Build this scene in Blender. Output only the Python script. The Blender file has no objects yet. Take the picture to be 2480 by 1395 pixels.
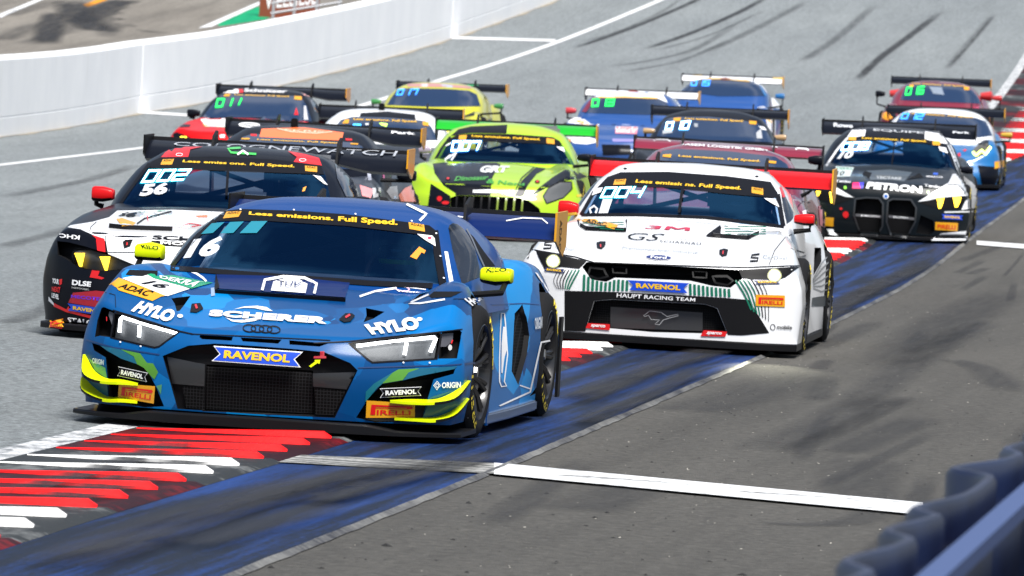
import bpy, bmesh, math, random
import numpy as np
from mathutils import Vector, Matrix
from mathutils.bvhtree import BVHTree
from mathutils.geometry import delaunay_2d_cdt, tessellate_polygon

random.seed(7); np.random.seed(7)
S = bpy.context.scene
COL = S.collection

# ------------------------------------------------------------------ camera
FPX = 16500.0                                  # focal length in pixels of the 2480 px wide photograph
ROLL, PITCH, CAMH = math.radians(3.3), math.atan(522/16500.0), 1.9
_r0 = Vector((1, 0, 0)); _u0 = Vector((0, math.sin(PITCH), math.cos(PITCH))); CF = Vector((0, math.cos(PITCH), -math.sin(PITCH)))
CR = _r0*math.cos(ROLL)+_u0*math.sin(ROLL); CU = -_r0*math.sin(ROLL)+_u0*math.cos(ROLL)
CAMP = Vector((0, 0, CAMH))
cd = bpy.data.cameras.new('camera'); cam = bpy.data.objects.new('camera', cd); COL.objects.link(cam)
cam.matrix_world = Matrix(((CR.x, CU.x, -CF.x, 0), (CR.y, CU.y, -CF.y, 0), (CR.z, CU.z, -CF.z, CAMH), (0, 0, 0, 1)))
cd.sensor_width = 36; cd.lens = FPX/2480*36; cd.clip_start = 0.5; cd.clip_end = 3000
cd.dof.use_dof = True; cd.dof.focus_distance = 37.5; cd.dof.aperture_fstop = (cd.lens/1000)/0.020
S.camera = cam

# ------------------------------------------------------------------ sky and sun (bright, broken overcast)
W = bpy.data.worlds.new('World'); S.world = W; W.use_nodes = True
SUN_EL, SUN_AZ = math.radians(60), math.radians(160)
nt = W.node_tree; nt.nodes.clear()
def _n(t, **k):
    n = nt.nodes.new(t)
    for a, v in k.items(): setattr(n, a, v)
    return n
sky = _n('ShaderNodeTexSky', sky_type='NISHITA', sun_disc=False, sun_elevation=SUN_EL, sun_rotation=SUN_AZ, air_density=1.0, dust_density=1.5)
tc = _n('ShaderNodeTexCoord'); mp = _n('ShaderNodeMapping'); mp.inputs['Scale'].default_value = (1, 1, 2.2)
ns = _n('ShaderNodeTexNoise'); ns.inputs['Scale'].default_value = 4.5; ns.inputs['Detail'].default_value = 6; ns.inputs['Roughness'].default_value = .55
cr = _n('ShaderNodeValToRGB'); cr.color_ramp.elements[0].position = .47; cr.color_ramp.elements[1].position = .60
mixc = _n('ShaderNodeMix', data_type='RGBA'); mixc.inputs[7].default_value = (5.0, 5.4, 6.2, 1)
bg = _n('ShaderNodeBackground'); bg.inputs['Strength'].default_value = .058; wo = _n('ShaderNodeOutputWorld')
L = nt.links.new
L(tc.outputs['Generated'], mp.inputs[0]); L(mp.outputs[0], ns.inputs['Vector']); L(ns.outputs['Fac'], cr.inputs[0])
L(cr.outputs[0], mixc.inputs[0]); L(sky.outputs[0], mixc.inputs[6]); L(mixc.outputs[2], bg.inputs[0]); L(bg.outputs[0], wo.inputs[0])
sl = bpy.data.lights.new('sun', 'SUN'); sun = bpy.data.objects.new('sun', sl); COL.objects.link(sun)
sl.energy = 3.7; sl.angle = math.radians(24); sl.color = (1, .97, .92)
sun.rotation_euler = Vector((math.sin(SUN_AZ)*math.cos(SUN_EL), math.cos(SUN_AZ)*math.cos(SUN_EL), math.sin(SUN_EL))).to_track_quat('Z', 'Y').to_euler()
S.view_settings.view_transform = 'Standard'; S.view_settings.look = 'None'; S.view_settings.gamma = 1
S.view_settings.use_curve_mapping = False; S.view_settings.exposure = 0.92
S.cycles.max_bounces = 8; S.cycles.transparent_max_bounces = 10; S.cycles.caustics_reflective = False; S.cycles.caustics_refractive = False

# ------------------------------------------------------------------ helpers
_EY = [0, 60, 72, 81, 88, 94, 104, 110, 121, 124, 143, 155, 170, 200]; _EZ = [0, 0, .02, .085, .165, .225, .355, .44, .65, .745, 1.65, 2.4, 3.55, 6.1]
def _tab():                                     # monotone smooth climb, sampled every quarter metre
    xs = np.array(_EY, float); ys = np.array(_EZ, float); h = np.diff(xs); d = np.diff(ys)/h; m = np.zeros_like(ys); m[0] = d[0]; m[-1] = d[-1]
    for i in range(1, len(xs)-1): m[i] = 0 if d[i-1]*d[i] <= 0 else 2*d[i-1]*d[i]/(d[i-1]+d[i])
    o = []
    for k in range(801):
        x = k*.25; i = min(len(h)-1, max(0, int(np.searchsorted(xs, x, side='right'))-1)); t = (x-xs[i])/h[i]
        o.append(float((2*t**3-3*t**2+1)*ys[i]+(t**3-2*t**2+t)*h[i]*m[i]+(-2*t**3+3*t**2)*ys[i+1]+(t**3-t**2)*h[i]*m[i+1]))
    return o
_ET = _tab()
def elev(y, x=0.0):                             # the track climbs away from the camera and leans a little to the left
    if y <= 60: return 0.0
    if y >= 199.75: q = _ET[799]+.085*(y-199.75)
    else: k = int(y*4); q = _ET[k]+(_ET[k+1]-_ET[k])*(y*4-k)
    return q+.02*max(-8., min(9., x))*min(1., max(0., y-66)/15)
def slope(y): return (elev(y+1)-elev(y-1))/2
def pxray(px, py):
    return CF*FPX+CR*(px-1240)-CU*(py-697.5)
def ground(px, py, dz=0.0):                     # where a line of sight meets the ground
    d = pxray(px, py); d = d/d.y
    y = 5.0
    while y < 900 and CAMH+d.z*y > elev(y, d.x*y)+dz: y += .5
    lo, hi = y-.5, y
    for _ in range(30):
        m = (lo+hi)/2
        if CAMH+d.z*m < elev(m, d.x*m)+dz: hi = m
        else: lo = m
    return Vector((d.x*hi, hi, elev(hi, d.x*hi)+dz))
def at_depth(px, py, y):
    d = pxray(px, py); d = d/d.y
    return CAMP+d*y

MATS = {}
def pbr(name, col, rough=.5, metal=0., coat=0., spec=.5, emit=None, estr=0., bump=0., bscale=200.):
    if name in MATS: return MATS[name]
    m = bpy.data.materials.new(name); m.use_nodes = True
    b = m.node_tree.nodes['Principled BSDF']
    b.inputs['Base Color'].default_value = (*col, 1); b.inputs['Roughness'].default_value = rough; b.inputs['Metallic'].default_value = metal
    b.inputs['Coat Weight'].default_value = coat; b.inputs['Coat Roughness'].default_value = .04; b.inputs['Specular IOR Level'].default_value = spec
    if emit: b.inputs['Emission Color'].default_value = (*emit, 1); b.inputs['Emission Strength'].default_value = estr
    if bump:
        t = m.node_tree; n = t.nodes.new('ShaderNodeTexNoise'); n.inputs['Scale'].default_value = bscale; n.inputs['Detail'].default_value = 4
        bp = t.nodes.new('ShaderNodeBump'); bp.inputs['Strength'].default_value = bump; bp.inputs['Distance'].default_value = .01
        c = t.nodes.new('ShaderNodeTexCoord'); t.links.new(c.outputs['Object'], n.inputs['Vector'])
        t.links.new(n.outputs['Fac'], bp.inputs['Height']); t.links.new(bp.outputs[0], b.inputs['Normal'])
    MATS[name] = m
    return m
def sticker_mat(col):                           # printed vinyl
    k = 'vinyl_%02x%02x%02x' % tuple(int(max(0, min(1, c))*255) for c in col)
    return pbr(k, col, .35, coat=.35)
def paint(name, col, rough=.4, coat=1.0):
    return pbr('paint_'+name, col, rough, coat=coat)
def glass_mat(name, tint, gloss=(.9, .9, .9), ior=1.5, rough=.03):
    if name in MATS: return MATS[name]
    m = bpy.data.materials.new(name); m.use_nodes = True; t = m.node_tree; t.nodes.clear()
    o = t.nodes.new('ShaderNodeOutputMaterial'); tr = t.nodes.new('ShaderNodeBsdfTransparent'); tr.inputs[0].default_value = (*tint, 1)
    g = t.nodes.new('ShaderNodeBsdfGlossy'); g.inputs['Roughness'].default_value = rough; g.inputs[0].default_value = (*gloss, 1)
    f = t.nodes.new('ShaderNodeFresnel'); f.inputs[0].default_value = ior; mx = t.nodes.new('ShaderNodeMixShader')
    t.links.new(f.outputs[0], mx.inputs[0]); t.links.new(tr.outputs[0], mx.inputs[1]); t.links.new(g.outputs[0], mx.inputs[2]); t.links.new(mx.outputs[0], o.inputs[0])
    MATS[name] = m
    return m

def mesh_obj(name, verts, faces, mats, parent=None, smooth=True, fm=None, sharp=None):
    me = bpy.data.meshes.new(name)
    me.from_pydata([tuple(v) for v in verts], [], [tuple(f) for f in faces])
    for m in (mats if isinstance(mats, (list, tuple)) else [mats]): me.materials.append(m)
    if fm is not None: me.polygons.foreach_set('material_index', fm)
    if smooth:
        me.polygons.foreach_set('use_smooth', [True]*len(me.polygons))
        if sharp: me.set_sharp_from_angle(angle=math.radians(sharp))
    me.update()
    o = bpy.data.objects.new(name, me); COL.objects.link(o)
    if parent: o.parent = parent
    return o
def tag(o, label=None, cat=None, group=None, kind=None):
    if label: o['label'] = label
    if cat: o['category'] = cat
    if group: o['group'] = group
    if kind: o['kind'] = kind
    return o
def empty(name, loc=(0, 0, 0)):
    o = bpy.data.objects.new(name, None); COL.objects.link(o); o.location = loc; o.empty_display_size = .2
    return o

class MB:                                       # collects simple solids into one mesh
    def __init__(s): s.v = []; s.f = []; s.m = []
    def add(s, v, f, mi=0):
        k = len(s.v); s.v += [tuple(p) for p in v]; s.f += [tuple(i+k for i in q) for q in f]; s.m += [mi]*len(f)
        return s
    def box(s, c, d, rot=None, mi=0):
        v = []
        for x in (-.5, .5):
            for y in (-.5, .5):
                for z in (-.5, .5):
                    p = Vector((x*d[0], y*d[1], z*d[2]))
                    if rot is not None: p = rot @ p
                    v.append(p+Vector(c))
        return s.add(v, [(0, 1, 3, 2), (4, 6, 7, 5), (0, 4, 5, 1), (2, 3, 7, 6), (0, 2, 6, 4), (1, 5, 7, 3)], mi)
    def tube(s, pts, r, n=8, mi=0, caps=True):
        pts = [Vector(p) for p in pts]; rs = r if isinstance(r, (list, tuple)) else [r]*len(pts); v = []; f = []
        up = Vector((0, 0, 1))
        for i, p in enumerate(pts):
            d = (pts[min(i+1, len(pts)-1)]-pts[max(i-1, 0)]).normalized()
            a = d.cross(up if abs(d.z) < .9 else Vector((1, 0, 0))).normalized(); b = d.cross(a)
            for k in range(n):
                t = 2*math.pi*k/n; v.append(p+(a*math.cos(t)+b*math.sin(t))*rs[i])
        for i in range(len(pts)-1):
            for k in range(n): f.append((i*n+k, i*n+(k+1) % n, (i+1)*n+(k+1) % n, (i+1)*n+k))
        if caps: f.append(tuple(range(n))[::-1]); f.append(tuple((len(pts)-1)*n+k for k in range(n)))
        return s.add(v, f, mi)
    def prism(s, loop, off, mi=0):              # loop of points, thickened by the vector off
        n = len(loop); off = Vector(off); a = [Vector(p) for p in loop]; b = [p+off for p in a]
        f = [tuple(range(n))[::-1], tuple(range(n, 2*n))]+[(i, (i+1) % n, n+(i+1) % n, n+i) for i in range(n)]
        return s.add(a+b, f, mi)
    def lathe(s, prof, c, axis='x', n=32, mi=0, closed=True):
        v = []; f = []; m = len(prof); c = Vector(c)
        for k in range(n):
            t = 2*math.pi*k/n
            for (h, r) in prof:
                v.append(c+(Vector((h, r*math.cos(t), r*math.sin(t))) if axis == 'x' else Vector((r*math.cos(t), r*math.sin(t), h))))
        for k in range(n):
            for i in range(m if closed else m-1):
                j = (i+1) % m; f.append((k*m+i, k*m+j, ((k+1) % n)*m+j, ((k+1) % n)*m+i))
        return s.add(v, f, mi)
    def obj(s, name, mats, parent=None, smooth=False, sharp=35, bevel=0):
        o = mesh_obj(name, s.v, s.f, mats, parent, smooth, s.m, sharp if smooth else None)
        bm = bmesh.new(); bm.from_mesh(o.data); bmesh.ops.recalc_face_normals(bm, faces=bm.faces)
        if bevel: bmesh.ops.bevel(bm, geom=[e for e in bm.edges], offset=bevel, segments=2, affect='EDGES', clamp_overlap=True)
        bm.to_mesh(o.data); bm.free()
        if smooth or bevel:
            o.data.polygons.foreach_set('use_smooth', [True]*len(o.data.polygons)); o.data.set_sharp_from_angle(angle=math.radians(sharp))
        return o

def crom(xs, ys, x):                            # smooth monotone interpolation of a table
    xs = np.asarray(xs, float); ys = np.asarray(ys, float); x = np.clip(np.asarray(x, float), xs[0], xs[-1])
    h = np.diff(xs); d = np.diff(ys, axis=0)/(h if ys.ndim == 1 else h[:, None])
    m = np.zeros_like(ys); m[0] = d[0]; m[-1] = d[-1]
    if len(xs) > 2:
        p = d[:-1]*d[1:]; hm = np.where(p > 0, 2*p/np.where(np.abs(d[:-1]+d[1:]) < 1e-9, 1e-9, d[:-1]+d[1:]), 0); m[1:-1] = hm
    i = np.clip(np.searchsorted(xs, x, side='right')-1, 0, len(xs)-2); t = (x-xs[i])/h[i]; hi = h[i]
    if ys.ndim == 2: t = t[..., None]; hi = hi[..., None]
    return (2*t**3-3*t**2+1)*ys[i]+(t**3-2*t**2+t)*hi*m[i]+(-2*t**3+3*t**2)*ys[i+1]+(t**3-t**2)*hi*m[i+1]

_TXT = {}
def text_shape(s, bold=0., spacing=1.):         # outline letters as triangles in the unit square, plus the aspect
    k = (s, bold, spacing)
    if k in _TXT: return _TXT[k]
    cu = bpy.data.curves.new('lettering', 'FONT'); cu.body = s; cu.offset = bold; cu.resolution_u = 3; cu.space_character = spacing
    o = bpy.data.objects.new('lettering', cu); COL.objects.link(o)
    dg = bpy.context.evaluated_depsgraph_get(); me = bpy.data.meshes.new_from_object(o.evaluated_get(dg))
    v = np.array([(p.co.x, p.co.y) for p in me.vertices]); f = [tuple(p.vertices) for p in me.polygons]
    bpy.data.objects.remove(o); bpy.data.meshes.remove(me); bpy.data.curves.remove(cu)
    if bold and 'M' in s:                        # the fill of a thickened M folds over: draw that letter here
        par = list(range(len(v)))
        def root(i):
            while par[i] != i: i = par[i]
            return i
        for t in f:
            for i in t[1:]: par[root(i)] = root(t[0])
        gr = {}
        for i in range(len(v)): gr.setdefault(root(i), []).append(i)
        for rt, ids in gr.items():
            if len(ids) != 15: continue
            a0, b0 = v[ids].min(0), v[ids].max(0); f = [t for t in f if root(t[0]) != rt]
            M = [(0, 0), (0, 1), (.24, 1), (.5, .52), (.76, 1), (1, 1), (1, 0), (.79, 0), (.79, .60), (.57, .2), (.43, .2), (.21, .60), (.21, 0)]
            n0 = len(v); v = np.vstack([v, [(a0[0]+(b0[0]-a0[0])*x, a0[1]+(b0[1]-a0[1])*y) for x, y in M]]); par += list(range(n0, n0+len(M)))
            f += [tuple(n0+i for i in t) for t in tessellate_polygon([[Vector((x, y, 0)) for x, y in M]])]
    lo, hi = v.min(0), v.max(0); _TXT[k] = ((v-lo)/(hi-lo), f, (hi-lo)[0]/(hi-lo)[1])
    return _TXT[k]
SEG = {'0': 'abcdef', '1': 'bc', '2': 'abged', '3': 'abgcd', '4': 'fgbc', '5': 'afgcd', '6': 'afgecd', '7': 'abc', '8': 'abcdefg', '9': 'abcdfg'}
def seg_shape(s, w=.13):
    P = {'a': ((0, 1), (1, 1)), 'b': ((1, 1), (1, .5)), 'c': ((1, .5), (1, 0)), 'd': ((0, 0), (1, 0)), 'e': ((0, .5), (0, 0)), 'f': ((0, 1), (0, .5)), 'g': ((0, .5), (1, .5))}
    v = []; f = []; n = len(s); cw = 1/(n*1.35-.35)
    for i, ch in enumerate(s):
        for g in SEG.get(ch, ''):
            (x0, y0), (x1, y1) = P[g]; hw = w/2
            if y0 == y1: q = [(x0-hw, y0-hw), (x1+hw, y0-hw), (x1+hw, y0+hw), (x0-hw, y0+hw)]
            else: q = [(x0-hw, y1-hw), (x0+hw, y1-hw), (x0+hw, y0+hw), (x0-hw, y0+hw)]
            k = len(v); v += [((i*1.35+x)*cw, y) for x, y in q]; f.append((k, k+1, k+2, k+3))
    return np.array(v), f, 1.
def inside(p, poly):
    x, y = p; r = False; n = len(poly)
    for i in range(n):
        (x0, y0), (x1, y1) = poly[i], poly[i-1]
        if (y0 > y) != (y1 > y) and x < (x1-x0)*(y-y0)/(y1-y0)+x0: r = not r
    return r
def dens(pts, step, closed=True):
    o = []; n = len(pts)
    for i in range(n if closed else n-1):
        a, b = pts[i], pts[(i+1) % n]; k = max(1, int(math.hypot(b[0]-a[0], b[1]-a[1])/step))
        o += [(a[0]+(b[0]-a[0])*j/k, a[1]+(b[1]-a[1])*j/k) for j in range(k)]
    if not closed: o.append(tuple(pts[-1]))
    return o
def smoothline(pts, n=6, closed=False):         # Catmull-Rom through points
    P = [np.array(p, float) for p in pts]; o = []; m = len(P)
    for i in range(m if closed else m-1):
        p0 = P[i-1] if (closed or i > 0) else P[i]; p1 = P[i]; p2 = P[(i+1) % m]; p3 = P[(i+2) % m] if (closed or i+2 < m) else p2
        for j in range(n):
            t = j/n; o.append(tuple(.5*((2*p1)+(-p0+p2)*t+(2*p0-5*p1+4*p2-p3)*t*t+(-p0+3*p1-3*p2+p3)*t**3)))
    if not closed: o.append(tuple(P[-1]))
    return o
def ell(cx, cy, rx, ry, ang=0, n=24):
    a = math.radians(ang)
    return [(cx+rx*math.cos(t)*math.cos(a)-ry*math.sin(t)*math.sin(a), cy+rx*math.cos(t)*math.sin(a)+ry*math.sin(t)*math.cos(a)) for t in [2*math.pi*k/n for k in range(n)]]
# ================================================================== cars
WHITE = sticker_mat((.82, .82, .84)); BLACK = pbr('vinyl_black', (.005, .005, .007), .45, spec=.12); GOLD = sticker_mat((.70, .32, .005)); RED = sticker_mat((.62, .004, .006))
NAVY = sticker_mat((.008, .02, .10)); YELLOW = sticker_mat((.80, .48, .004)); NEON = pbr('paint_neon', (.60, .72, .0), .45, coat=.1, spec=.15)
CARBON = pbr('carbon', (.006, .006, .007), .42, coat=.05, spec=.15); DARK = pbr('dark_inside', (.004, .004, .005), .7, spec=.2); TRIM = pbr('black_trim', (.005, .005, .006), .5, spec=.15)
RUBBER = pbr('tyre_rubber', (.009, .009, .010), .8, spec=.2, bump=.15, bscale=60); RIM = pbr('rim_black', (.02, .02, .022), .3, metal=.3, coat=.3); STEEL = pbr('steel', (.45, .45, .47), .35, metal=1)
LETTER_Y = sticker_mat((.85, .65, .02)); CABIN_IN = pbr('cabin_inside', (.035, .04, .055), .8)
WIND = glass_mat('windscreen_glass', (.66, .80, .95), (.13, .50, 1.0), 1.75); LENS = glass_mat('lamp_lens', (.85, .87, .9), (.10, .105, .11), 1.4, .2); SIDEG = glass_mat('side_glass', (.62, .66, .70))
DGLASS = pbr('dark_glass', (.004, .008, .02), .06, spec=.8, coat=.3)
LED = pbr('led_white', (.8, .9, .9), .5, emit=(.75, 1, 1), estr=3.0); LEDC = pbr('led_cyan', (.0, .25, .32), .5, emit=(.0, .45, .6), estr=.5)
LEDG = pbr('led_green', (.02, .5, .06), .5, emit=(.02, 1, .12), estr=1.4); LEDB = pbr('led_blue', (.05, .3, .7), .5, emit=(.05, .4, 1), estr=1.2)
DRL = pbr('daylight_strip', (.9, .9, .9), .4, emit=(1, 1, 1), estr=3.2); AMBER = pbr('lamp_amber', (.9, .6, .05), .4, emit=(1, .62, .03), estr=2.4)
HILITE = pbr('lamp_bright', (1, 1, .8), .4, emit=(.95, 1, .45), estr=9)
LAMPIN = pbr('lamp_inside', (.085, .09, .095), .45, spec=.3, bump=.25, bscale=30)

def honeycomb(name='grille_mesh', scale=60):
    if name in MATS: return MATS[name]
    m = pbr(name, (.008, .008, .009), .6, spec=.1); t = m.node_tree; b = t.nodes['Principled BSDF']
    c = t.nodes.new('ShaderNodeTexCoord'); v = t.nodes.new('ShaderNodeTexVoronoi'); v.feature = 'DISTANCE_TO_EDGE'; v.inputs['Scale'].default_value = scale; v.inputs['Randomness'].default_value = .12
    mp = t.nodes.new('ShaderNodeMapping'); mp.inputs['Scale'].default_value = (1, .01, 1)
    r = t.nodes.new('ShaderNodeValToRGB'); r.color_ramp.elements[0].position = .05; r.color_ramp.elements[0].color = (.018, .018, .02, 1); r.color_ramp.elements[1].position = .12; r.color_ramp.elements[1].color = (.002, .002, .002, 1)
    t.links.new(c.outputs['Object'], mp.inputs[0]); t.links.new(mp.outputs[0], v.inputs['Vector']); t.links.new(v.outputs['Distance'], r.inputs[0]); t.links.new(r.outputs[0], b.inputs['Base Color'])
    return m
MESHG = honeycomb()
# ================================================================== ground, kerb, wall, paddock, barrier
TRACK_ANG = math.radians(7.6)
def node_mat(name, build):
    m = bpy.data.materials.new(name); m.use_nodes = True; t = m.node_tree; b = t.nodes['Principled BSDF']
    c = t.nodes.new('ShaderNodeTexCoord'); r = t.nodes.new('ShaderNodeMapping'); r.inputs['Rotation'].default_value = (0, 0, TRACK_ANG)
    t.links.new(c.outputs['Object'], r.inputs[0]); build(t, b, r.outputs[0]); MATS[name] = m
    return m
def noise(t, vec, scale, detail=5, rough=.6, stretch=None, dist=0):
    n = t.nodes.new('ShaderNodeTexNoise'); n.inputs['Scale'].default_value = scale; n.inputs['Detail'].default_value = detail; n.inputs['Roughness'].default_value = rough; n.inputs['Distortion'].default_value = dist
    if stretch:
        mp = t.nodes.new('ShaderNodeMapping'); mp.inputs['Scale'].default_value = stretch; t.links.new(vec, mp.inputs[0]); vec = mp.outputs[0]
    t.links.new(vec, n.inputs['Vector']); return n.outputs['Fac']
def ramp(t, fac, stops):
    r = t.nodes.new('ShaderNodeValToRGB'); e = r.color_ramp.elements
    while len(e) < len(stops): e.new(.5)
    for el, (p, c) in zip(e, stops): el.position = p; el.color = (*c, 1) if len(c) == 3 else c
    t.links.new(fac, r.inputs[0]); return r.outputs[0]
def mixcol(t, fac, a, b, mode='MIX'):
    m = t.nodes.new('ShaderNodeMix'); m.data_type = 'RGBA'; m.blend_type = mode
    for s, v in ((0, fac), (6, a), (7, b)):
        if hasattr(v, 'links'): t.links.new(v, m.inputs[s])
        else: m.inputs[s].default_value = v if not isinstance(v, tuple) else (*v, 1)
    return m.outputs[2]
def bump(t, b, h, strength, dist=.01):
    n = t.nodes.new('ShaderNodeBump'); n.inputs['Strength'].default_value = strength; n.inputs['Distance'].default_value = dist
    t.links.new(h, n.inputs['Height']); t.links.new(n.outputs[0], b.inputs['Normal'])
def asphalt(name, lo, hi, speck, streak, grain=.4):
    def f(t, b, v):
        fine = noise(t, v, 38, 6, .75); big = noise(t, v, .35, 4, .6, (1, .22, 1)); st = noise(t, v, 2.2, 5, .6, (1, .05, 1))
        c = ramp(t, big, [(.3, lo), (.7, hi)])
        c = mixcol(t, ramp(t, st, [(.42, (0, 0, 0)), (.68, (streak,)*3)]), c, tuple(x*.45 for x in lo))
        c = mixcol(t, ramp(t, fine, [(.35, (speck,)*3), (.5, (0, 0, 0))]), c, tuple(x*.35 for x in lo))
        c = mixcol(t, ramp(t, noise(t, v, 30, 2, .5), [(.66, (0, 0, 0)), (.74, (speck*.8,)*3)]), c, tuple(min(1, x*2.2) for x in hi))
        g1 = noise(t, v, 13, 4, .7); c = mixcol(t, ramp(t, g1, [(.38, (grain,)*3), (.52, (0, 0, 0))]), c, tuple(x*.42 for x in lo)); c = mixcol(t, ramp(t, noise(t, v, 17, 3, .6), [(.54, (0, 0, 0)), (.68, (grain*.7,)*3)]), c, tuple(min(1, x*1.75) for x in hi))
        t.links.new(c, b.inputs['Base Color']); b.inputs['Roughness'].default_value = .82; b.inputs['Specular IOR Level'].default_value = .35
        bump(t, b, fine, .9, .02)
    return node_mat(name, f)
ASPH = asphalt('track_asphalt', (.18, .20, .21), (.245, .268, .275), .85, .25, .75)
RUN = asphalt('runoff_asphalt', (.072, .069, .063), (.102, .097, .087), .6, .4, .45)
PADD = asphalt('paddock_asphalt', (.16, .145, .125), (.25, .23, .2), .4, .5)
def worn_paint(name, col, under, amt, streak=(1, .08, 1), sc=6., lo=.42, hi=.6, rough=.55):
    def f(t, b, v):
        n1 = noise(t, v, sc, 6, .65, streak); n2 = noise(t, v, sc*6, 4, .6)
        w = mixcol(t, .3, n1, n2)
        c = mixcol(t, ramp(t, w, [(lo, (amt,)*3), (hi, (0, 0, 0))]), col, under)
        t.links.new(c, b.inputs['Base Color']); b.inputs['Roughness'].default_value = rough; b.inputs['Specular IOR Level'].default_value = .12; bump(t, b, n2, .25, .006)
    return node_mat(name, f)
BLUEP = worn_paint('blue_paint_worn', (.011, .040, .165), (.006, .009, .016), .96, (1, .03, 1), 7.0, .46, .62)
LINEP = worn_paint('white_line_paint', (.62, .63, .64), (.14, .14, .14), .85, (1, .5, 1), 5., .36, .44)
LINEN = worn_paint('white_line_chipped', (.60, .61, .62), (.10, .10, .095), .92, (.35, 1.6, 1), 3.2, .40, .46)
LINEK = worn_paint('white_kerb_edge', (.58, .59, .60), (.10, .11, .12), .9, (1, .5, 1), 9., .42, .56)
LINEW = worn_paint('white_line_worn', (.42, .42, .40), (.05, .05, .05), .9, (.25, 2, 1), 5., .45, .6)
KRED = worn_paint('kerb_red_stained', (.20, .005, .008), (.016, .003, .005), .97, (.9, .35, 1), 2.4, .50, .70)
KWHT = worn_paint('kerb_white_stained', (.26, .27, .27), (.016, .018, .019), .97, (.9, .35, 1), 2.4, .52, .72)
KREDR = worn_paint('kerb_red_rib', (.74, .004, .006), (.16, .008, .01), .8, (.6, 1, 1), 5., .36, .46, .5)
KWHTR = worn_paint('kerb_white_rib', (.78, .78, .77), (.25, .24, .22), .8, (.6, 1, 1), 5., .36, .46, .5)
GREENP = worn_paint('green_paint', (.0, .30, .12), (.0, .18, .09), .6); ORANGE = worn_paint('orange_line_paint', (.75, .30, .01), (.35, .14, .02), .6)
def concrete(t, b, v):
    n = noise(t, v, 1.2, 6, .65, (1, 1, .6)); n2 = noise(t, v, 14, 4, .6); n3 = noise(t, v, 2.5, 4, .6, (1, 1, .12))
    c = ramp(t, n, [(.3, (.76, .77, .79)), (.7, (.84, .845, .855))]); c = mixcol(t, ramp(t, n3, [(.62, (0, 0, 0)), (.8, (.35,)*3)]), c, (.62, .61, .57))
    t.links.new(c, b.inputs['Base Color']); b.inputs['Roughness'].default_value = .6; bump(t, b, n2, .12, .004)
CONC = node_mat('white_painted_concrete', concrete)
def skidmat(name, col, amt, sc):
    def f(t, b, v):
        b.inputs['Base Color'].default_value = (*col, 1); b.inputs['Roughness'].default_value = .7
        n = noise(t, v, sc, 5, .6, (1, .06, 1)); uv = t.nodes.new('ShaderNodeUVMap'); sp = t.nodes.new('ShaderNodeSeparateXYZ'); t.links.new(uv.outputs[0], sp.inputs[0])
        e = ramp(t, sp.outputs[0], [(0., (0, 0, 0)), (.3, (1, 1, 1)), (.7, (1, 1, 1)), (1., (0, 0, 0))]); e2 = ramp(t, sp.outputs[1], [(0., (0, 0, 0)), (.15, (1, 1, 1)), (.8, (1, 1, 1)), (1., (0, 0, 0))])
        a = mixcol(t, 1., mixcol(t, 1., e, e2, 'MULTIPLY'), ramp(t, n, [(.25, (amt*.4,)*3), (.6, (amt,)*3)]), 'MULTIPLY')
        t.links.new(a, b.inputs['Alpha'])
    return node_mat(name, f)
SKID = skidmat('tyre_mark', (.014, .014, .016), .8, 9.); SKIDL = skidmat('tyre_mark_faint', (.03, .03, .032), .36, 9.)

class Line:                                             # X as a function of Y along the track
    def __init__(s, px):
        P = sorted([tuple(ground(*p)) for p in px], key=lambda p: p[1]); s.y = [p[1] for p in P]; s.x = [p[0] for p in P]
    def __call__(s, y):
        if y < s.y[0]: k = (s.x[1]-s.x[0])/(s.y[1]-s.y[0]); return s.x[0]+k*(y-s.y[0])
        if y > s.y[-1]: k = (s.x[-1]-s.x[-2])/(s.y[-1]-s.y[-2]); return s.x[-1]+k*(y-s.y[-1])
        return float(np.interp(y, s.y, s.x))
def strip(name, f0, f1, y0, y1, mat, dz, dy=1.0, nx=1, kind='structure'):
    ys = np.arange(y0, y1+dy*.5, dy); V = []; F = []
    for y in ys:
        for i in range(nx+1): x = f0(y)+(f1(y)-f0(y))*i/nx; V.append((x, y, elev(y, x)+dz))
    m = nx+1
    for j in range(len(ys)-1):
        for i in range(nx): F.append((j*m+i, j*m+i+1, (j+1)*m+i+1, (j+1)*m+i))
    o = mesh_obj(name, V, F, mat, None, True); tag(o, kind=kind)
    return o
KR = Line([(22, 1319), (265, 1241), (599, 1141), (820, 1074), (1510, 845), (2100, 597)])
KR.y += [110., 126., 156.]; KR.x += [6.95, 8.62+.95, 11.45+1.6]
KL = Line([(0, 1121), (152, 1085), (330, 1038)]); _w = KR(33.)-KL(33.)
KLf = lambda y: KR(y)-_w*(1 if y < 60 else 1+.006*(y-60))
WL = lambda y: KLf(y)-.20
BR = Line([(566, 1395), (900, 1261), (1200, 1140), (1880, 850), (2395, 545)])
BRf = lambda y: max(BR(y), KR(y)+.6)
EDGE = Line([(0, 400), (370, 355), (1080, 190), (1600, 0)])
WALL = Line([(0, 332), (194, 303), (339, 274), (516, 245), (800, 177), (1090, 95), (1350, 0)])

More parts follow.
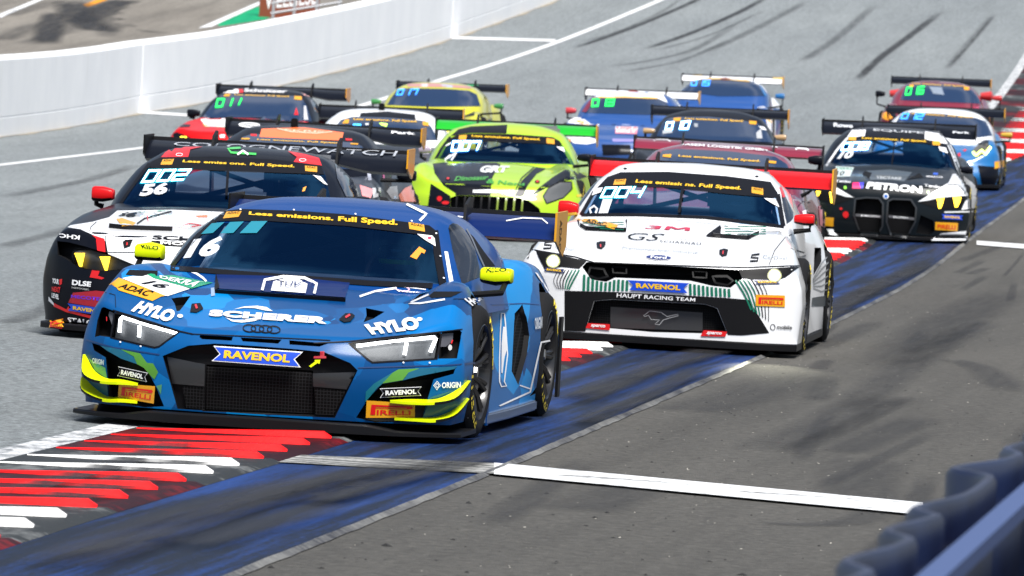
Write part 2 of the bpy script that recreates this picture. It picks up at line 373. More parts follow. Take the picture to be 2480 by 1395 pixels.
strip('ground', lambda y: -150-y*.2, lambda y: 150+y*.2, -40, 900, RUN, -.8, 6., 1)
strip('track', lambda y: WALL(y), lambda y: KR(y)-.05, 12, 420, ASPH, 0.0, 2., 6)
strip('runoff', lambda y: BRf(y)-.05, lambda y: BRf(y)+60, 8, 420, RUN, 0.0, 2., 24)
strip('paddock_yard', lambda y: WALL(y)-120, lambda y: WALL(y)-.25, 12, 420, PADD, 0.0, 2., 24)
strip('blue_strip', lambda y: KR(y)-.02, BRf, 12, 300, BLUEP, .006, 1., 2)
strip('kerb_edge_line', WL, KLf, 20, 300, LINEK, .006, 1.)
strip('track_edge_line', lambda y: EDGE(y)-.09, lambda y: EDGE(y)+.09, 60, 330, LINEP, .006, 1.)

# raised seam along the outer edge of the blue strip
V = []; F = []; ys = np.arange(14, 120, .25); rnd = random.Random(3)
for y in ys:
    x = BRf(y); w = .025+rnd.random()*.012; V += [(x-w, y, elev(y, x)+.004), (x, y, elev(y, x)+.016+rnd.random()*.006), (x+w, y, elev(y, x)+.004)]
for j in range(len(ys)-1):
    for i in range(2): F.append((j*3+i, j*3+i+1, j*3+4+i, j*3+3+i))
tag(mesh_obj('tarmac_seam', V, F, worn_paint('seam_dirt', (.035, .035, .04), (.20, .20, .19), .8, (1, .3, 1), 3., .4, .6)), kind='structure')

# white line running across the run-off, worn where the blue strip has been driven over
def cross(name, a, b, wpx, mat, dz, n=24):
    V = []; F = []
    for i in range(n+1):
        t = i/n; x = a[0]+(b[0]-a[0])*t; y = a[1]+(b[1]-a[1])*t; w = wpx[0]+(wpx[1]-wpx[0])*t
        p = ground(x, y-w/2); q = ground(x, y+w/2); V += [p+Vector((0, 0, dz)), q+Vector((0, 0, dz))]
    for i in range(n): F.append((2*i+1, 2*i+3, 2*i+2, 2*i))
    return tag(mesh_obj(name, V, F, mat), kind='structure')
cross('crossing_line', (1196, 1140), (2235, 1238), (28, 30), LINEN, .012)
cross('crossing_line', (652, 1114), (1196, 1140), (20, 26), LINEW, .012)
cross('crossing_line', (2365, 590), (2520, 602), (10, 11), LINEP, .012)
cross('crossing_line', (335, 272), (470, 281), (6, 6), LINEP, .010)
cross('crossing_line', (1095, 92), (1345, 99), (6, 6), LINEP, .010)

# ribbed red and white kerb: every block is a part, every rib a sub-part
kerb = tag(empty('kerb', (KR(40)-.5, 40, 0)), kind='structure')
RIB = {}
def rib_mesh(mat):
    if mat.name in RIB: return RIB[mat.name]
    w = _w; V = []; F = []; n = 10                         # wedge: thin on the track side, tall and blunt on the outside
    for i in range(n+1):
        t = i/n; x = -w*.93+w*.93*t; h = .004+.040*t**1.1; hw = .012+.055*t
        if i == n: h *= .35; hw *= .75
        if i == n-1: x += w*.055
        V += [(x, -hw, 0), (x, -hw*.45, h), (x, hw*.5, h), (x, hw, 0)]
    for i in range(n):
        for k in range(3): F.append((i*4+k, i*4+k+1, i*4+5+k, i*4+4+k))
    F.append((0, 3, 2, 1)[::-1]); F.append((n*4, n*4+1, n*4+2, n*4+3))
    o = mesh_obj('rib', V, F, mat, None, True, sharp=30)
    bm = bmesh.new(); bm.from_mesh(o.data); bmesh.ops.recalc_face_normals(bm, faces=bm.faces); bm.to_mesh(o.data); bm.free()
    RIB[mat.name] = o.data; COL.objects.unlink(o); bpy.data.objects.remove(o); return RIB[mat.name]
pitch = .68; first = 34.0                                  # the far rib of the red block under the nose of the blue car
k = -5
while first+k*pitch*3 < 175:
    red = (k % 2 == 0); ya = first+(k-1)*pitch*3; yb = first+k*pitch*3
    if yb > 20:
        V = []; F = []; m = 4
        for j in range(m+1):
            y = ya+(yb-ya)*j/m; g = .006 if 0 < j < m else .0
            for i in range(6):
                x = KLf(y)+(KR(y)-KLf(y))*min(i, 4)/4+(.045 if i == 5 else 0); V.append((x-kerb.location.x, y-40, elev(y, x)+(.012+.012*(i/4) if i < 5 else .007)))
        for j in range(m):
            for i in range(5): F.append((j*6+i, j*6+i+1, j*6+7+i, j*6+6+i))
        b = mesh_obj('kerb_block', V, F, KRED if red else KWHT, kerb, True)
        for q in ((0, 1, 2, 3) if red else (1, 2)):
            y = ya+q*pitch
            if y < 20: continue
            r = bpy.data.objects.new('rib', rib_mesh(KREDR if red else KWHTR)); COL.objects.link(r); r.parent = b
            a = math.atan((KR(y+1)-KR(y-1))/2)
            r.location = (KR(y)-.04-kerb.location.x, y-40, elev(y, KR(y))+.016); r.rotation_euler = (0, 0, .02-.02)
    k += 1

# white concrete wall along the left, in cast sections
wall = tag(empty('barrier_wall', (WALL(120), 120, elev(120, WALL(120)))), 'long white painted concrete wall curving along the far left edge of the track', 'wall')
def wall_section(y0, y1, off, kink=0.0):
    n = 10; V = []; F = []
    prof = [(0, 0), (0, .33), (-.012, .345), (0, .36), (-.01, 1.30), (-.05, 1.36), (-.27, 1.36), (-.30, 1.30), (-.32, 0)]
    for i in range(n+1):
        y = y0+(y1-y0)*i/n
        for (dx, z) in prof: V.append((WALL(y)+off+dx-wall.location.x, y-120, elev(y, WALL(y))+z-.02-wall.location.z))
    m = len(prof)
    for i in range(n):
        for j in range(m-1): F.append((i*m+j, i*m+j+1, (i+1)*m+j+1, (i+1)*m+j))
    F.append(tuple(range(m))); F.append(tuple(n*m+j for j in range(m))[::-1])
    o = mesh_obj('wall_panel', V, F, CONC, wall, True, sharp=25)
    bm = bmesh.new(); bm.from_mesh(o.data); bmesh.ops.recalc_face_normals(bm, faces=bm.faces); bm.to_mesh(o.data); bm.free()
edges = [92, ground(339, 274).y, ground(652, 213).y, ground(1095, 94).y, 172, 190]
for i in range(len(edges)-1): wall_section(edges[i], edges[i+1]-.012, .012*(i % 2))
# grime along the foot of the wall
DUST = worn_paint('dust', (.30, .26, .19), (.20, .19, .17), .9, (1, .2, 1), 3., .4, .6)
strip('gutter_dust', lambda y: WALL(y)-.02, lambda y: WALL(y)+.10+.05*math.sin(y*1.7), 95, 190, DUST, .008, .5, 1)

# tyre marks laid on the tarmac
def mark(px, w, mat, dz=.010, name='tyre_mark'):
    P = smoothline([tuple(ground(*p))[:2] for p in px], 8); V = []; F = []; U = []
    for i, p in enumerate(P):
        a = P[max(0, i-1)]; b = P[min(len(P)-1, i+1)]; d = Vector((b[0]-a[0], b[1]-a[1])).normalized(); nx, ny = -d.y*w/2, d.x*w/2
        V += [(p[0]+nx, p[1]+ny, elev(p[1]+ny, p[0]+nx)+dz), (p[0]-nx, p[1]-ny, elev(p[1]-ny, p[0]-nx)+dz)]; U += [(0, i/(len(P)-1)), (1, i/(len(P)-1))]
    for i in range(len(P)-1): F.append((2*i, 2*i+1, 2*i+3, 2*i+2))
    o = mesh_obj(name, V, F, mat); uv = o.data.uv_layers.new(name='UVMap')
    for l in o.data.loops: uv.data[l.index].uv = U[l.vertex_index]
    return tag(o, kind='structure')
for px, w, m in [([(1385, 118), (1520, 72), (1640, 22), (1720, -15)], .22, SKID), ([(1400, 105), (1500, 75), (1600, 30), (1660, -10)], .14, SKIDL), ([(1560, 120), (1680, 78), (1790, 30), (1860, -8)], .24, SKID), ([(1590, 122), (1720, 85), (1850, 25)], .15, SKIDL), ([(2075, 195), (2130, 142), (2200, 90), (2280, 28)], .26, SKID), ([(2290, 170), (2340, 112), (2410, 32)], .24, SKIDL), ([(2300, 160), (2345, 112), (2408, 36)], .12, SKIDL),
                 ([(1700, 130), (1850, 60), (1960, 0)], .3, SKIDL), ([(1940, 150), (2030, 90), (2120, 10)], .3, SKIDL), ([(1480, 160), (1560, 150), (1680, 120), (1780, 60)], .25, SKIDL), ([(1500, 175), (1640, 150), (1760, 100)], .2, SKIDL),
                 ([(0, 785), (60, 770), (130, 740), (180, 690)], .25, SKIDL), ([(0, 600), (120, 570), (230, 530)], .25, SKIDL), ([(0, 480), (200, 440), (330, 400)], .3, SKIDL)]: mark(px, w, m)
for px, w, m in [([(1840, 1095), (1990, 1040), (2080, 990), (2180, 960)], .5, SKIDL), ([(1900, 1100), (2060, 1030), (2200, 960)], .2, SKIDL), ([(2040, 1100), (2120, 1060), (2240, 1010)], .35, SKIDL), ([(2090, 1220), (2080, 1170), (2110, 1110)], .5, SKIDL), ([(1830, 1268), (1980, 1272), (2080, 1262), (2150, 1225)], .25, SKIDL),
                 ([(1380, 1240), (1480, 1200), (1560, 1170)], .5, SKIDL), ([(2300, 870), (2390, 900), (2440, 950)], .35, SKIDL), ([(1650, 1000), (1800, 960), (1960, 900)], .6, SKIDL), ([(2150, 900), (2300, 780), (2450, 700)], .7, SKIDL), ([(2050, 1000), (2250, 850), (2400, 780)], .4, SKIDL)]: mark(px, w, m, .004)
rr = random.Random(11)
for _ in range(34):                                        # old tyre streaks drawn along the run-off
    y0 = rr.uniform(26, 75); x0 = BRf(y0)+rr.uniform(.15, 3.2); l = rr.uniform(2, 9); k = .11+rr.uniform(-.05, .05); n = 8; w = rr.uniform(.05, .28); V = []; F = []; U = []
    for i in range(n+1):
        t = i/n; x = x0+k*l*t+.05*l*t*t*rr.choice((0, 1))*0; y = y0+l*t; V += [(x-w/2, y, elev(y, x)+.003), (x+w/2, y, elev(y, x)+.003)]; U += [(0, t), (1, t)]
    for i in range(n): F.append((2*i, 2*i+1, 2*i+3, 2*i+2))
    o = mesh_obj('tyre_mark', V, F, SKIDL); uv = o.data.uv_layers.new(name='UVMap')
    for lp_ in o.data.loops: uv.data[lp_.index].uv = U[lp_.vertex_index]
    tag(o, kind='structure')
# dark rubber on the blue strip and the kerb
for px, w, m in [([(120, 1395), (400, 1290), (700, 1200), (1050, 1120)], .42, SKID), ([(700, 1240), (1000, 1160), (1200, 1110)], .30, SKID), ([(430, 1340), (640, 1285), (820, 1235)], .3, SKIDL), ([(1380, 985), (1560, 910), (1750, 850)], .35, SKID), ([(1960, 800), (2100, 710), (2260, 640)], .32, SKID), ([(2010, 760), (2160, 680), (2260, 620)], .3, SKIDL), ([(1400, 1040), (1550, 975), (1700, 900)], .2, SKID), ([(120, 1235), (330, 1170), (560, 1100)], .35, SKID), ([(40, 1210), (280, 1140), (450, 1080)], .25, SKID)]: mark(px, w, m, .034)

# paddock behind the wall: tyre marks, painted lines, green verge, sign, railing
for px, w, m in [([(175, 0), (185, 35), (225, 65), (245, 78)], 1.1, SKID), ([(310, 0), (245, 25), (195, 60)], 1.0, SKID), ([(320, 38), (345, 62), (390, 82)], .9, SKID), ([(480, 0), (400, 35), (340, 62)], .9, SKID), ([(138, 30), (120, 70), (112, 108)], .8, SKID), ([(300, 18), (275, 60), (255, 92)], .7, SKIDL), ([(0, 100), (60, 70), (130, 55)], .7, SKIDL), ([(540, 0), (585, 20)], .5, SKIDL), ([(60, 108), (140, 80), (200, 40)], .7, SKIDL), ([(470, 0), (540, 35)], .6, SKIDL), ([(420, 60), (480, 20), (560, 5)], .6, SKIDL), ([(20, 40), (80, 20), (140, 0)], .5, SKIDL)]: mark(px, w, m, .012)
def patch(name, px, mat, dz=.006, kind='structure'):
    V = [ground(*p)+Vector((0, 0, dz)) for p in px]
    n = Vector(((V[1]-V[0]).cross(V[2]-V[0])))
    f = list(range(len(V)));  f = f if n.z > 0 else f[::-1]
    return tag(mesh_obj(name, V, [f], mat, None, False), kind=kind)
patch('orange_line', [(200, 12), (252, -6), (262, 0), (212, 18)], ORANGE); patch('orange_line', [(402, 30), (458, 5), (466, 8), (412, 34)], ORANGE); patch('orange_line', [(255, 13), (370, 24), (368, 29), (255, 18)], ORANGE)
patch('yard_line', [(0, 34), (95, -4), (112, -4), (0, 44)], LINEP)
patch('green_verge', [(495, 66), (640, 5), (640, -12), (800, -12), (640, 48), (520, 66)], GREENP, .006); patch('yard_line', [(480, 69), (632, 3), (632, 11), (512, 66)], LINEP, .012)
ys_ = ground(700, 44).y
def up(px, py): return at_depth(px, py, ys_)
sg = empty('sign_board', up(702, 46)); sg['label'] = 'brown sign board with white capitals behind the white wall'; sg['category'] = 'sign'
SB = pbr('sign_brown', (.22, .05, .02), .5); c0 = up(627, 44); c1 = up(772, 30)
b = MB().prism([c0-sg.location-Vector((0, 0, .3)), c1-sg.location-Vector((0, 0, .3)), c1-sg.location+Vector((0, 0, 1.1)), c0-sg.location+Vector((0, 0, 1.1))], (0, .06, 0)).obj('board', [SB], sg)
v, f, _ = text_shape('VIELLIESE', .02); ux = (c1-c0)
tq = [c0-sg.location+ux*(.08+.88*p[0])+Vector((0, -.006, .20+.42*p[1])) for p in v]
mesh_obj('lettering', tq, f, WHITE, b, False)
for xx in (.02, .98): MB().box(c0-sg.location+ux*xx+Vector((0, .10, .2)), (.07, .07, 2.0)).obj('post', [STEEL], sg)
fz = ground(700, 52).y-.5; fn = tag(empty('railing', at_depth(700, 40, fz)), 'grey metal railing in front of the brown sign board', 'railing'); GALV = pbr('galvanised', (.42, .43, .45), .5, metal=.6)
fp = [(661, 42), (712, 34), (767, 26), (822, 16)]
for p in fp:
    q = at_depth(p[0], p[1], fz)-fn.location; MB().box(q+Vector((0, 0, .35)), (.07, .05, 1.9)).obj('post', [GALV], fn)
for dz_ in (.10, .34):
    a_ = at_depth(655, 43, fz)-fn.location+Vector((0, 0, dz_)); b_ = at_depth(828, 15, fz)-fn.location+Vector((0, 0, dz_)); MB().tube([a_, b_], .032, 8).obj('rail', [GALV], fn)

# rubber crumbs and grit thrown off the racing line
def crumbs(name, n, mat, ybox, xr, size, seed):
    r = random.Random(seed); V = []; F = []
    for _ in range(n):
        y = r.uniform(*ybox); x = BRf(y)+.15+abs(r.gauss(0, 1))*xr if r.random() < .85 else BRf(y)+r.uniform(0, xr*2.5); s_ = size*r.uniform(.4, 1.6); a = r.uniform(0, 6.28); z = elev(y, x)+.001
        k = len(V); el = r.uniform(1, 2.6); up_ = s_*r.uniform(.25, .6)
        for (u, w_, h) in ((-el, -1, 0), (el, -.7, 0), (el*.7, 1, 0), (-el*.8, .8, 0), (0, 0, 1)): V.append((x+(u*math.cos(a)-w_*math.sin(a))*s_, y+(u*math.sin(a)+w_*math.cos(a))*s_, z+h*up_*1.6))
        F += [(k, k+1, k+4), (k+1, k+2, k+4), (k+2, k+3, k+4), (k+3, k, k+4)]
    return tag(mesh_obj(name, V, F, mat, None, False), kind='stuff')
crumbs('rubber_crumbs', 420, pbr('rubber_crumb', (.01, .01, .01), .8), (23, 60), 1.1, .0042, 1)
crumbs('grit', 420, pbr('pale_grit', (.5, .48, .42), .8), (23, 60), 1.5, .0024, 2)
crumbs('rubber_crumbs', 22, MATS['rubber_crumb'], (25, 32), 1.0, .009, 5)

# crash barrier close to the camera: wavy belt, rail, tyres behind
bar = tag(empty('crash_barrier', (.9, 15, 0)), 'out of focus blue crash barrier with wavy top edge in the lower right corner', 'barrier')
def BX(y): return .644+.134*(y-12.66)
BELT = node_mat('belt_blue', lambda t, b, v: (t.links.new(ramp(t, noise(t, v, 2.2, 4, .6), [(.35, (.001, .003, .02)), (.65, (.008, .016, .055))]), b.inputs['Base Color']), setattr(b.inputs['Roughness'], 'default_value', .4)))
bumps = [(11.2, .06), (12.2, .06), (13.1, .07), (14.1, .07), (14.9, .075), (16.6, .11), (17.7, .05), (18.7, .05), (20.2, .05), (22, .05)]
def wave(y):
    w = 0
    for (c, a) in bumps: w = max(w, a*math.exp(-((y-c)/(.16 if y < c else .42))**2))
    return w
V = []; F = []; ys = np.arange(10, 24, .03)
for y in ys:
    x = BX(y)-wave(y)+.02; V += [(x, y, .12), (x, y, .985), (x+.012, y, 1.0), (x+.03, y, 1.0), (x+.038, y, .985), (x+.038, y, .12)]
for j in range(len(ys)-1):
    for i in range(6): F.append((j*6+i, j*6+(i+1) % 6, j*6+6+(i+1) % 6, j*6+6+i))
mesh_obj('belt', [Vector(v)-bar.location for v in V], F, BELT, bar, True, sharp=50)
RAILB = pbr('rail_blue', (.05, .08, .19), .5, spec=.3)
m_ = MB(); m_.prism([(BX(10)+.115, 10, .90), (BX(10)+.150, 10, .93), (BX(10)+.150, 10, .965), (BX(10)+.115, 10, .985)], (.134*14, 14, 0)); m_.v = [tuple(Vector(p)-bar.location) for p in m_.v]; m_.obj('rail', [RAILB], bar)
tm = MB().lathe([(-.10, .17), (-.105, .25), (-.08, .30), (.08, .30), (.105, .25), (.10, .17)], (0, 0, 0), 'z', 24).obj('tyre', [RUBBER], None, smooth=True); td = tm.data; COL.objects.unlink(tm); bpy.data.objects.remove(tm)
for i in range(22):
    y = 10.3+i*.63
    for j in range(4):
        o = bpy.data.objects.new('tyre', td); COL.objects.link(o); o.parent = bar; o.location = Vector((BX(y)+.50+random.uniform(-.02, .02), y, .105+j*.205))-bar.location
# ================================================================== car building kit

def hull_mesh(T, res=1.0):
    """Body shell: a box lattice bent to the car's plan, side and front profiles."""
    na, nb, nc = int(56*res)//2*2, int(110*res), int(20*res)
    Lr = T['len']; top_y, top_a, top_z = T['top_y'], T['top_a'], np.array(T['top_z'])
    sy, sw = T['side_y'], np.array(T['side_w'])            # half widths at c = 0, .25, .5, .75, 1
    nx, ny = zip(*T['nose']); fz, fy = zip(*T['face']); zb = T.get('zb', .10)
    bs = np.linspace(0, 1, nb+1)**1.25
    idx = {}; key = []
    def surf(i, j, k): return i in (0, na) or j in (0, nb) or k in (0, nc)
    for i in range(na+1):
        for j in range(nb+1):
            if i in (0, na) or j in (0, nb): ks = range(nc+1)
            else: ks = (0, nc)
            for k in ks: idx[(i, j, k)] = len(key); key.append((i, j, k))
    K = np.array(key); A = K[:, 0]/na*2-1; A = np.sign(A)*np.abs(A)**.85; B = bs[K[:, 1]]; Cc = K[:, 2]/nc
    aa = np.abs(A)
    def nose(x): return crom(nx, ny, np.abs(x))
    yt = nose(A*np.max(sw))+crom(fz, fy, np.full(len(A), fz[-1]))
    ya = yt+(Lr-yt)*B
    rows = crom(sy, sw, ya); w = np.array([np.interp(c, [0, .25, .5, .75, 1], r) for c, r in zip(Cc, rows)])
    trow = crom(top_y, top_z, ya); zt = np.array([crom(top_a, r, a) for r, a in zip(trow, aa)])
    X = A*w; Z = zb+(zt-zb)*Cc
    y0 = nose(X)+crom(fz, fy, Z); Y = y0+(Lr-y0)*B
    V = np.stack([X, Y, Z], 1); F = []
    g = idx.get
    for i in range(na):
        for j in range(nb):
            F.append((g((i, j, 0)), g((i, j+1, 0)), g((i+1, j+1, 0)), g((i+1, j, 0)))); F.append((g((i, j, nc)), g((i+1, j, nc)), g((i+1, j+1, nc)), g((i, j+1, nc))))
        for k in range(nc):
            F.append((g((i, 0, k)), g((i+1, 0, k)), g((i+1, 0, k+1)), g((i, 0, k+1)))); F.append((g((i, nb, k)), g((i, nb, k+1)), g((i+1, nb, k+1)), g((i+1, nb, k))))
    for j in range(nb):
        for k in range(nc):
            F.append((g((0, j, k)), g((0, j, k+1)), g((0, j+1, k+1)), g((0, j+1, k)))); F.append((g((na, j, k)), g((na, j+1, k)), g((na, j+1, k+1)), g((na, j, k+1))))
    # round off the lattice edges
    Fa = np.array(F); E = np.unique(np.sort(np.concatenate([Fa[:, [0, 1]], Fa[:, [1, 2]], Fa[:, [2, 3]], Fa[:, [3, 0]]]), 1), axis=0)
    di = np.minimum(K[:, 0], na-K[:, 0]); dj = np.minimum(K[:, 1], nb-K[:, 1]); dk = nc-K[:, 2]
    ds = np.sort(np.stack([di, dj, dk], 1), 1)[:, 1]; rr = T.get('round', 2.0)*res
    wgt = np.clip(1-ds/(rr+1), 0, 1)[:, None]; wgt[K[:, 2] == 0] = 0
    for _ in range(int(T.get('iters', 6)*res)):
        s = np.zeros_like(V); c = np.zeros(len(V))
        np.add.at(s, E[:, 0], V[E[:, 1]]); np.add.at(s, E[:, 1], V[E[:, 0]]); np.add.at(c, E[:, 0], 1); np.add.at(c, E[:, 1], 1)
        V += wgt*.6*(s/c[:, None]-V)
    return V, F

def cabin_mesh(T, n=56, levels=20):
    R = np.array(T['cab'])                                  # z, front y, half width, widest y, rear y, power
    z = R[:, 0]; tt = np.linspace(0, 1, len(z)); q = crom(tt, R, np.linspace(0, 1, levels))
    V = []; F = []
    for r in q:
        for k in range(n):
            t = 2*math.pi*k/n; c, s_ = math.cos(t), math.sin(t); p = r[5]
            x = r[2]*math.copysign(abs(c)**(2/p), c)
            y = r[3]-(r[3]-r[1])*abs(s_)**(2/4.5) if s_ > 0 else r[3]+(r[4]-r[3])*abs(s_)**(2/2.0)
            V.append((x, y, r[0]))
    for i in range(levels-1):
        for k in range(n): F.append((i*n+k, (i+1)*n+k, (i+1)*n+(k+1) % n, i*n+(k+1) % n))
    F.append(tuple(range(n))); F.append(tuple((levels-1)*n+k for k in range(n))[::-1])
    return np.array(V), F

def bake_bool(o, cutter, op='DIFFERENCE'):
    m = o.modifiers.new('b', 'BOOLEAN'); m.object = cutter; m.operation = op
    for sv in ('MANIFOLD', 'EXACT'):
        m.solver = sv
        me = bpy.data.meshes.new_from_object(o.evaluated_get(bpy.context.evaluated_depsgraph_get()))
        if len(me.polygons) > .5*len(o.data.polygons): break
    o.modifiers.clear(); old = o.data; o.data = me; bpy.data.meshes.remove(old)
    cm = cutter.data; bpy.data.objects.remove(cutter); bpy.data.meshes.remove(cm)

WHEEL = {}
def wheel_meshes(R=.345, Wd=.30):
    if WHEEL: return WHEEL
    h = Wd/2
    t = MB().lathe([(-h, R-.10), (-h-.008, R-.06), (-h+.005, R-.02), (-h+.03, R), (0, R+.003), (h-.03, R), (h-.005, R-.02), (h+.008, R-.06), (h, R-.10), (h-.03, R-.11), (-h+.03, R-.11)], (0, 0, 0), n=48).obj('tyre', [RUBBER], smooth=True)
    b = MB()                                                # outer face towards +x
    b.lathe([(h-.005, R-.085), (h+.002, R-.10), (h-.03, R-.115), (-h+.02, R-.12), (-h+.02, R-.105), (h-.04, R-.095)], (0, 0, 0), n=48)
    for k in range(10):
        a = 2*math.pi*k/10
        for da in (-.07, .07):
            p0 = Vector((h-.075, .05*math.cos(a), .05*math.sin(a))); p1 = Vector((h-.02, (R-.105)*math.cos(a+da), (R-.105)*math.sin(a+da)))
            b.tube([p0, (p0+p1)/2+Vector((.012, 0, 0)), p1], [.017, .013, .015], 6)
    b.lathe([(h-.11, .0), (h-.045, .0), (h-.05, .055), (h-.08, .07), (h-.11, .07)], (0, 0, 0), n=20, closed=False)
    r = b.obj('rim', [RIM], smooth=True)
    d = MB().lathe([(-.01, .06), (-.01, .185), (.02, .185), (.02, .06)], (0, 0, 0), n=36); d.box((.0, .15, .06), (.09, .09, .17)); d = d.obj('brake_disc', [STEEL])
    nut = MB().lathe([(h-.06, 0), (h-.02, 0), (h-.02, .028), (h-.05, .036)], (0, 0, 0), n=6, closed=False).obj('wheel_nut', [pbr('nut_red', (.3, .3, .3), .3, metal=.8)])
    V = []; F = []                                          # maker's name round the sidewall, twice
    for st in (0, math.pi):
        v, f, asp = text_shape('PIRELLI', .02); k = len(V); span = 1.15
        for (u, w) in v:
            a = st-span/2+span*u; rr = R-.072+.042*w; V.append((h+.0125-.012*abs(w-.4), rr*math.sin(a), rr*math.cos(a)))
        F += [tuple(i+k for i in q) for q in f]
    lt = mesh_obj('lettering', V, F, LETTER_Y, smooth=False)
    for k_, o in (('tyre', t), ('rim', r), ('brake_disc', d), ('wheel_nut', nut), ('lettering', lt)): WHEEL[k_] = o.data; COL.objects.unlink(o); bpy.data.objects.remove(o)
    return WHEEL

GROUP = 'race cars in the pack coming down the track'
def refine(v, f, step):
    """Split long triangles so that flat print follows the curved panel under it."""
    v = list(v); out = []; mid = {}
    st = []
    for t in f:
        for k in range(1, len(t)-1): st.append((t[0], t[k], t[k+1]))
    while st:
        t = st.pop(); L = [(v[t[i]][0]-v[t[i-1]][0])**2+(v[t[i]][1]-v[t[i-1]][1])**2 for i in range(3)]; i = max(range(3), key=lambda q: L[q])
        if L[i] <= step*step or len(out) > 6000: out.append(t); continue
        a, b, c = t[i-1], t[i], t[(i+1) % 3]; k = (min(a, b), max(a, b))
        if k not in mid: mid[k] = len(v); v.append(((v[a][0]+v[b][0])/2, (v[a][1]+v[b][1])/2))
        m = mid[k]; st += [(a, m, c), (m, b, c)]
    return v, out
class Car:
    def __init__(s, label, X, Y, psi, T, dz=0., res=1.0, px_m=None, pitch=0.):
        s.T = T; s.root = empty('race_car', (X, Y, elev(Y, X)+dz)); tag(s.root, label, 'race car', GROUP)
        s.M = Matrix.Translation((X, Y, elev(Y, X)+dz)) @ Matrix.Rotation(-math.radians(psi), 4, 'Z') @ Matrix.Rotation(math.atan(slope(Y+2))+math.radians(pitch), 4, 'X') @ Matrix.Rotation(-math.atan(.02*min(1., max(0., Y-66)/15)), 4, 'Y')
        s.root.matrix_world = s.M; s.Mi = s.M.inverted(); s.R3 = s.Mi.to_3x3()
        s.s = px_m or FPX/Y; s.step = max(4, .022*s.s); s.tg = []; s.vs = {}
        s.bvhs = {}
        s.hull = s.cab = None; s.res = res
    def ray(s, px, py):
        return s.Mi @ CAMP, (s.R3 @ pxray(px, py)).normalized()
    def hit(s, px, py, on=None):
        o, d = s.ray(px, py); best = None
        for k, b in s.bvhs.items():
            if on and k not in on: continue
            r = b.ray_cast(o, d)
            if r[0] is not None and (best is None or r[3] < best[2]): best = (r[0], r[1] if r[1].dot(d) < 0 else -r[1], r[3])
        return best
    def plane(s, px, py, y):                                # local point at local depth y on a line of sight
        o, d = s.ray(px, py); return o+d*((y-o.y)/d.y)
    def sideplane(s, px, py, x):
        o, d = s.ray(px, py); return o+d*((x-o.x)/d.x)
    def build_shell(s, body_mat, cab_mat, body_name='body'):
        T = s.T
        V, F = hull_mesh(T, s.res); s.hull = mesh_obj('body', V, F, [body_mat, DARK, TRIM, CABIN_IN], s.root)
        s.bvhs['hull'] = BVHTree.FromPolygons([tuple(v) for v in V], F)
        V, F = cabin_mesh(T, n=64 if s.res >= 1 else 40); s.cab = mesh_obj('roof', V, F, [cab_mat, DARK, TRIM, CABIN_IN], s.root)
        s.bvhs['cab'] = BVHTree.FromPolygons([tuple(v) for v in V], F)
        for o in (s.hull, s.cab):
            bm = bmesh.new(); bm.from_mesh(o.data); bmesh.ops.recalc_face_normals(bm, faces=bm.faces); bm.to_mesh(o.data); bm.free()
    def cutter(s, loop_out, loop_in, tri, mi):
        n = len(loop_out); v = list(loop_out)+list(loop_in); f = [(i, (i+1) % n, n+(i+1) % n, n+i) for i in range(n)]
        for t in tri: f.append(tuple(t)); f.append(tuple(n+i for i in t)[::-1])
        o = mesh_obj('cutter', v, f, [DARK, DARK, TRIM, CABIN_IN], None, False, [mi]*len(f))
        bm = bmesh.new(); bm.from_mesh(o.data); bmesh.ops.recalc_face_normals(bm, faces=bm.faces); bm.to_mesh(o.data); bm.free()
        o.matrix_world = s.M
        return o
    def cut(s, pts, depth, target='hull', mi=1, d=(0, 1, 0), front=.3, step=None, flat=None):
        """Cut a real recess: the outline is set on the body and driven in along d."""
        d = Vector(d); P = dens(pts, step or s.step*1.5); L3 = []; P2 = []
        for p in P:
            h = s.hit(*p, on=[target])
            if h: L3.append(h[0]); P2.append(p)
        if len(L3) < 3: return
        tri = tessellate_polygon([[Vector((p[0], p[1], 0)) for p in P2]])
        inn = [p+d*depth for p in L3]
        if flat is not None: inn = [Vector((p.x, flat, p.z)) for p in L3]
        bpy.context.view_layer.update()
        bake_bool(s.hull if target == 'hull' else s.cab, s.cutter([p-d*front for p in L3], inn, tri, mi))
    def arches(s, ys, R=.385, x0=.62, zc=.345):
        for y in ys:
            for sg in (-1, 1):
                n = 28; lo = [Vector((sg*1.3, y+R*math.cos(2*math.pi*k/n), zc+R*math.sin(2*math.pi*k/n))) for k in range(n)]
                li = [Vector((sg*x0, p.y, p.z)) for p in lo]; bpy.context.view_layer.update()
                bake_bool(s.hull, s.cutter(lo, li, [(0, i, i+1) for i in range(1, n-1)], 1))
    def side_windows(s, pts, glass=None):
        """Cut the side window through both sides of the cabin and glaze both."""
        P = dens(pts, s.step*2); L3 = []; P2 = []
        for p in P:
            h = s.hit(*p, on=['cab'])
            if h: L3.append(h[0]); P2.append(p)
        tri = tessellate_polygon([[Vector((p.y, p.z, 0)) for p in L3]])
        for sg in (1, -1):
            lo = [Vector((sg*(abs(p.x)+.25), p.y, p.z)) for p in L3]; li = [Vector((sg*.30, p.y, p.z)) for p in L3]; bpy.context.view_layer.update()
            bake_bool(s.cab, s.cutter(lo, li, tri, 3))
        g = s.poly(pts, glass or SIDEG, 'side_window', .002, on=['cab'])
        if g:
            me = g.data.copy(); me.vertices.foreach_set('co', [c*(-1 if k % 3 == 0 else 1) for k, c in enumerate([x for q in g.data.vertices for x in q.co])]); me.flip_normals(); o = bpy.data.objects.new('side_window', me); COL.objects.link(o); o.parent = s.root
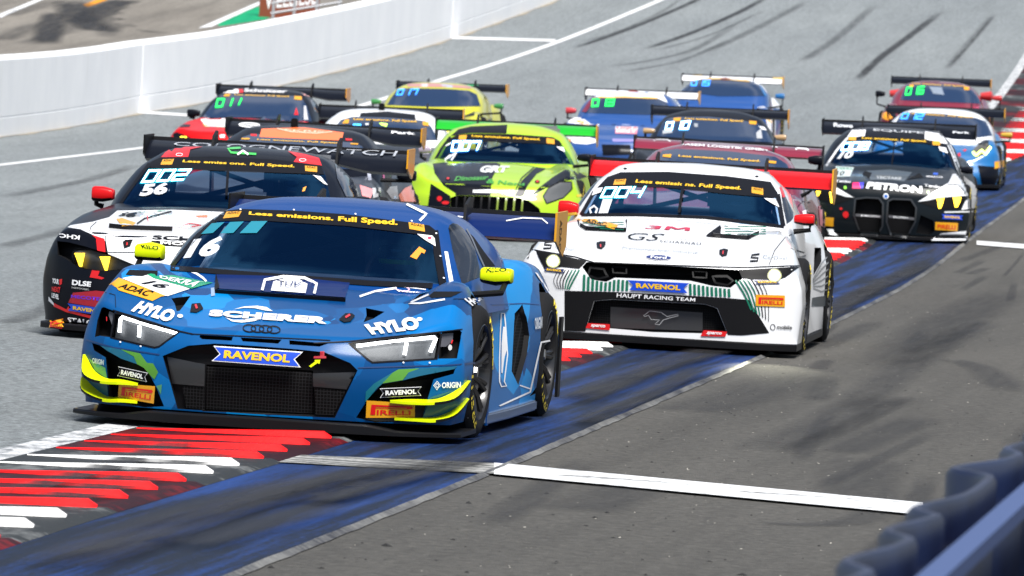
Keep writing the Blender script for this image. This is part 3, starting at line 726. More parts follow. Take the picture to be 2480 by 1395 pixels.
    def rear_window(s, depth=1.5):
        T = s.T['cab']; z0, z1 = T[2][0]+.02, T[5][0]; w0, w1 = T[2][2]-.14, T[5][2]-.12
        q = [(-w0, z0), (w0, z0), (w1, z1), (-w1, z1)]; lo = [Vector((x, 5.2, z)) for x, z in q]; li = [Vector((x, 2.9, z)) for x, z in q]; bpy.context.view_layer.update()
        bake_bool(s.cab, s.cutter(lo, li, [(0, 1, 2), (0, 2, 3)], 3))
    def scoop(s, front, rear, h, mat, mouth, n=14):
        """Raised hood scoop: a wedge standing h above the panel at its open front edge, running flush at the back."""
        A = resample(front, n); B = resample(rear, n); V = []; F = []; fm = []
        for a, b in zip(A, B):
            pa = s.hit(*a, on=['hull']); pb = s.hit(*b, on=['hull'])
            if pa is None or pb is None: continue
            V += [pa[0]-Vector((0, 0, .004)), pa[0]+Vector((0, .012, h)), pa[0]*.5+pb[0]*.5+Vector((0, 0, h*.8)), pb[0]+Vector((0, 0, .003))]
        m = len(V)//4
        for i in range(m-1):
            for k in range(3): F.append((i*4+k, i*4+4+k, i*4+5+k, i*4+1+k)); fm.append(1 if k == 0 else 0)
        for i in (0, m-1): F.append(tuple(i*4+k for k in range(4))); fm.append(0)
        o = mesh_obj('hood_scoop', V, F, [mat, mouth], s.root, False, fm); s.bvhs['scoop%d' % len(s.bvhs)] = BVHTree.FromPolygons(V, F)
        return o
    def finish(s):
        for o in (s.hull, s.cab):
            o.data.polygons.foreach_set('use_smooth', [True]*len(o.data.polygons)); o.data.set_sharp_from_angle(angle=math.radians(38))
    # ---- things laid on the surface -------------------------------------------------
    def lay(s, v2, faces, mat, name, off, parent=None, on=None, label=None, maxk=14):
        L3 = []; nor = []
        for p in v2:
            h = s.hit(p[0], p[1], on)
            L3.append(None if h is None else h[0]+h[1]*off)
        F = []
        for f in faces:
            if any(L3[i] is None for i in f): continue
            ok = True
            for a in range(len(f)):
                i, j = f[a], f[a-1]
                if (L3[i]-L3[j]).length > .02+maxk*math.hypot(v2[i][0]-v2[j][0], v2[i][1]-v2[j][1])/s.s: ok = False; break
            if ok: F.append(f)
        if not F: return None
        used = sorted({i for f in F for i in f}); mp = {i: k for k, i in enumerate(used)}
        V = [L3[i] for i in used]; F = [tuple(mp[i] for i in f) for f in F]
        o = mesh_obj(name, V, F, mat, parent or s.root, True)
        back = Vector((0, -1, .15))
        me = o.data; flip = sum(p.normal.dot(back)*p.area for p in me.polygons) < 0
        if flip: me.flip_normals()
        if label: o['label'] = label
        return o
    def poly(s, pts, mat, name='sticker', off=.004, step=None, curve=False, **k):
        if curve: pts = smoothline(pts, 5, True)
        st = step or s.step; P = dens(pts, st); n = len(P)
        xs = [p[0] for p in P]; ys = [p[1] for p in P]; G = []
        y = min(ys)+st*.5
        while y < max(ys):
            x = min(xs)+st*.5
            while x < max(xs):
                if inside((x, y), P): G.append((x, y))
                x += st
            y += st
        r = delaunay_2d_cdt([Vector(p) for p in P]+[Vector(p) for p in G], [], [list(range(n))], 1, 1e-4)
        return s.lay([(v.x, v.y) for v in r[0]], [tuple(f) for f in r[2]], mat, name, off, **k)
    def stroke(s, pts, w, mat, name='stripe', off=.003, closed=False, curve=False, **k):
        if curve: pts = smoothline(pts, 6, closed)
        P = dens(pts, s.step, closed); n = len(P); v = []; f = []
        for i in range(n):
            a = P[i-1] if (closed or i > 0) else P[i]; b = P[(i+1) % n] if (closed or i < n-1) else P[i]
            dx, dy = b[0]-a[0], b[1]-a[1]; l = math.hypot(dx, dy) or 1; nx, ny = -dy/l*w/2, dx/l*w/2
            v += [(P[i][0]+nx, P[i][1]+ny), (P[i][0]-nx, P[i][1]-ny)]
        for i in range(n if closed else n-1):
            j = (i+1) % n; f.append((2*i, 2*i+1, 2*j+1, 2*j))
        return s.lay(v, f, mat, name, off, **k)
    def text(s, t, quad, mat, bold=.0, name='lettering', off=.007, spacing=1., shape=None, **k):
        v, f, _ = shape if shape is not None else text_shape(t, bold, spacing)
        a, b, c, d = [np.array(q, float) for q in quad]     # TL TR BR BL
        v2 = [tuple((a*(1-u)+b*u)*w+(d*(1-u)+c*u)*(1-w)) for u, w in v]; v2, f = refine(v2, f, s.step)
        return s.lay(v2, f, mat, name, off, **k)
    def seg(s, t, quad, mat=None, glow=None, **k):
        if glow:
            s.text(t, quad, glow, shape=seg_shape(t, .30), name='number_display', off=.011, **k)
        s.text(t, quad, mat or LED, shape=seg_shape(t, .14), name='number_display', off=.013, **k)
    # ---- common parts ---------------------------------------------------------------
    def wheels(s, ys, xo=.985, R=.345, steer=0., letters=True):
        W_ = wheel_meshes()
        for i, y in enumerate(ys):
            for sg in (-1, 1):
                w = bpy.data.objects.new('wheel', None); COL.objects.link(w); w.parent = s.root; w.empty_display_size = .1
                w.location = (sg*(xo-.15), y, R); w.rotation_euler = (random.random()*6, 0, (steer if i == 0 else 0)+(0 if sg > 0 else math.pi))
            
                w.rotation_euler = (random.random()*6, 0, (steer if i == 0 else 0)+(0 if sg > 0 else math.pi))
                for nme in ('tyre', 'rim', 'brake_disc', 'wheel_nut', 'lettering'):
                    o = bpy.data.objects.new(nme, W_[nme]); COL.objects.link(o); o.parent = w
    def splitter(s, ext=.07, zt=.10, zbot=.055, w=1.0, prof=None, mat=None, n=40, back=.55):
        nx, ny = zip(*s.T['nose']); fz, fy = zip(*s.T['face']); f0 = fy[0]
        xs = np.linspace(-w, w, n+1); V = []; F = []
        for x in xs:
            yy = float(crom(nx, ny, abs(x)))+f0-ext; t = float(np.interp(abs(x), *zip(*prof))) if prof else zt
            V += [(x, yy, zbot), (x, yy, t-.008), (x, yy+.012, t), (x, yy+back, t), (x, yy+back, zbot)]
        for i in range(n):
            for k in range(5): F.append((i*5+k, (i+1)*5+k, (i+1)*5+(k+1) % 5, i*5+(k+1) % 5))
        F.append((0, 1, 2, 3, 4)); F.append(tuple(n*5+k for k in (4, 3, 2, 1, 0)))
        o = mesh_obj('splitter', V, F, mat or CARBON, s.root, True, sharp=30)
        s.bvhs['split'] = BVHTree.FromPolygons(V, F)
        return o
    def wing(s, y, z, half, mat, ep_mat=GOLD, kind='flat', chord=.36, under=CARBON, necks=(.45,), ep=(.30, .24), neck_base=.85, aoa=.10):
        n = 36; xs = np.linspace(-half, half, n+1); V = []; F = []; m = 10
        for x in xs:
            a = abs(x)/half
            drop = 0.
            if kind == 'swoop': drop = .045*float(np.interp(a, [0, .45, .7, 1], [0, 0, 1, 1]))
            zr = z                                           # trailing edge high, leading edge low
            c = chord
            for k in range(m):
                t = k/(m-1) if k < m/2 else 0
            prof = [(0, -aoa-drop), (.03, -aoa+.022-drop), (.30*c, -aoa*.62+.03-drop*.8), (.65*c, -aoa*.25+.02-drop*.3), (c-.01, -.012), (c, .0), (c+.004, .012), (c-.012, .012), (c-.02, -.026), (.6*c, -aoa*.5-.03-drop*.5), (.25*c, -aoa*.9-.03-drop)]
            V += [(x, y-c+p[0], zr+p[1]-.012) for p in prof]
        m = 11
        for i in range(n):
            for k in range(m): F.append((i*m+k, (i+1)*m+k, (i+1)*m+(k+1) % m, i*m+(k+1) % m))
        F.append(tuple(range(m))); F.append(tuple(n*m+k for k in range(m))[::-1])
        fm = []
        for i in range(n):
            for k in range(m): fm.append(0 if k in (0, 1, 2, 3) else 1)
        o = mesh_obj('rear_wing', V, F, [mat, under], s.root, True, fm+[1, 1], sharp=40)
        bm = bmesh.new(); bm.from_mesh(o.data); bmesh.ops.recalc_face_normals(bm, faces=bm.faces); bm.to_mesh(o.data); bm.free()
        s.bvhs['wing'] = BVHTree.FromPolygons(V, F)
        for sg in (-1, 1):
            x = sg*half; pr = [(x, y-chord-.03, z+.012), (x, y+.03, z+.018), (x, y+.03, z-ep[1]+.06), (x, y-.10, z-ep[1]), (x, y-chord-.03, z-ep[1]*.62)]
            b = MB().prism(pr, (sg*.012, 0, 0), 0); e = b.obj('wing_endplate', [CARBON if sg < 0 and ep_mat is GOLD else ep_mat], o)
            for xn in necks:
                q = [(sg*xn-.008, y-chord*.62, z-.02), (sg*xn-.008, y-chord*.62, z+.062), (sg*xn-.008, y-chord*.75, z+.07), (sg*xn-.008, y-chord-.06, z+.03), (sg*xn-.008, y-chord-.12, z-.12), (sg*xn-.008, y-chord-.06, neck_base), (sg*xn-.008, y-chord+.08, neck_base), (sg*xn-.008, y-chord-.02, z-.13), (sg*xn-.008, y-chord-.015, z-.035)]
                MB().prism(q, (.016, 0, 0)).obj('wing_support', [CARBON], o)
        return o
    def mirror(s, c, size, mat, base, side, lower=None, taper=.7):
        """Wing mirror: rounded housing at local point c, on a bent stalk from the body."""
        w, d, h = size; V = []; F = []; n = 16; c = Vector(c)
        st = [(-.5, .55), (-.42, .85), (-.15, 1.), (.2, 1.), (.42, .95), (.5, .8)]
        for (t, k) in st:
            ww = w/2*k*(1 if True else 1)
            for j in range(n):
                a = 2*math.pi*j/n; x = math.copysign(abs(math.cos(a))**.26, math.cos(a))*w/2*(.82+.18*k); z = math.copysign(abs(math.sin(a))**.3, math.sin(a))*h/2*k
                if x*side < 0: z *= taper+.3*(1-abs(x)/(w/2))
                V.append(c+Vector((x, t*d, z)))
        for i in range(len(st)-1):
            for j in range(n): F.append((i*n+j, i*n+(j+1) % n, (i+1)*n+(j+1) % n, (i+1)*n+j))
        F.append(tuple(range(n))[::-1]); F.append(tuple((len(st)-1)*n+j for j in range(n)))
        mats = [mat, lower or mat, DGLASS]; fm = []
        for f in F:
            zc = sum(V[i].z for i in f)/len(f); fm.append(1 if zc < c.z-h*.22 else 0)
        fm[-1] = 2
        o = mesh_obj('mirror', V, F, mats, s.root, True, fm, sharp=50)
        s.bvhs['mir%d' % len(s.bvhs)] = BVHTree.FromPolygons([tuple(v) for v in V], F)
        b = Vector(base); e = c+Vector((side*w*.30, 0, -h*.35)); mid = Vector((e.x, b.y*.5+e.y*.5, b.z*.7+e.z*.3))
        MB().tube([e, mid, b*.6+mid*.4, b], [.016, .017, .017, .02], 8).obj('mirror_stalk', [TRIM], o, smooth=True)
        return o
    def glass(s, pts, mat=WIND, name='windscreen', on=('cab',), off=.002, **k):
        return s.poly(pts, mat, name, off, on=on, **k)
    def banner(s, txt_quad, patches, bold=.03, adac=True):
        s.text('Less emissions. Full Speed.', txt_quad, YELLOW, bold=bold, off=.007, on=['cab'])
        for p in patches:
            s.poly(p, GOLD, 'sticker', off=.007, on=['cab'])
            if adac:
                a, b, c, d = [np.array(q, float) for q in p]; f = lambda u, w: tuple((a*(1-u)+b*u)*(1-w)+(d*(1-u)+c*u)*w)
                s.text('ADAC', [f(.12, .1), f(.9, .1), f(.9, .42), f(.12, .42)], BLACK, .01, off=.009, on=['cab'])
    def pirelli(s, quad, off=.004, on=None, small=False):
        a, b, c, d = [np.array(q, float) for q in quad]; f = lambda u, w: tuple((a*(1-u)+b*u)*(1-w)+(d*(1-u)+c*u)*w)
        s.poly(quad, GOLD, 'sticker', off=off, on=on); o2 = off+.002
        k = dict(off=o2, on=on)
        if not small:
            s.poly([f(.10, .22), f(.93, .22), f(.95, .31), f(.93, .42), f(.83, .42), f(.83, .33), f(.19, .33), f(.19, .82), f(.09, .82)], RED, 'lettering', **k)
            s.poly([f(.19, .39), f(.84, .39), f(.84, .43), f(.19, .43)], RED, 'lettering', **k)
            s.text('IRELLI', [f(.22, .52), f(.91, .52), f(.91, .82), f(.22, .82)], RED, .02, **k)
        else:
            s.text('PIRELLI', [f(.1, .3), f(.9, .3), f(.9, .8), f(.1, .8)], RED, .02, **k)
    def driver(s, x, y, z, helmet, visor, suit, label, accent=None):
        """Seated driver: helmeted head, shoulders, arms forward to the wheel."""
        p = empty('person', s.M @ Vector((x, y, z-.55))); p.matrix_world = s.M @ Matrix.Translation((x, y, z-.55)); tag(p, label, 'person')
        bm = bmesh.new(); J = {}
        def add(k, co, r, par=None):
            v = bm.verts.new(co); J[k] = (v, r)
            if par: bm.edges.new((J[par][0], v))
        add('hip', (0, .10, .0), .15); add('chest', (0, .12, .28), .17, 'hip'); add('neck', (0, .08, .43), .065, 'chest')
        for sg in (-1, 1):
            k = 'L' if sg > 0 else 'R'
            add('sh'+k, (sg*.19, .10, .38), .075, 'chest'); add('el'+k, (sg*.27, -.12, .24), .052, 'sh'+k); add('wr'+k, (sg*.16, -.34, .34), .036, 'el'+k); add('ha'+k, (sg*.15, -.41, .37), .04, 'wr'+k)
            add('kn'+k, (sg*.16, -.45, .05), .085, 'hip'); add('ft'+k, (sg*.14, -.85, -.1), .05, 'kn'+k)
        me = bpy.data.meshes.new('body'); bm.verts.index_update(); bm.to_mesh(me); rad = {v.index: r for v, r in J.values()}; bm.free()
        o = bpy.data.objects.new('suit', me); COL.objects.link(o)
        md = o.modifiers.new('s', 'SKIN')
        for i, dv in enumerate(me.skin_vertices[0].data): dv.radius = (rad[i], rad[i]*.9); dv.use_root = (i == 0)
        o.modifiers.new('u', 'SUBSURF').levels = 1
        m2 = bpy.data.meshes.new_from_object(o.evaluated_get(bpy.context.evaluated_depsgraph_get())); o.modifiers.clear(); o.data = m2; m2.materials.clear(); m2.materials.append(suit)
        m2.polygons.foreach_set('use_smooth', [True]*len(m2.polygons)); o.parent = p
        V = []; F = []; nu, nv = 28, 18; fm = []                 # full-face helmet
        for i in range(nv+1):
            t = math.pi*i/nv
            for j in range(nu):
                a = 2*math.pi*j/nu; r = math.sin(t); zz = math.cos(t)
                yy = -math.cos(a)*r; xx = math.sin(a)*r
                f_ = 1+(.16 if (yy < -.3 and zz < -.05) else 0)
                V.append((xx*.128, yy*.150*f_, .60+zz*(.145 if zz > -.6 else .135)))
        for i in range(nv):
            for j in range(nu):
                F.append((i*nu+j, i*nu+(j+1) % nu, (i+1)*nu+(j+1) % nu, (i+1)*nu+j)); a = 2*math.pi*(j+.5)/nu; t = math.pi*(i+.5)/nv
                front = -math.cos(a) < -.15
                fm.append(1 if front and 1.25 < t < 1.75 else (2 if 1.75 <= t < 1.95 else 0))
        mesh_obj('helmet', V, F, [helmet, visor, accent or helmet], p, True, fm)
        return p

def pose(zf, pt, yt, pw, yw):
    """Where a car stands: its nose depth, and where its screen banner and its wing centre are seen."""
    a = at_depth(pt[0], pt[1], zf+yt); b = at_depth(pw[0], pw[1], zf+yw); k = (b.x-a.x)/(yw-yt)
    return a.x-k*yt, zf, math.degrees(math.atan(k))
def resample(pts, n):
    L = [0.]
    for i in range(1, len(pts)): L.append(L[-1]+math.hypot(pts[i][0]-pts[i-1][0], pts[i][1]-pts[i-1][1]))
    return [(float(np.interp(L[-1]*k/n, L, [p[0] for p in pts])), float(np.interp(L[-1]*k/n, L, [p[1] for p in pts]))) for k in range(n+1)]
def cz(x0, y0, k): return lambda *p: [(x0+u/k, y0+v/k) for u, v in p]
def strut_quad(a, b, c, d): return [a, b, c, d]
# ------------------------------------------------------------------ blue mid-engined coupe, number 16
T_R8 = dict(len=4.55, zb=.10, round=1.6, iters=5,
    nose=[(0, 0), (.3, .012), (.55, .055), (.75, .13), (.9, .24), (1.0, .36)],
    face=[(.10, .02), (.30, .0), (.42, .02), (.47, .05), (.56, .10), (.80, .14)],
    top_y=[.05, .25, .45, .7, .95, 1.25, 1.6, 2.2, 2.9, 3.4, 4.0, 4.6],
    top_a=[0, .35, .6, .72, .84, .93, 1.0],
    top_z=[[.50, .50, .50, .505, .51, .51, .50], [.535, .53, .53, .54, .55, .55, .52], [.58, .57, .575, .60, .625, .62, .56], [.635, .62, .63, .68, .735, .73, .64], [.685, .67, .68, .735, .795, .785, .69],
           [.73, .72, .715, .745, .80, .785, .70], [.66, .66, .68, .75, .775, .76, .69], [.64, .64, .66, .75, .775, .76, .70], [.64, .64, .68, .80, .82, .80, .72], [.70, .70, .78, .85, .865, .84, .74], [.85, .85, .86, .855, .85, .82, .72], [.84, .84, .84, .83, .82, .80, .70]],
    side_y=[0, .5, 1.0, 1.42, 1.7, 2.1, 2.6, 3.1, 3.6, 4.2, 4.6],
    side_w=[[.88, .93, .96, .955, .93], [.94, .98, .99, .98, .95], [.95, .985, .995, .985, .945], [.95, .965, .965, .95, .90], [.95, .93, .895, .87, .83], [.95, .92, .875, .845, .81], [.95, .92, .88, .85, .81], [.96, .965, .955, .935, .87], [.96, .99, 1.0, .985, .92], [.93, .97, .98, .95, .88], [.86, .9, .92, .9, .84]],
    cab=[(.62, 1.12, .88, 2.3, 4.35, 5.0), (.74, 1.30, .845, 2.35, 4.3, 5.0), (.82, 1.50, .825, 2.38, 4.2, 4.8), (.92, 1.74, .785, 2.4, 4.0, 4.0), (1.02, 1.98, .692, 2.45, 3.7, 4.0), (1.09, 2.16, .60, 2.5, 3.45, 3.8), (1.135, 2.31, .47, 2.5, 3.2, 3.4), (1.16, 2.46, .31, 2.55, 2.95, 2.4), (1.168, 2.6, .05, 2.65, 2.75, 2.2)])
def facet_paint(name, cols, scale, dark=None):
    m = pbr(name, cols[0], .38, coat=.24, spec=.10); m.node_tree.nodes['Principled BSDF'].inputs['Coat Roughness'].default_value = .18; t = m.node_tree; b = t.nodes['Principled BSDF']; c = t.nodes.new('ShaderNodeTexCoord')
    mp = t.nodes.new('ShaderNodeMapping'); mp.inputs['Scale'].default_value = (1.15, .62, .9); mp.inputs['Rotation'].default_value = (0, .35, .5)
    v = t.nodes.new('ShaderNodeTexVoronoi'); v.distance = 'MANHATTAN'; v.inputs['Scale'].default_value = scale; sp = t.nodes.new('ShaderNodeSeparateColor'); r = t.nodes.new('ShaderNodeValToRGB'); r.color_ramp.interpolation = 'CONSTANT'
    e = r.color_ramp.elements
    while len(e) < len(cols): e.new(.5)
    for i, cc in enumerate(cols): e[i].position = i/len(cols); e[i].color = (*cc, 1)
    t.links.new(c.outputs['Object'], mp.inputs[0]); t.links.new(mp.outputs[0], v.inputs['Vector']); t.links.new(v.outputs['Color'], sp.inputs[0]); t.links.new(sp.outputs[0], r.inputs[0]); t.links.new(r.outputs[0], b.inputs['Base Color'])
    return m
BLUEF = facet_paint('paint_blue_facets', [(.0003, .060, .20), (.0003, .085, .27), (.0003, .040, .15), (.0005, .13, .38), (.0003, .072, .235), (.0005, .19, .49), (.0003, .05, .175)], 3.0)
BLUED = pbr('paint_deep_blue', (.0005, .04, .18), .34, coat=.3, spec=.15); WINGB = pbr('paint_wing_navy', (.002, .013, .085), .35, coat=.15, spec=.12)
c = Car('blue coupe numbered 16 leading the pack, with neon yellow mirrors and canards', -1.245, 34.25, 7.7, T_R8, res=1.0, px_m=470)
hero = c
c.build_shell(BLUEF, BLUED)
c.splitter(ext=.09, w=1.0, prof=[(0, .094), (.56, .090), (.70, .066), (1.04, .062)], zbot=.04)
a_ = cz(190, 640, 6.643); b_ = cz(170, 820, 6.643); h_ = cz(480, 640, 6.643); d_ = cz(820, 740, 6.643); e_ = cz(820, 870, 6.643); f_ = cz(840, 480, 5.814); g_ = cz(1100, 580, 2.79); q1 = cz(160, 440, 3.875); q3 = cz(160, 740, 3.875); q4 = cz(760, 740, 3.875); q2 = cz(760, 440, 3.875)
WS = [(408, 650), (470, 578), (542, 513), (583, 508), (712, 512), (840, 521), (995, 541), (1040, 548), (1056, 561), (1068, 620), (1082, 697), (900, 690), (660, 672)]
WSI = [(425, 648), (480, 580), (520, 540), (645, 537), (840, 549), (1005, 568), (1042, 577), (1052, 620), (1064, 688), (900, 683), (660, 666)]
# openings cut into the shell
c.cut(WSI, 1.25, 'cab', 3)
SIDEW = f_((1430, 430), (1445, 380), (1490, 350), (1560, 368), (1650, 440), (1745, 580), (1815, 760), (1870, 1000), (1870, 1110), (1620, 1215), (1555, 1000), (1480, 700))
HLR = d_((165, 612), (1610, 432), (1645, 470), (1580, 858), (545, 918), (470, 868)); HLRV = d_((1660, 430), (1950, 395), (1985, 430), (1905, 850), (1600, 856))
HLL = a_((585, 792), (640, 790), (1625, 1092), (1480, 1195), (1300, 1325), (1225, 1342), (525, 1182)); HLLV = a_((372, 702), (410, 688), (585, 755), (555, 880), (512, 1175), (345, 1150), (265, 1170), (305, 900))
c.cut(HLR, .09, mi=1); c.cut(HLL, .09, mi=1); c.cut(HLRV, .12, mi=1); c.cut(HLLV, .12, mi=1)
GR = [(394, 862), (456, 837), (520, 832), (620, 838), (720, 846), (786, 853), (848, 879), (866, 897), (811, 1012), (620, 1003), (430, 990)]
c.cut(GR, .05, mi=2)
c.cut([(493, 884), (752, 899), (758, 1006), (490, 996)], .14, mi=1)
IL = b_((352, 70), (385, 190), (570, 305), (605, 640), (630, 1105), (860, 1120), (1510, 1090), (1380, 770), (1270, 560), (1190, 470), (1080, 412), (830, 325), (600, 190), (480, 110))
IR = e_((1890, 110), (1850, 235), (1530, 325), (1430, 650), (1305, 1105), (1000, 1120), (280, 940), (470, 640), (700, 400), (1060, 340), (1300, 270), (1750, 160))
c.cut(IL, .10, mi=2); c.cut(IR, .10, mi=2)
for sl_ in (h_((30, 1140), (560, 1168), (540, 1230), (60, 1205), (20, 1170)), h_((680, 1178), (1345, 1212), (1285, 1278), (715, 1240)), h_((1465, 1222), (2090, 1275), (1950, 1325), (1470, 1292))): c.cut(sl_, .06, mi=1)
for tv in (a_((1495, 545), (1805, 510), (1700, 660), (1625, 750), (1580, 755), (1550, 640)), d_((440, 38), (740, 100), (560, 210), (400, 270), (450, 160))): c.cut(tv, .05, d=(0, .5, -.85), mi=1)
VENT = g_((408, 500), (460, 437), (495, 560), (508, 650), (490, 780), (433, 985), (388, 890), (398, 700))
c.cut(VENT, .12, d=(-1, .1, 0), mi=1)
c.cut(g_((510, 1060), (572, 975), (572, 1140), (545, 1145)), .10, d=(-1, .1, 0), mi=1)
c.arches((1.03, 3.70), R=.40)
c.finish()
# glazing, interior
c.glass(WS, WIND)
c.poly([(542, 513), (583, 508), (712, 512), (840, 521), (995, 541), (1040, 548), (1056, 561), (1060, 580), (1005, 568), (840, 549), (645, 537), (518, 537)], BLACK, 'sunstrip', .005, on=['cab'])
c.stroke([(412, 650), (660, 670), (900, 688), (1080, 695)], 12, BLACK, 'screen_border', .005, on=['cab', 'hull']); c.stroke([(1052, 560), (1060, 620), (1073, 695)], 18, BLACK, 'screen_border', .005, on=['cab']); c.stroke([(414, 650), (472, 580), (520, 535)], 9, BLACK, 'screen_border', .005, on=['cab'])
c.side_windows(SIDEW); c.poly(f_((1690, 462), (1790, 560), (1930, 760), (2085, 960), (1935, 970), (1815, 700)), DARK, 'quarter_vent', .003, on=['cab']); c.stroke(f_((1680, 440), (1760, 590), (1840, 780), (1925, 965)), 3.5, STEEL, 'window_trim', .005, on=['cab'])
CAGE = pbr('cage_grey', (.35, .37, .40), .45)
cg = MB()
for sg in (-1, 1):
    cg.tube([(sg*.66, 1.75, .72), (sg*.56, 2.05, .99), (sg*.50, 2.25, 1.07), (sg*.50, 2.75, 1.08), (sg*.58, 2.9, .75)], .022, 8)
cg.tube([(-.50, 2.25, 1.07), (.50, 2.25, 1.07)], .02, 8); cg.tube([(-.5, 2.75, 1.07), (.52, 2.9, .76)], .02, 8); cg.tube([(-.55, 2.85, .78), (.5, 2.75, 1.07)], .02, 8)
cg.obj('roll_cage', [CAGE], c.root, smooth=True)
MB().box((0, 1.75, .70), (1.35, .5, .14)).obj('dashboard', [CABIN_IN], c.root, bevel=.04)
MB().box((.36, 2.62, .84), (.46, .12, .52)).box((.36-.2, 2.50, .90), (.07, .24, .26)).box((.36+.2, 2.50, .90), (.07, .24, .26)).obj('seat', [pbr('seat_grey', (.16, .17, .19), .6)], c.root, bevel=.03)
MB().lathe([(-.012, .145), (.012, .145), (.012, .165), (-.012, .165)], (0, 0, 0), 'x', 24).obj('steering_wheel', [TRIM], c.root).matrix_local = Matrix.Translation((.34, 2.02, .79)) @ Matrix.Rotation(math.radians(70), 4, 'Z') @ Matrix.Rotation(math.radians(15), 4, 'Y')
wn = MB()
for k in range(5): wn.box((.585+.0*k, 2.2+.06*k, .98-.055*k), (.02, .03, .05))
wn.obj('window_net', [pbr('net_grey', (.55, .57, .6), .7)], c.root)
c.driver(.335, 2.34, .84, pbr('helmet_dark', (.16, .17, .19), .2, coat=1), pbr('visor', (.02, .025, .03), .08, coat=1), pbr('suit_dark', (.06, .07, .09), .8), 'driver in dark helmet with green trim behind the windscreen of the blue car 16', pbr('helmet_green', (.2, .75, .03), .4))
c.poly(f_((890, 830), (1020, 690), (1110, 745), (1090, 790), (1050, 770), (980, 870)), sticker_mat((.9, .30, .02)), 'sticker', .004, on=['cab'])
c.banner([q1((1720, 290))[0], (963, 534), (963, 552), q1((1712, 328))[0]], [q1((1510, 292), (1650, 287), (1620, 340), (1475, 355)), f_((868, 352), (1085, 388), (1098, 488), (880, 448))], bold=.035)
c.poly(f_((985, 515), (1200, 540), (1235, 580), (1248, 690), (1100, 600)), WHITE, 'sticker', .006, on=['cab']); c.poly(ell(1040, 579, 5, 3), sticker_mat((.5, .03, .08)), 'sticker', .008, on=['cab'])
c.text('16', q1((1210, 540), (1515, 512), (1400, 700), (1100, 728)), sticker_mat((.62, .65, .70)), .05, on=['cab'], off=.005)
TEAL = pbr('led_panel_teal', (.01, .16, .22), .4, emit=(.0, .10, .14), estr=.35)
for qd in (q1((1370, 400), (1490, 388), (1380, 490), (1270, 500)), q1((1540, 388), (1670, 382), (1570, 490), (1450, 495)), q1((1740, 380), (1890, 378), (1790, 490), (1630, 492))): c.poly(qd, TEAL, 'number_display', .006, on=['cab'])
# lamps
for pts, drl, in_ in ((HLR, ([(290, 628), (900, 545), (1560, 500), (1585, 520), (1490, 735)], [(1105, 580), (1070, 775)]), d_), (HLL, ([(640, 1075), (655, 870), (690, 828), (1100, 945), (1580, 1095)], [(968, 965), (958, 1150)]), a_)):
    lp = c.poly(pts, LAMPIN, 'headlight', -.030)
    for st in drl: c.stroke(in_(*st), 8.5, DRL, 'daytime_light', -.012, parent=lp)
    c.glass(pts, LENS, 'lamp_glass', on=('hull',), parent=lp)
    c.stroke(pts, 4, BLACK, 'lamp_border', .003, closed=True)
c.poly(a_((455, 730), (560, 770), (525, 1010), (480, 900), (440, 800)), sticker_mat((.10, .10, .11)), 'sticker', -.02); c.poly(d_((1700, 440), (1890, 425), (1880, 560), (1760, 640), (1650, 640)), sticker_mat((.06, .06, .07)), 'sticker', -.02)
c.stroke(a_((430, 830), (432, 900)), 2, RED, 'sticker', -.01); c.stroke(d_((1855, 545), (1835, 600)), 3, RED, 'sticker', -.01); c.poly(ell(1093, 840, 5, 7), sticker_mat((.45, .45, .45)), 'tow_eye', -.01)
# hood graphics
TUVB = h_((295, 175), (1390, 205), (2440, 310), (2370, 540), (2350, 545), (270, 400)); c.poly(TUVB, WINGB, 'hood_vent_panel', .005)
lipP = [c.hit(*p, on=['hull']) for p in dens(h_((268, 462), (2368, 603)), 14, False)]
lb = MB(); pv = None; V = []; F = []
for (p, n_, _) in lipP: V += [p+n_*.0-Vector((0, .006, 0)), p+n_*.019-Vector((0, .008, 0)), p+n_*.019+Vector((0, .006, 0)), p+n_*.0+Vector((0, .006, 0))]
for i in range(len(lipP)-1):
    for k in range(4): F.append((i*4+k, i*4+(k+1) % 4, i*4+4+(k+1) % 4, i*4+4+k))
F += [(0, 1, 2, 3), tuple(len(V)-4+k for k in (3, 2, 1, 0))]
mesh_obj('hood_gurney', V, F, BLACK, c.root, False)
c.poly(h_((290, 165), (340, 400), (268, 455), (262, 400)), BLACK, 'vent_fence', .012); c.poly(h_((205, 390), (265, 385), (270, 515), (205, 525)), sticker_mat((.25, .35, .55)), 'vent_bracket', .004)
c.stroke(h_((1030, 445), (1075, 275), (1370, 222), (1710, 245), (1905, 335), (1865, 500)), 6.5, WHITE, 'sticker', .010); c.poly(h_((1170, 450), (1210, 300), (1390, 252), (1630, 268), (1758, 345), (1725, 492)), WHITE, 'sticker', .010)
c.text('TÜV', h_((1265, 290), (1690, 330), (1610, 418), (1295, 398)), NAVY, .0, off=.022)
c.text('SCHERER', h_((190, 745), (2095, 870), (2065, 980), (165, 850)), WHITE, .07, spacing=1.1)
c.poly(h_((570, 735), (740, 690), (950, 678), (1100, 700), (1200, 765), (1080, 755), (900, 715), (740, 712)), WHITE, 'lettering'); c.poly(h_((435, 865), (560, 905), (740, 905), (900, 872), (1030, 885), (900, 925), (700, 950), (540, 930)), WHITE, 'lettering')
for (u, v) in ((825, 1040), (955, 1045), (1085, 1052), (1215, 1062)):
    p = h_((u, v))[0]; c.stroke(ell(p[0], p[1], 15.5, 8.6, 4), 2.6, BLACK, 'emblem', .004, closed=True)
c.text('HYLO', d_((405, 325), (1260, 185), (1320, 400), (540, 490)), WHITE, .065); c.text('HYLO', a_((1010, 605), (1590, 770), (1470, 960), (835, 770)), WHITE, .065)
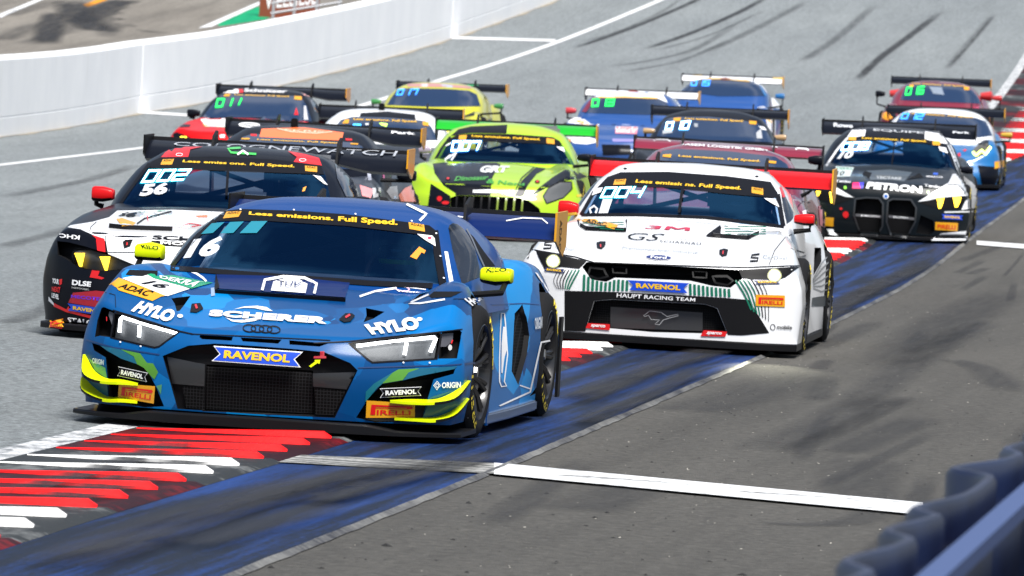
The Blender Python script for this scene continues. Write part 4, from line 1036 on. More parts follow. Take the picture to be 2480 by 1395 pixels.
for p in (d_((1305, 228))[0], a_((1635, 842))[0]): c.poly(ell(p[0], p[1], 7, 4.5), WHITE, 'sticker')
for pts, rd in ((a_((1820, 650), (1960, 638), (2010, 730), (1900, 790), (1795, 780)), a_((1880, 670), (1905, 735))), (d_((110, 140), (215, 140), (265, 180), (190, 270), (90, 285), (5, 235)), d_((110, 215), (185, 170)))): c.poly(pts, BLACK, 'hood_pin', .006); c.stroke(rd, 5, RED, 'hood_pin', .009)
# number plate on the right front wing
c.poly(a_((500, 335), (650, 225), (1395, 515), (1320, 530), (1185, 600), (640, 425), (620, 390)), GOLD, 'sticker'); c.poly(a_((705, 235), (870, 200), (1020, 205), (1110, 178), (1790, 405), (1430, 520), (1395, 515)), WHITE, 'sticker', .004)
c.poly(a_((1100, 175), (1160, 160), (1220, 170), (1240, 200), (1500, 185), (2165, 310), (2010, 350), (1820, 405), (1400, 290), (1200, 235)), sticker_mat((.0, .28, .12)), 'sticker', .005)
c.text('DEKRA', a_((1290, 195), (2030, 310), (1840, 385), (1300, 240)), WHITE, .03, off=.008); c.text('16', a_((1210, 280), (1510, 360), (1330, 405), (985, 320)), BLACK, .03, off=.007); c.text('ADAC', a_((720, 320), (1225, 450), (1085, 530), (630, 385)), BLACK, .03, off=.006)
c.stroke(a_((1780, 105), (1900, 155), (2010, 230), (2060, 285)), 5, WHITE); c.stroke(f_((180, 1390), (400, 1315), (700, 1270)), 5, WHITE); c.stroke(f_((630, 1240), (900, 1265), (1180, 1300)), 2, WHITE)
c.stroke(q2((1230, 1108), (1000, 1145), (890, 1145), (1080, 1062)), 4, WHITE); c.poly(q2((1080, 1075), (1130, 1035), (1395, 1035), (1290, 1085), (1110, 1095)), DARK, 'wing_top_vent', .003); c.poly(a_((820, 95), (1270, 110), (1265, 185), (1000, 195), (760, 175)), DARK, 'wing_top_vent', .003)
c.stroke(ell(974, 700, 17, 6, 8), 3, sticker_mat((.75, .45, .6)), 'sticker', closed=True); c.text('Weezer', f_((700, 1305), (1060, 1330), (1060, 1352), (700, 1330)), WHITE, .02)
c.text('Hool', q2((1400, 1105), (1540, 1065), (1570, 1110), (1480, 1170)), WHITE, .05); c.stroke(q2((1310, 1105), (1590, 1095)), 1.5, BLACK, 'panel_gap'); c.stroke(a_((285, 415), (590, 500), (600, 700)), 1.5, BLACK, 'panel_gap')
c.stroke(q3((1190, 270), (1560, 285), (2480, 330)), 2, BLACK, 'panel_gap', .004); c.stroke(q4((0, 355), (330, 340), (1170, 250), (1390, 225)), 2.5, BLACK, 'panel_gap', .004); c.stroke(a_((560, 745), (1640, 1085), (1850, 1130)), 3, BLACK, 'panel_gap', .004)
c.stroke(e_((310, 140), (1800, 95), (2190, 60)), 3, sticker_mat((.004, .03, .12)), 'panel_gap'); c.stroke(b_((260, 20), (700, 145), (1440, 260)), 3, sticker_mat((.004, .03, .12)), 'panel_gap')  # dark blue strokes paint the shaded crease under the bumper shelf
# roof marks
c.stroke(f_((840, 90), (1120, 228), (1025, 325)), 6, WHITE, 'stripe', .004, on=['cab']); c.stroke([(582, 488), (577, 505)], 5, WHITE, 'stripe', .004, on=['cab']); c.text('Haase Sims', f_((1380, 755), (1420, 750), (1500, 1190), (1440, 1150)), WHITE, .03, on=['cab'], off=.004) if False else None
c.text('FREITAG', [f_((1470, 1200))[0], f_((1395, 750))[0], f_((1365, 760))[0], f_((1435, 1190))[0]][0:4], WHITE, .03, on=['cab']) if False else None
c.poly(f_((1372, 755), (1420, 760), (1500, 1195), (1440, 1180)), WHITE, 'sticker', .003, on=['cab'])
# nose badge, tow hook, grille
c.poly(q3((925, 470), (1290, 545), (1285, 765), (975, 740)), sticker_mat((.014, .014, .015)), 'grille_blank', -.03); c.poly([(756, 903), (862, 900), (840, 945), (757, 938)], sticker_mat((.014, .014, .015)), 'grille_blank', -.03)
c.poly([(493, 884), (752, 899), (758, 1006), (490, 996)], MESHG, 'grille_mesh', -.07); c.poly(q3((1070, 760), (1285, 770), (1285, 985), (1105, 970)), MESHG, 'grille_mesh', -.035); c.poly([(760, 940), (838, 948), (808, 1008), (762, 1006)], MESHG, 'grille_mesh', -.035)
RAVB = sticker_mat((.005, .06, .55))
def ravenol(car, tl, tr, br, bl, bg, fg, off=.006, edge=None):
    f = lambda u, w: tuple((np.array(tl)*(1-u)+np.array(tr)*u)*(1-w)+(np.array(bl)*(1-u)+np.array(br)*u)*w)
    o = [f(0, 0), f(1, 0), f(.92, .5), f(1, 1), f(0, 1), f(.08, .5)]
    if edge: car.poly(o, edge, 'badge', off); o = [f(.02, .06), f(.98, .06), f(.905, .5), f(.98, .94), f(.02, .94), f(.095, .5)]
    car.poly(o, bg, 'badge', off+.002); car.text('RAVENOL', [f(.13, .24), f(.87, .24), f(.87, .76), f(.13, .76)], fg, .04, off=off+.005)
ravenol(c, q3((1385, 383))[0], q3((2225, 440))[0], q3((2203, 582))[0], q3((1368, 522))[0], RAVB, YELLOW, edge=WHITE)
ravenol(c, e_((660, 468))[0], e_((1325, 440))[0], e_((1322, 582))[0], e_((662, 618))[0], BLACK, WHITE, edge=WHITE); ravenol(c, b_((785, 448))[0], b_((1258, 550))[0], b_((1240, 695))[0], b_((768, 598))[0], BLACK, WHITE, edge=WHITE)
c.pirelli(e_((450, 658), (1218, 705), (1212, 935), (435, 935)), .012); c.pirelli(b_((805, 718), (1382, 762), (1358, 1042), (790, 940)), .012)
c.poly(q3((2280, 570), (2340, 525), (2330, 512), (2388, 508), (2378, 550), (2362, 540), (2300, 582)), NEON, 'sticker', .006); c.poly(q3((2385, 440), (2425, 440), (2425, 480), (2442, 482), (2442, 500), (2325, 500), (2328, 482), (2385, 480)), sticker_mat((.35, .01, .02)), 'tow_hook', .012)
GRN = sticker_mat((.07, .24, .02)); TEALP = sticker_mat((.0, .09, .16)); GRN2 = sticker_mat((.06, .26, .12))
c.poly(e_((960, 165), (1300, 148), (1120, 215), (1030, 335), (700, 390), (870, 215)), GRN); c.poly(e_((1300, 148), (1900, 115), (1850, 160), (1300, 270), (1040, 335), (1120, 215)), TEALP); c.poly(e_((570, 390), (870, 210), (700, 395), (620, 460), (470, 640), (425, 690), (440, 520)), sticker_mat((.0, .12, .16)))
c.poly(b_((820, 175), (1130, 240), (1240, 390), (1340, 400), (1420, 540), (1360, 655), (1320, 620), (1190, 470), (1080, 410), (1030, 290)), GRN); c.poly(b_((490, 115), (830, 180), (1030, 300), (1080, 410), (830, 325), (600, 195)), TEALP); c.poly(b_((1390, 760), (1480, 735), (1465, 900)), GRN2)
c.poly(e_((1430, 640), (1520, 590), (1830, 500), (1950, 440), (1800, 520), (1600, 610)), TEALP); c.poly(e_((1350, 935), (1440, 700), (2000, 650), (1850, 820), (1600, 900)), TEALP); c.poly(b_((300, 310), (420, 520), (600, 640), (575, 470), (450, 400)), GRN2); c.poly(b_((300, 680), (600, 705), (620, 935), (480, 880), (360, 780)), TEALP)
c.text('ORIGIN', e_((1650, 370), (1950, 362), (1950, 455), (1648, 465)), WHITE, .03); c.stroke(e_((1525, 420), (1580, 355), (1630, 420), (1575, 490)), 2, WHITE, 'emblem', .004, closed=True); p = e_((1578, 422))[0]; c.stroke(ell(p[0], p[1], 3.2, 4.5), 1.5, WHITE, 'emblem', .004, closed=True); c.text('ORIGIN', b_((372, 310), (558, 345), (552, 430), (375, 395)), sticker_mat((.55, .62, .65)), .03)
# canards: bent blades standing off the corner
def canard(car, inner, outer, mat, edge, th=.016):
    n = 18; P = resample(smoothline(inner, 5), n); Q = resample(smoothline(outer, 5), n); V = []; F = []
    for i in range(n+1):
        t = i/n; a = P[i]; b = Q[i]
        h = car.hit(*a, on=['hull'])
        if h is None: continue
        ph = h[0]; y = ph.y-.015-.07*min(1, 4*t*(1-t)+.2); po = car.plane(b[0], b[1], y)
        V += [ph, po, po-Vector((0, 0, th)), ph-Vector((0, 0, th))]
    m = len(V)//4
    for i in range(m-1):
        for k in range(4): F.append((i*4+k, i*4+(k+1) % 4, i*4+4+(k+1) % 4, i*4+4+k))
    F += [(0, 1, 2, 3), tuple((m-1)*4+k for k in (3, 2, 1, 0))]
    fm = []
    for i in range(m-1): fm += [0, 1 if i > m*.45 else 0, 1, 1]
    o = mesh_obj('canard', V, F, [mat, edge], car.root, False, fm+[1, 1])
    bm = bmesh.new(); bm.from_mesh(o.data); bmesh.ops.recalc_face_normals(bm, faces=bm.faces); bm.to_mesh(o.data); bm.free()
canard(c, e_((830, 655), (1180, 640), (1560, 640), (1850, 520), (2080, 340)), e_((830, 662), (1180, 690), (1580, 690), (1900, 610), (2128, 345)), NEON, CARBON, .013)
canard(c, e_((900, 935), (1300, 935), (1600, 915), (1850, 800), (2070, 620)), e_((900, 940), (1300, 965), (1570, 975), (1880, 890), (2105, 640)), NEON, CARBON, .013)
canard(c, b_((1090, 712), (830, 655), (600, 642), (400, 520), (285, 330), (240, 250)), b_((1090, 718), (830, 700), (560, 690), (330, 640), (190, 520), (205, 255)), NEON, CARBON, .013)
canard(c, b_((1080, 1000), (830, 940), (620, 935), (450, 830), (330, 720), (200, 610)), b_((1080, 1005), (830, 985), (560, 980), (340, 910), (170, 790), (175, 620)), NEON, CARBON, .013)
# right-hand flank: vent mesh, white outlines
c.poly(VENT, MESHG, 'side_vent_mesh', -.03)
c.stroke(g_((315, 500), (336, 500), (345, 590), (357, 780), (335, 960), (350, 990), (316, 995), (303, 960), (303, 800), (310, 600)), 3, WHITE, closed=True); c.poly(g_((326, 590), (340, 590), (352, 740), (335, 800), (322, 905), (314, 900), (316, 700)), WHITE, 'sticker')
c.stroke(g_((645, 683), (585, 695), (510, 1030), (303, 1125), (300, 1205), (330, 1215)), 4, WHITE); c.stroke(g_((515, 1010), (440, 985)), 3, WHITE); c.text('ORIGIN', g_((535, 530), (590, 520), (585, 600), (540, 610)), sticker_mat((.6, .65, .7)), .03); c.text('HYLO', [(1293, 660), (1375, 690), (1372, 722), (1330, 715)], WHITE, .05)
c.stroke(g_((250, 440), (470, 432), (575, 440)), 2, BLUED, 'panel_gap')
# skirts, mirrors, wing, wheels
for sg in (-1, 1):
    MB().prism([(sg*.80, 1.42, .055), (sg*.97, 1.44, .055), (sg*.99, 2.2, .055), (sg*.985, 3.30, .055), (sg*.80, 3.3, .055)], (0, 0, .055)).obj('side_skirt', [pbr('skirt_grey', (.10, .14, .22), .35, coat=.6)], c.root, bevel=.008)
    MB().box((sg*.962, 1.47, .30), (.014, .05, .50)).obj('wheel_arch_blade', [BLUED], c.root)
    MB().box((sg*.985, 4.15, .32), (.016, .10, .45)).obj('wheel_arch_blade', [CARBON], c.root)
pR = c.plane(1203, 668, 1.75); c.mirror(pR, (.170, .13, .084), NEON, (.80, 1.42, .72), 1, BLACK, taper=.95); pL = c.plane(363, 611, 1.75); c.mirror(pL, (.150, .13, .088), NEON, (-.82, 1.42, .70), -1, BLACK, taper=.95)
c.text('KILO', [(1176, 650), (1228, 650), (1226, 658), (1178, 658)], BLACK, .02, on=['mir%d' % k for k in range(9)], off=.003); c.text('KILO', [(340, 593), (385, 596), (383, 605), (345, 600)], BLACK, .02, on=['mir%d' % k for k in range(9)], off=.003)
wg = c.wing(4.52, 1.115, .925, WINGB, GOLD, chord=.40, necks=(.42,), neck_base=.80, ep=(.30, .24), aoa=.13)
c.stroke(q2((1805, 372), (1960, 345), (2140, 352), (2195, 398)), 3, WHITE, 'stripe', .004, on=['wing'], parent=wg); c.stroke(q2((1350, 330), (1440, 345)), 3, WHITE, 'stripe', .004, on=['wing'], parent=wg)
v, f, _ = text_shape('ADAC', .01); mesh_obj('lettering', [(.925+.0145, 4.20+.055+.10*(w-.5), 1.115-.03-.17*u) for u, w in v], f, BLACK, wg, False)
c.wheels((1.03, 3.70), xo=.985, steer=math.radians(-2))
for k in range(7): pass
for px in (e_((1037, 57))[0], e_((1455, 60))[0], b_((820, 62))[0], b_((1145, 127))[0], e_((2070, 940))[0], (997, 538), (1056, 568), (1066, 623), (1074, 676), (861, 521), (712, 511), (583, 510)): c.poly(ell(px[0], px[1], 2.6, 1.8, 20, 8), WHITE, 'fastener', .008)
# ------------------------------------------------------------------ the other body shapes
T_BMW = dict(len=4.75, zb=.10, round=2., iters=6,
    nose=[(0, 0), (.3, .01), (.55, .04), (.75, .11), (.9, .22), (1.02, .38)], face=[(.10, .02), (.30, .0), (.55, .03), (.64, .08), (.80, .16)],
    top_y=[.05, .25, .5, .95, 1.4, 1.75, 2.2, 3.2, 3.9, 4.75], top_a=[0, .35, .6, .72, .84, .93, 1.0],
    top_z=[[.64, .645, .645, .65, .65, .64, .60], [.70, .695, .69, .69, .69, .66, .60], [.735, .73, .725, .725, .735, .71, .63], [.785, .78, .775, .79, .80, .775, .68], [.875, .865, .85, .845, .84, .80, .70], [.74, .74, .77, .85, .86, .81, .72], [.70, .70, .74, .84, .86, .82, .74], [.70, .70, .78, .88, .90, .87, .76], [.88, .88, .89, .90, .91, .88, .78], [.92, .92, .92, .91, .90, .86, .76]],
    side_y=[0, .5, 1.0, 1.5, 1.85, 2.6, 3.2, 3.7, 4.3, 4.75], side_w=[[.93, .98, .99, .97, .93], [.98, 1.01, 1.02, 1.0, .95], [.97, 1.01, 1.02, 1.0, .94], [.96, .98, .96, .93, .88], [.96, .94, .91, .89, .86], [.96, .93, .91, .89, .87], [.97, .97, .96, .94, .90], [.97, 1.0, 1.02, 1.0, .94], [.94, .98, 1.0, .97, .9], [.88, .92, .94, .9, .85]],
    cab=[(.66, 1.42, .88, 2.5, 4.4, 5.), (.80, 1.55, .85, 2.55, 4.3, 5.), (.90, 1.72, .82, 2.6, 4.2, 5.), (1.0, 1.95, .772, 2.65, 4.1, 4.6), (1.10, 2.20, .71, 2.7, 3.9, 4.3), (1.18, 2.42, .62, 2.8, 3.7, 3.8), (1.23, 2.56, .54, 2.85, 3.5, 3.4), (1.262, 2.72, .38, 2.9, 3.3, 2.8), (1.275, 2.92, .05, 2.98, 3.1, 2.2)])
T_MUS = dict(len=4.75, zb=.10, round=1.6, iters=5,
    nose=[(0, 0), (.3, .008), (.6, .03), (.8, .08), (.95, .17), (1.03, .26)], face=[(.10, .0), (.30, .0), (.50, .0), (.58, .035), (.80, .10)],
    top_y=[.05, .25, .5, .95, 1.35, 1.7, 2.2, 3.2, 3.9, 4.75], top_a=[0, .35, .6, .72, .84, .93, 1.0],
    top_z=[[.60, .60, .60, .60, .60, .60, .575], [.665, .66, .655, .65, .65, .64, .59], [.72, .71, .70, .70, .71, .69, .61], [.82, .805, .78, .775, .80, .775, .66], [.905, .89, .86, .845, .85, .81, .70], [.78, .78, .80, .87, .87, .82, .72], [.72, .72, .78, .86, .87, .82, .74], [.72, .72, .80, .89, .91, .87, .76], [.9, .9, .9, .9, .91, .87, .76], [.95, .95, .95, .93, .91, .86, .76]],
    side_y=[0, .5, 1.0, 1.45, 1.8, 2.6, 3.2, 3.7, 4.3, 4.75], side_w=[[.97, .98, .99, .985, .96], [1.0, 1.01, 1.02, 1.01, .97], [1.0, 1.01, 1.02, 1.0, .94], [.98, .98, .97, .94, .88], [.97, .93, .90, .88, .86], [.97, .93, .90, .88, .87], [.98, .97, .96, .95, .90], [.98, 1.0, 1.02, 1.0, .93], [.95, .98, 1.0, .97, .9], [.9, .93, .94, .9, .85]],
    cab=[(.68, 1.30, .88, 2.45, 4.4, 5.), (.84, 1.44, .845, 2.5, 4.3, 5.), (.93, 1.62, .815, 2.55, 4.2, 5.), (1.03, 1.88, .765, 2.6, 4.1, 4.6), (1.12, 2.12, .71, 2.7, 3.9, 4.3), (1.20, 2.34, .62, 2.75, 3.7, 3.8), (1.255, 2.50, .55, 2.8, 3.5, 3.4), (1.285, 2.64, .40, 2.85, 3.3, 2.8), (1.30, 2.82, .05, 2.9, 3.05, 2.2)])
T_AMG = dict(len=4.7, zb=.10, round=2., iters=7,
    nose=[(0, 0), (.3, .02), (.55, .08), (.75, .19), (.9, .34), (1.02, .52)], face=[(.10, .03), (.30, .0), (.45, .03), (.54, .09), (.80, .2)],
    top_y=[.05, .25, .5, .95, 1.5, 1.95, 2.4, 3.3, 3.9, 4.7], top_a=[0, .35, .6, .72, .84, .93, 1.0],
    top_z=[[.54, .54, .54, .54, .54, .53, .50], [.61, .605, .59, .59, .60, .58, .52], [.68, .67, .65, .66, .69, .67, .57], [.77, .755, .735, .76, .81, .78, .65], [.84, .825, .80, .80, .815, .78, .69], [.72, .72, .76, .83, .84, .80, .71], [.68, .68, .74, .83, .85, .81, .73], [.70, .70, .78, .88, .91, .88, .77], [.88, .88, .89, .90, .91, .88, .78], [.92, .92, .92, .9, .88, .84, .75]],
    side_y=T_BMW['side_y'], side_w=T_BMW['side_w'],
    cab=[(.64, 1.66, .88, 2.7, 4.4, 5.), (.80, 1.80, .85, 2.75, 4.3, 5.), (.90, 1.98, .815, 2.8, 4.2, 5.), (1.0, 2.22, .765, 2.85, 4.1, 4.6), (1.09, 2.44, .70, 2.9, 3.9, 4.2), (1.16, 2.62, .63, 2.95, 3.7, 3.8), (1.21, 2.76, .49, 3.0, 3.5, 3.0), (1.245, 2.9, .33, 3.05, 3.35, 2.6), (1.262, 3.05, .05, 3.1, 3.2, 2.2)])
T_LAM = dict(len=4.5, zb=.09, round=1.8, iters=6,
    nose=[(0, 0), (.3, .03), (.55, .09), (.75, .17), (.9, .28), (1.0, .42)], face=[(.09, .04), (.22, .0), (.32, .04), (.40, .12), (.80, .2)],
    top_y=[.05, .25, .5, .95, 1.25, 1.6, 2.2, 2.9, 3.4, 4.0, 4.5], top_a=T_R8['top_a'],
    top_z=[[.38, .38, .38, .39, .40, .40, .39], [.45, .45, .45, .48, .50, .50, .46], [.53, .53, .53, .58, .61, .60, .54], [.65, .64, .65, .71, .76, .75, .66], [.70, .69, .69, .735, .775, .76, .68], [.64, .64, .67, .74, .765, .75, .68], [.62, .62, .65, .74, .765, .75, .69], [.62, .62, .67, .79, .81, .79, .71], [.68, .68, .76, .84, .855, .83, .73], [.84, .84, .85, .845, .84, .81, .71], [.82, .82, .82, .82, .81, .79, .70]],
    side_y=T_R8['side_y'], side_w=T_R8['side_w'], cab=[(z*1.03, y-.06, w*1.01, a, b, p) for z, y, w, a, b, p in T_R8['cab']])
T_296 = dict(T_LAM, top_z=[[z+(.02 if i > 3 else 0)+(.03 if (4 <= j <= 5 and i > 1) else 0) for j, z in enumerate(r)] for i, r in enumerate(T_LAM['top_z'])])
T_R8['cab'] = T_R8['cab']

def suit_up(c, wing, wpx, ys, xo, split=(.07, .11), mir=None, neck=.9):
    """Wheels, splitter, skirts, wing shared by every car."""
    y, z, half, mat, kw = wing
    c.splitter(ext=split[0], zt=split[1], zbot=.05, w=1.0)
    c.wheels(ys, xo=xo)
    for sg in (-1, 1):
        MB().prism([(sg*.80, ys[0]+.42, .055), (sg*.98, ys[0]+.42, .055), (sg*.99, ys[1]-.42, .055), (sg*.80, ys[1]-.42, .055)], (0, 0, .06)).obj('side_skirt', [CARBON], c.root, bevel=.008)
    return c.wing(y, z, half, mat, neck_base=neck, **kw)
def recess_cab(c, pts, depth=1.1): c.cut(pts, depth, 'cab', 3, step=8)
def shrink(pts, k):
    cx = sum(p[0] for p in pts)/len(pts); cy = sum(p[1] for p in pts)/len(pts); return [(cx+(p[0]-cx)*k, cy+(p[1]-cy)*k) for p in pts]
def interior(c, x, yd, z, hel=(.02, .02, .025), label=None):
    cg = MB(); T = c.T['cab']; y0 = T[3][1]+.12; w = T[4][2]-.09; zt = T[-2][0]-.09; yt = T[-3][1]+.08
    for sg in (-1, 1): cg.tube([(sg*(w+.12), y0-.1, T[1][0]), (sg*w, yt-.2, zt-.07), (sg*(w-.08), yt, zt), (sg*(w-.08), yt+.55, zt), (sg*(w-.02), yt+.7, T[1][0])], .022, 6)
    cg.tube([(-w+.08, yt, zt), (w-.08, yt, zt)], .02, 6); cg.tube([(-w+.08, yt+.55, zt), (w-.05, yt+.68, T[1][0]+.05)], .02, 6); cg.tube([(w-.08, yt+.55, zt), (-w+.05, yt+.68, T[1][0]+.05)], .02, 6)
    cg.obj('roll_cage', [CAGE], c.root, smooth=True)
    MB().box((0, T[2][1]+.30, T[1][0]-.06), (1.35, .4, .14)).obj('dashboard', [CABIN_IN], c.root, bevel=.04)
    MB().box((x, yd+.27, z+.02), (.46, .12, .50)).box((x-.2, yd+.16, z+.08), (.07, .22, .24)).box((x+.2, yd+.16, z+.08), (.07, .22, .24)).obj('seat', [MATS.get('seat_grey')], c.root, bevel=.03)
    if label: c.driver(x, yd, z, pbr('helmet_%d' % int(hel[0]*1000), hel, .25, coat=1), MATS['visor'], MATS['suit_dark'], label)

# ------------------------------------------------------------------ white, black and red coupe, number 56
c = Car('white, black and red coupe numbered 56, lap board 002, half hidden behind the blue car', *pose(44.4, (578, 402), 2.3, (685, 349), 4.8), T_BMW, px_m=365)
p = cz(100, 300, 2.632); r = cz(100, 520, 4.5)
BODYB = pbr('paint_car_black', (.004, .005, .009), .3, coat=.12, spec=.1); PWHITE = paint('car_white', (.78, .79, .81), .4, 1.0); PRED = pbr('paint_car_red', (.55, .004, .006), .4, coat=.2, spec=.15)
c.build_shell(BODYB, BODYB)
WS = p((478, 548), (560, 430), (700, 245), (765, 216), (1100, 212), (1500, 232), (1780, 268), (1812, 330), (1860, 560), (1500, 575), (1100, 560), (820, 552))
recess_cab(c, shrink(WS, .95), 1.3); c.rear_window(); LP = r((335, 385), (390, 360), (520, 360), (740, 420), (900, 470), (1010, 550), (990, 580), (850, 600), (640, 612), (480, 590), (360, 540))
c.cut(r((172, 285), (300, 300), (480, 345), (600, 388), (400, 362), (340, 385), (330, 450), (360, 540), (250, 470), (182, 440)), .10, mi=1); c.cut(LP, .05, mi=1); c.arches((1.0, 3.85), R=.40); c.finish()
wg = suit_up(c, (4.85, 1.29, .945, BODYB, dict(kind='swoop', chord=.42, necks=(.45,), aoa=.10, ep=(.3, .20))), None, (1.0, 3.85), 1.0, (.09, .09))
c.glass(WS, WIND); c.poly(p((700, 245), (765, 216), (1100, 212), (1500, 232), (1780, 268), (1805, 326), (1200, 305), (665, 285)), BLACK, 'sunstrip', .005, on=['cab']); c.stroke(p((485, 546), (820, 550), (1120, 560)), 6, BLACK, 'screen_border', .005, on=['cab']); c.stroke(p((482, 548), (560, 432), (690, 255)), 7, BLACK, 'screen_border', .005, on=['cab'])
c.banner(p((905, 234), (1617, 266), (1612, 288), (898, 254)), [p((775, 232), (847, 229), (833, 265), (760, 266)), p((1680, 272), (1757, 278), (1757, 313), (1682, 306))])
c.seg('002', p((690, 308), (950, 303), (903, 365), (645, 380)), LED, LEDC, on=['cab']); c.text('56', p((655, 388), (822, 376), (795, 452), (623, 468)), sticker_mat((.6, .62, .66)), .05, on=['cab'])
c.stroke(p((1195, 235), (1180, 470)), 6, BLACK, 'wiper', .02, on=['cab']); c.poly(p((1180, 420), (1190, 420), (1175, 520), (1150, 545)), PRED, 'cage_bar', -.25, on=['cab'])
c.poly(p((1730, 330), (1780, 340), (1825, 395), (1800, 385)), WHITE, 'sticker', .006, on=['cab']); c.poly(p((1870, 255), (1925, 280), (2000, 380), (2025, 465), (1940, 465), (1885, 350)), DGLASS, 'side_window', on=['cab'])
interior(c, .35, 2.75, .98, (.03, .03, .04), 'driver with orange marked helmet behind the windscreen of car 56'); c.poly(p((1670, 410), (1690, 400), (1680, 430), (1662, 435)), sticker_mat((.9, .35, .05)), 'sticker', .004, on=['cab'])
for q in (p((840, 150), (1030, 148), (950, 165), (935, 221), (757, 223), (790, 185)), p((1570, 175), (1680, 195), (1770, 220), (1788, 270), (1605, 250), (1630, 215))): c.poly(q, RED, 'sticker', .004, on=['cab'])
for q in (p((880, 200))[0], p((1665, 235))[0]): c.stroke(ell(q[0], q[1], 8, 3.2), 1.2, WHITE, 'sticker', .006, on=['cab'], closed=True)
c.stroke(p((1270, 155), (1190, 160), (1210, 185), (1370, 195)), 5, sticker_mat((.05, .55, .08)), 'emblem', .004, on=['cab']); c.stroke(p((1250, 200), (1285, 175), (1320, 200)), 5, WHITE, 'emblem', .006, on=['cab'])
c.text('COLOGNEWATCH', p((850, 120), (2275, 174), (2255, 212), (840, 142)), sticker_mat((.38, .40, .44)), .0, on=['wing'], parent=wg)
HW = [(153, 549), (180, 545), (224, 538), (264, 527), (284, 511), (420, 509), (600, 517), (760, 530), (760, 640), (520, 660), (352, 652), (322, 640), (262, 615), (257, 585), (240, 576), (222, 568), (195, 556), (175, 553)]
c.poly(HW, PWHITE, 'hood_wrap', .003, on=['hull']); c.poly(r((555, 222), (690, 265), (702, 412), (612, 392), (600, 265)), RED, 'stripe', .005); c.poly(r((555, 605), (640, 615), (620, 665), (690, 690), (660, 705), (530, 682)), RED, 'stripe', .004)
c.stroke(r((520, 210), (540, 140), (600, 85)), 1.6, BLACK, 'panel_gap', .006); c.stroke(r((700, 205), (705, 410), (850, 415), (1030, 412)), 1.6, BLACK, 'panel_gap', .006)
c.scoop([(263, 553), (300, 557), (417, 561)], [(300, 516), (340, 512), (418, 511)], .034, PWHITE, BLACK); SC = [k_ for k_ in c.bvhs if 'scoop' in k_]
c.poly(r((800, 30), (870, 38), (1032, 92), (1000, 116), (880, 126)), GOLD, 'sticker', .004, on=SC)
c.text('56', p((512, 560), (628, 571), (588, 598), (465, 588)), BLACK, .04, off=.006, on=SC); c.stroke(p((830, 560), (660, 605), (610, 640)), 3, BLACK, 'stripe', .005, on=SC); c.poly(p((668, 590), (680, 590), (682, 628)), RED, 'stripe', .006, on=SC); c.poly(p((560, 556), (700, 553), (820, 556), (640, 568)), sticker_mat((.02, .3, .14)), 'sticker', .004, on=SC)
c.text('SCHUBERT', p((712, 714), (1400, 745), (1395, 775), (706, 738)), BLACK, .03, on=['hull'], off=.006); c.poly(p((702, 746), (1400, 780), (1400, 812), (700, 776)), BLACK, 'sticker', .005, on=['hull']); c.text('MOTORSPORT', p((760, 752), (1380, 785), (1380, 806), (760, 770)), WHITE, .03, on=['hull'], off=.008)
c.stroke(p((900, 650), (950, 640), (1020, 650), (960, 660)), 2, RED, 'stripe', .006, on=['hull']); c.poly(p((980, 590), (1060, 585), (1060, 600), (1000, 600)), sticker_mat((.8, .2, .1)), 'sticker', .006, on=['hull'])
q = r((205, 208), (428, 232), (420, 278), (208, 252)); c.text('KHC', [q[2], q[3], q[0], q[1]], WHITE, .03, on=['hull'])
c.poly(r((890, 300), (920, 280), (1002, 275), (970, 350), (905, 372)), BLACK, 'hood_pin', .008, on=['hull']); c.stroke(r((940, 310), (935, 340)), 3, RED, 'hood_pin', .011, on=['hull'])
lp = c.poly(LP, LAMPIN, 'headlight', -.035, on=['hull'])
for q in (r((355, 415), (472, 415), (462, 462), (440, 566), (412, 566)), r((632, 455), (750, 455), (742, 502), (716, 612), (690, 605))): c.poly(q, AMBER, 'daytime_light', -.005, on=['hull'], parent=lp)
c.glass(LP, LENS, 'lamp_glass', on=('hull',), off=.002, parent=lp)
c.text('YOUR', r((130, 690), (200, 705), (198, 760), (128, 745)), WHITE, .04); c.text('NEXT', r((125, 785), (216, 788), (212, 850), (125, 835)), RED, .04); c.text('LEVEL', r((125, 850), (202, 872), (200, 925), (122, 900)), WHITE, .04); c.poly(r((200, 705), (232, 700), (228, 755), (204, 770)), RED)
c.text('DLSE', r((345, 708), (552, 732), (542, 787), (340, 766)), WHITE, .04); c.text('MIETMOBEL', r((340, 785), (530, 808), (528, 826), (340, 802)), sticker_mat((.5, .5, .5)))
c.poly(r((350, 850), (600, 828), (900, 860), (900, 1060), (560, 1000), (298, 958)), sticker_mat((.35, .005, .02))); c.text('MECOTEC', r((330, 872), (700, 905), (695, 945), (330, 905)), sticker_mat((.12, .02, .55)), .03, off=.006)
c.poly(r((85, 890), (140, 960), (146, 992), (85, 940)), WHITE); c.poly(r((140, 960), (280, 1032), (300, 995), (320, 1042), (900, 1190), (900, 1220), (280, 1062), (140, 1000)), RED)
ravenol(c, r((292, 965))[0], r((760, 1030))[0], r((750, 1110))[0], r((298, 1042))[0], RAVB, YELLOW); c.text('STALOG', r((295, 1115), (640, 1160), (630, 1210), (290, 1172)), WHITE, .03); c.pirelli(r((92, 1165), (246, 1130), (252, 1270), (95, 1235)), .008)
m_ = c.plane(250, 470, 1.72); c.mirror(m_, (.150, .12, .105), PRED, (-.84, 1.75, .83), -1, BLACK); c.mirror((.90, 1.78, .95), (.15, .12, .10), BODYB, (.84, 1.75, .84), 1, BLACK)

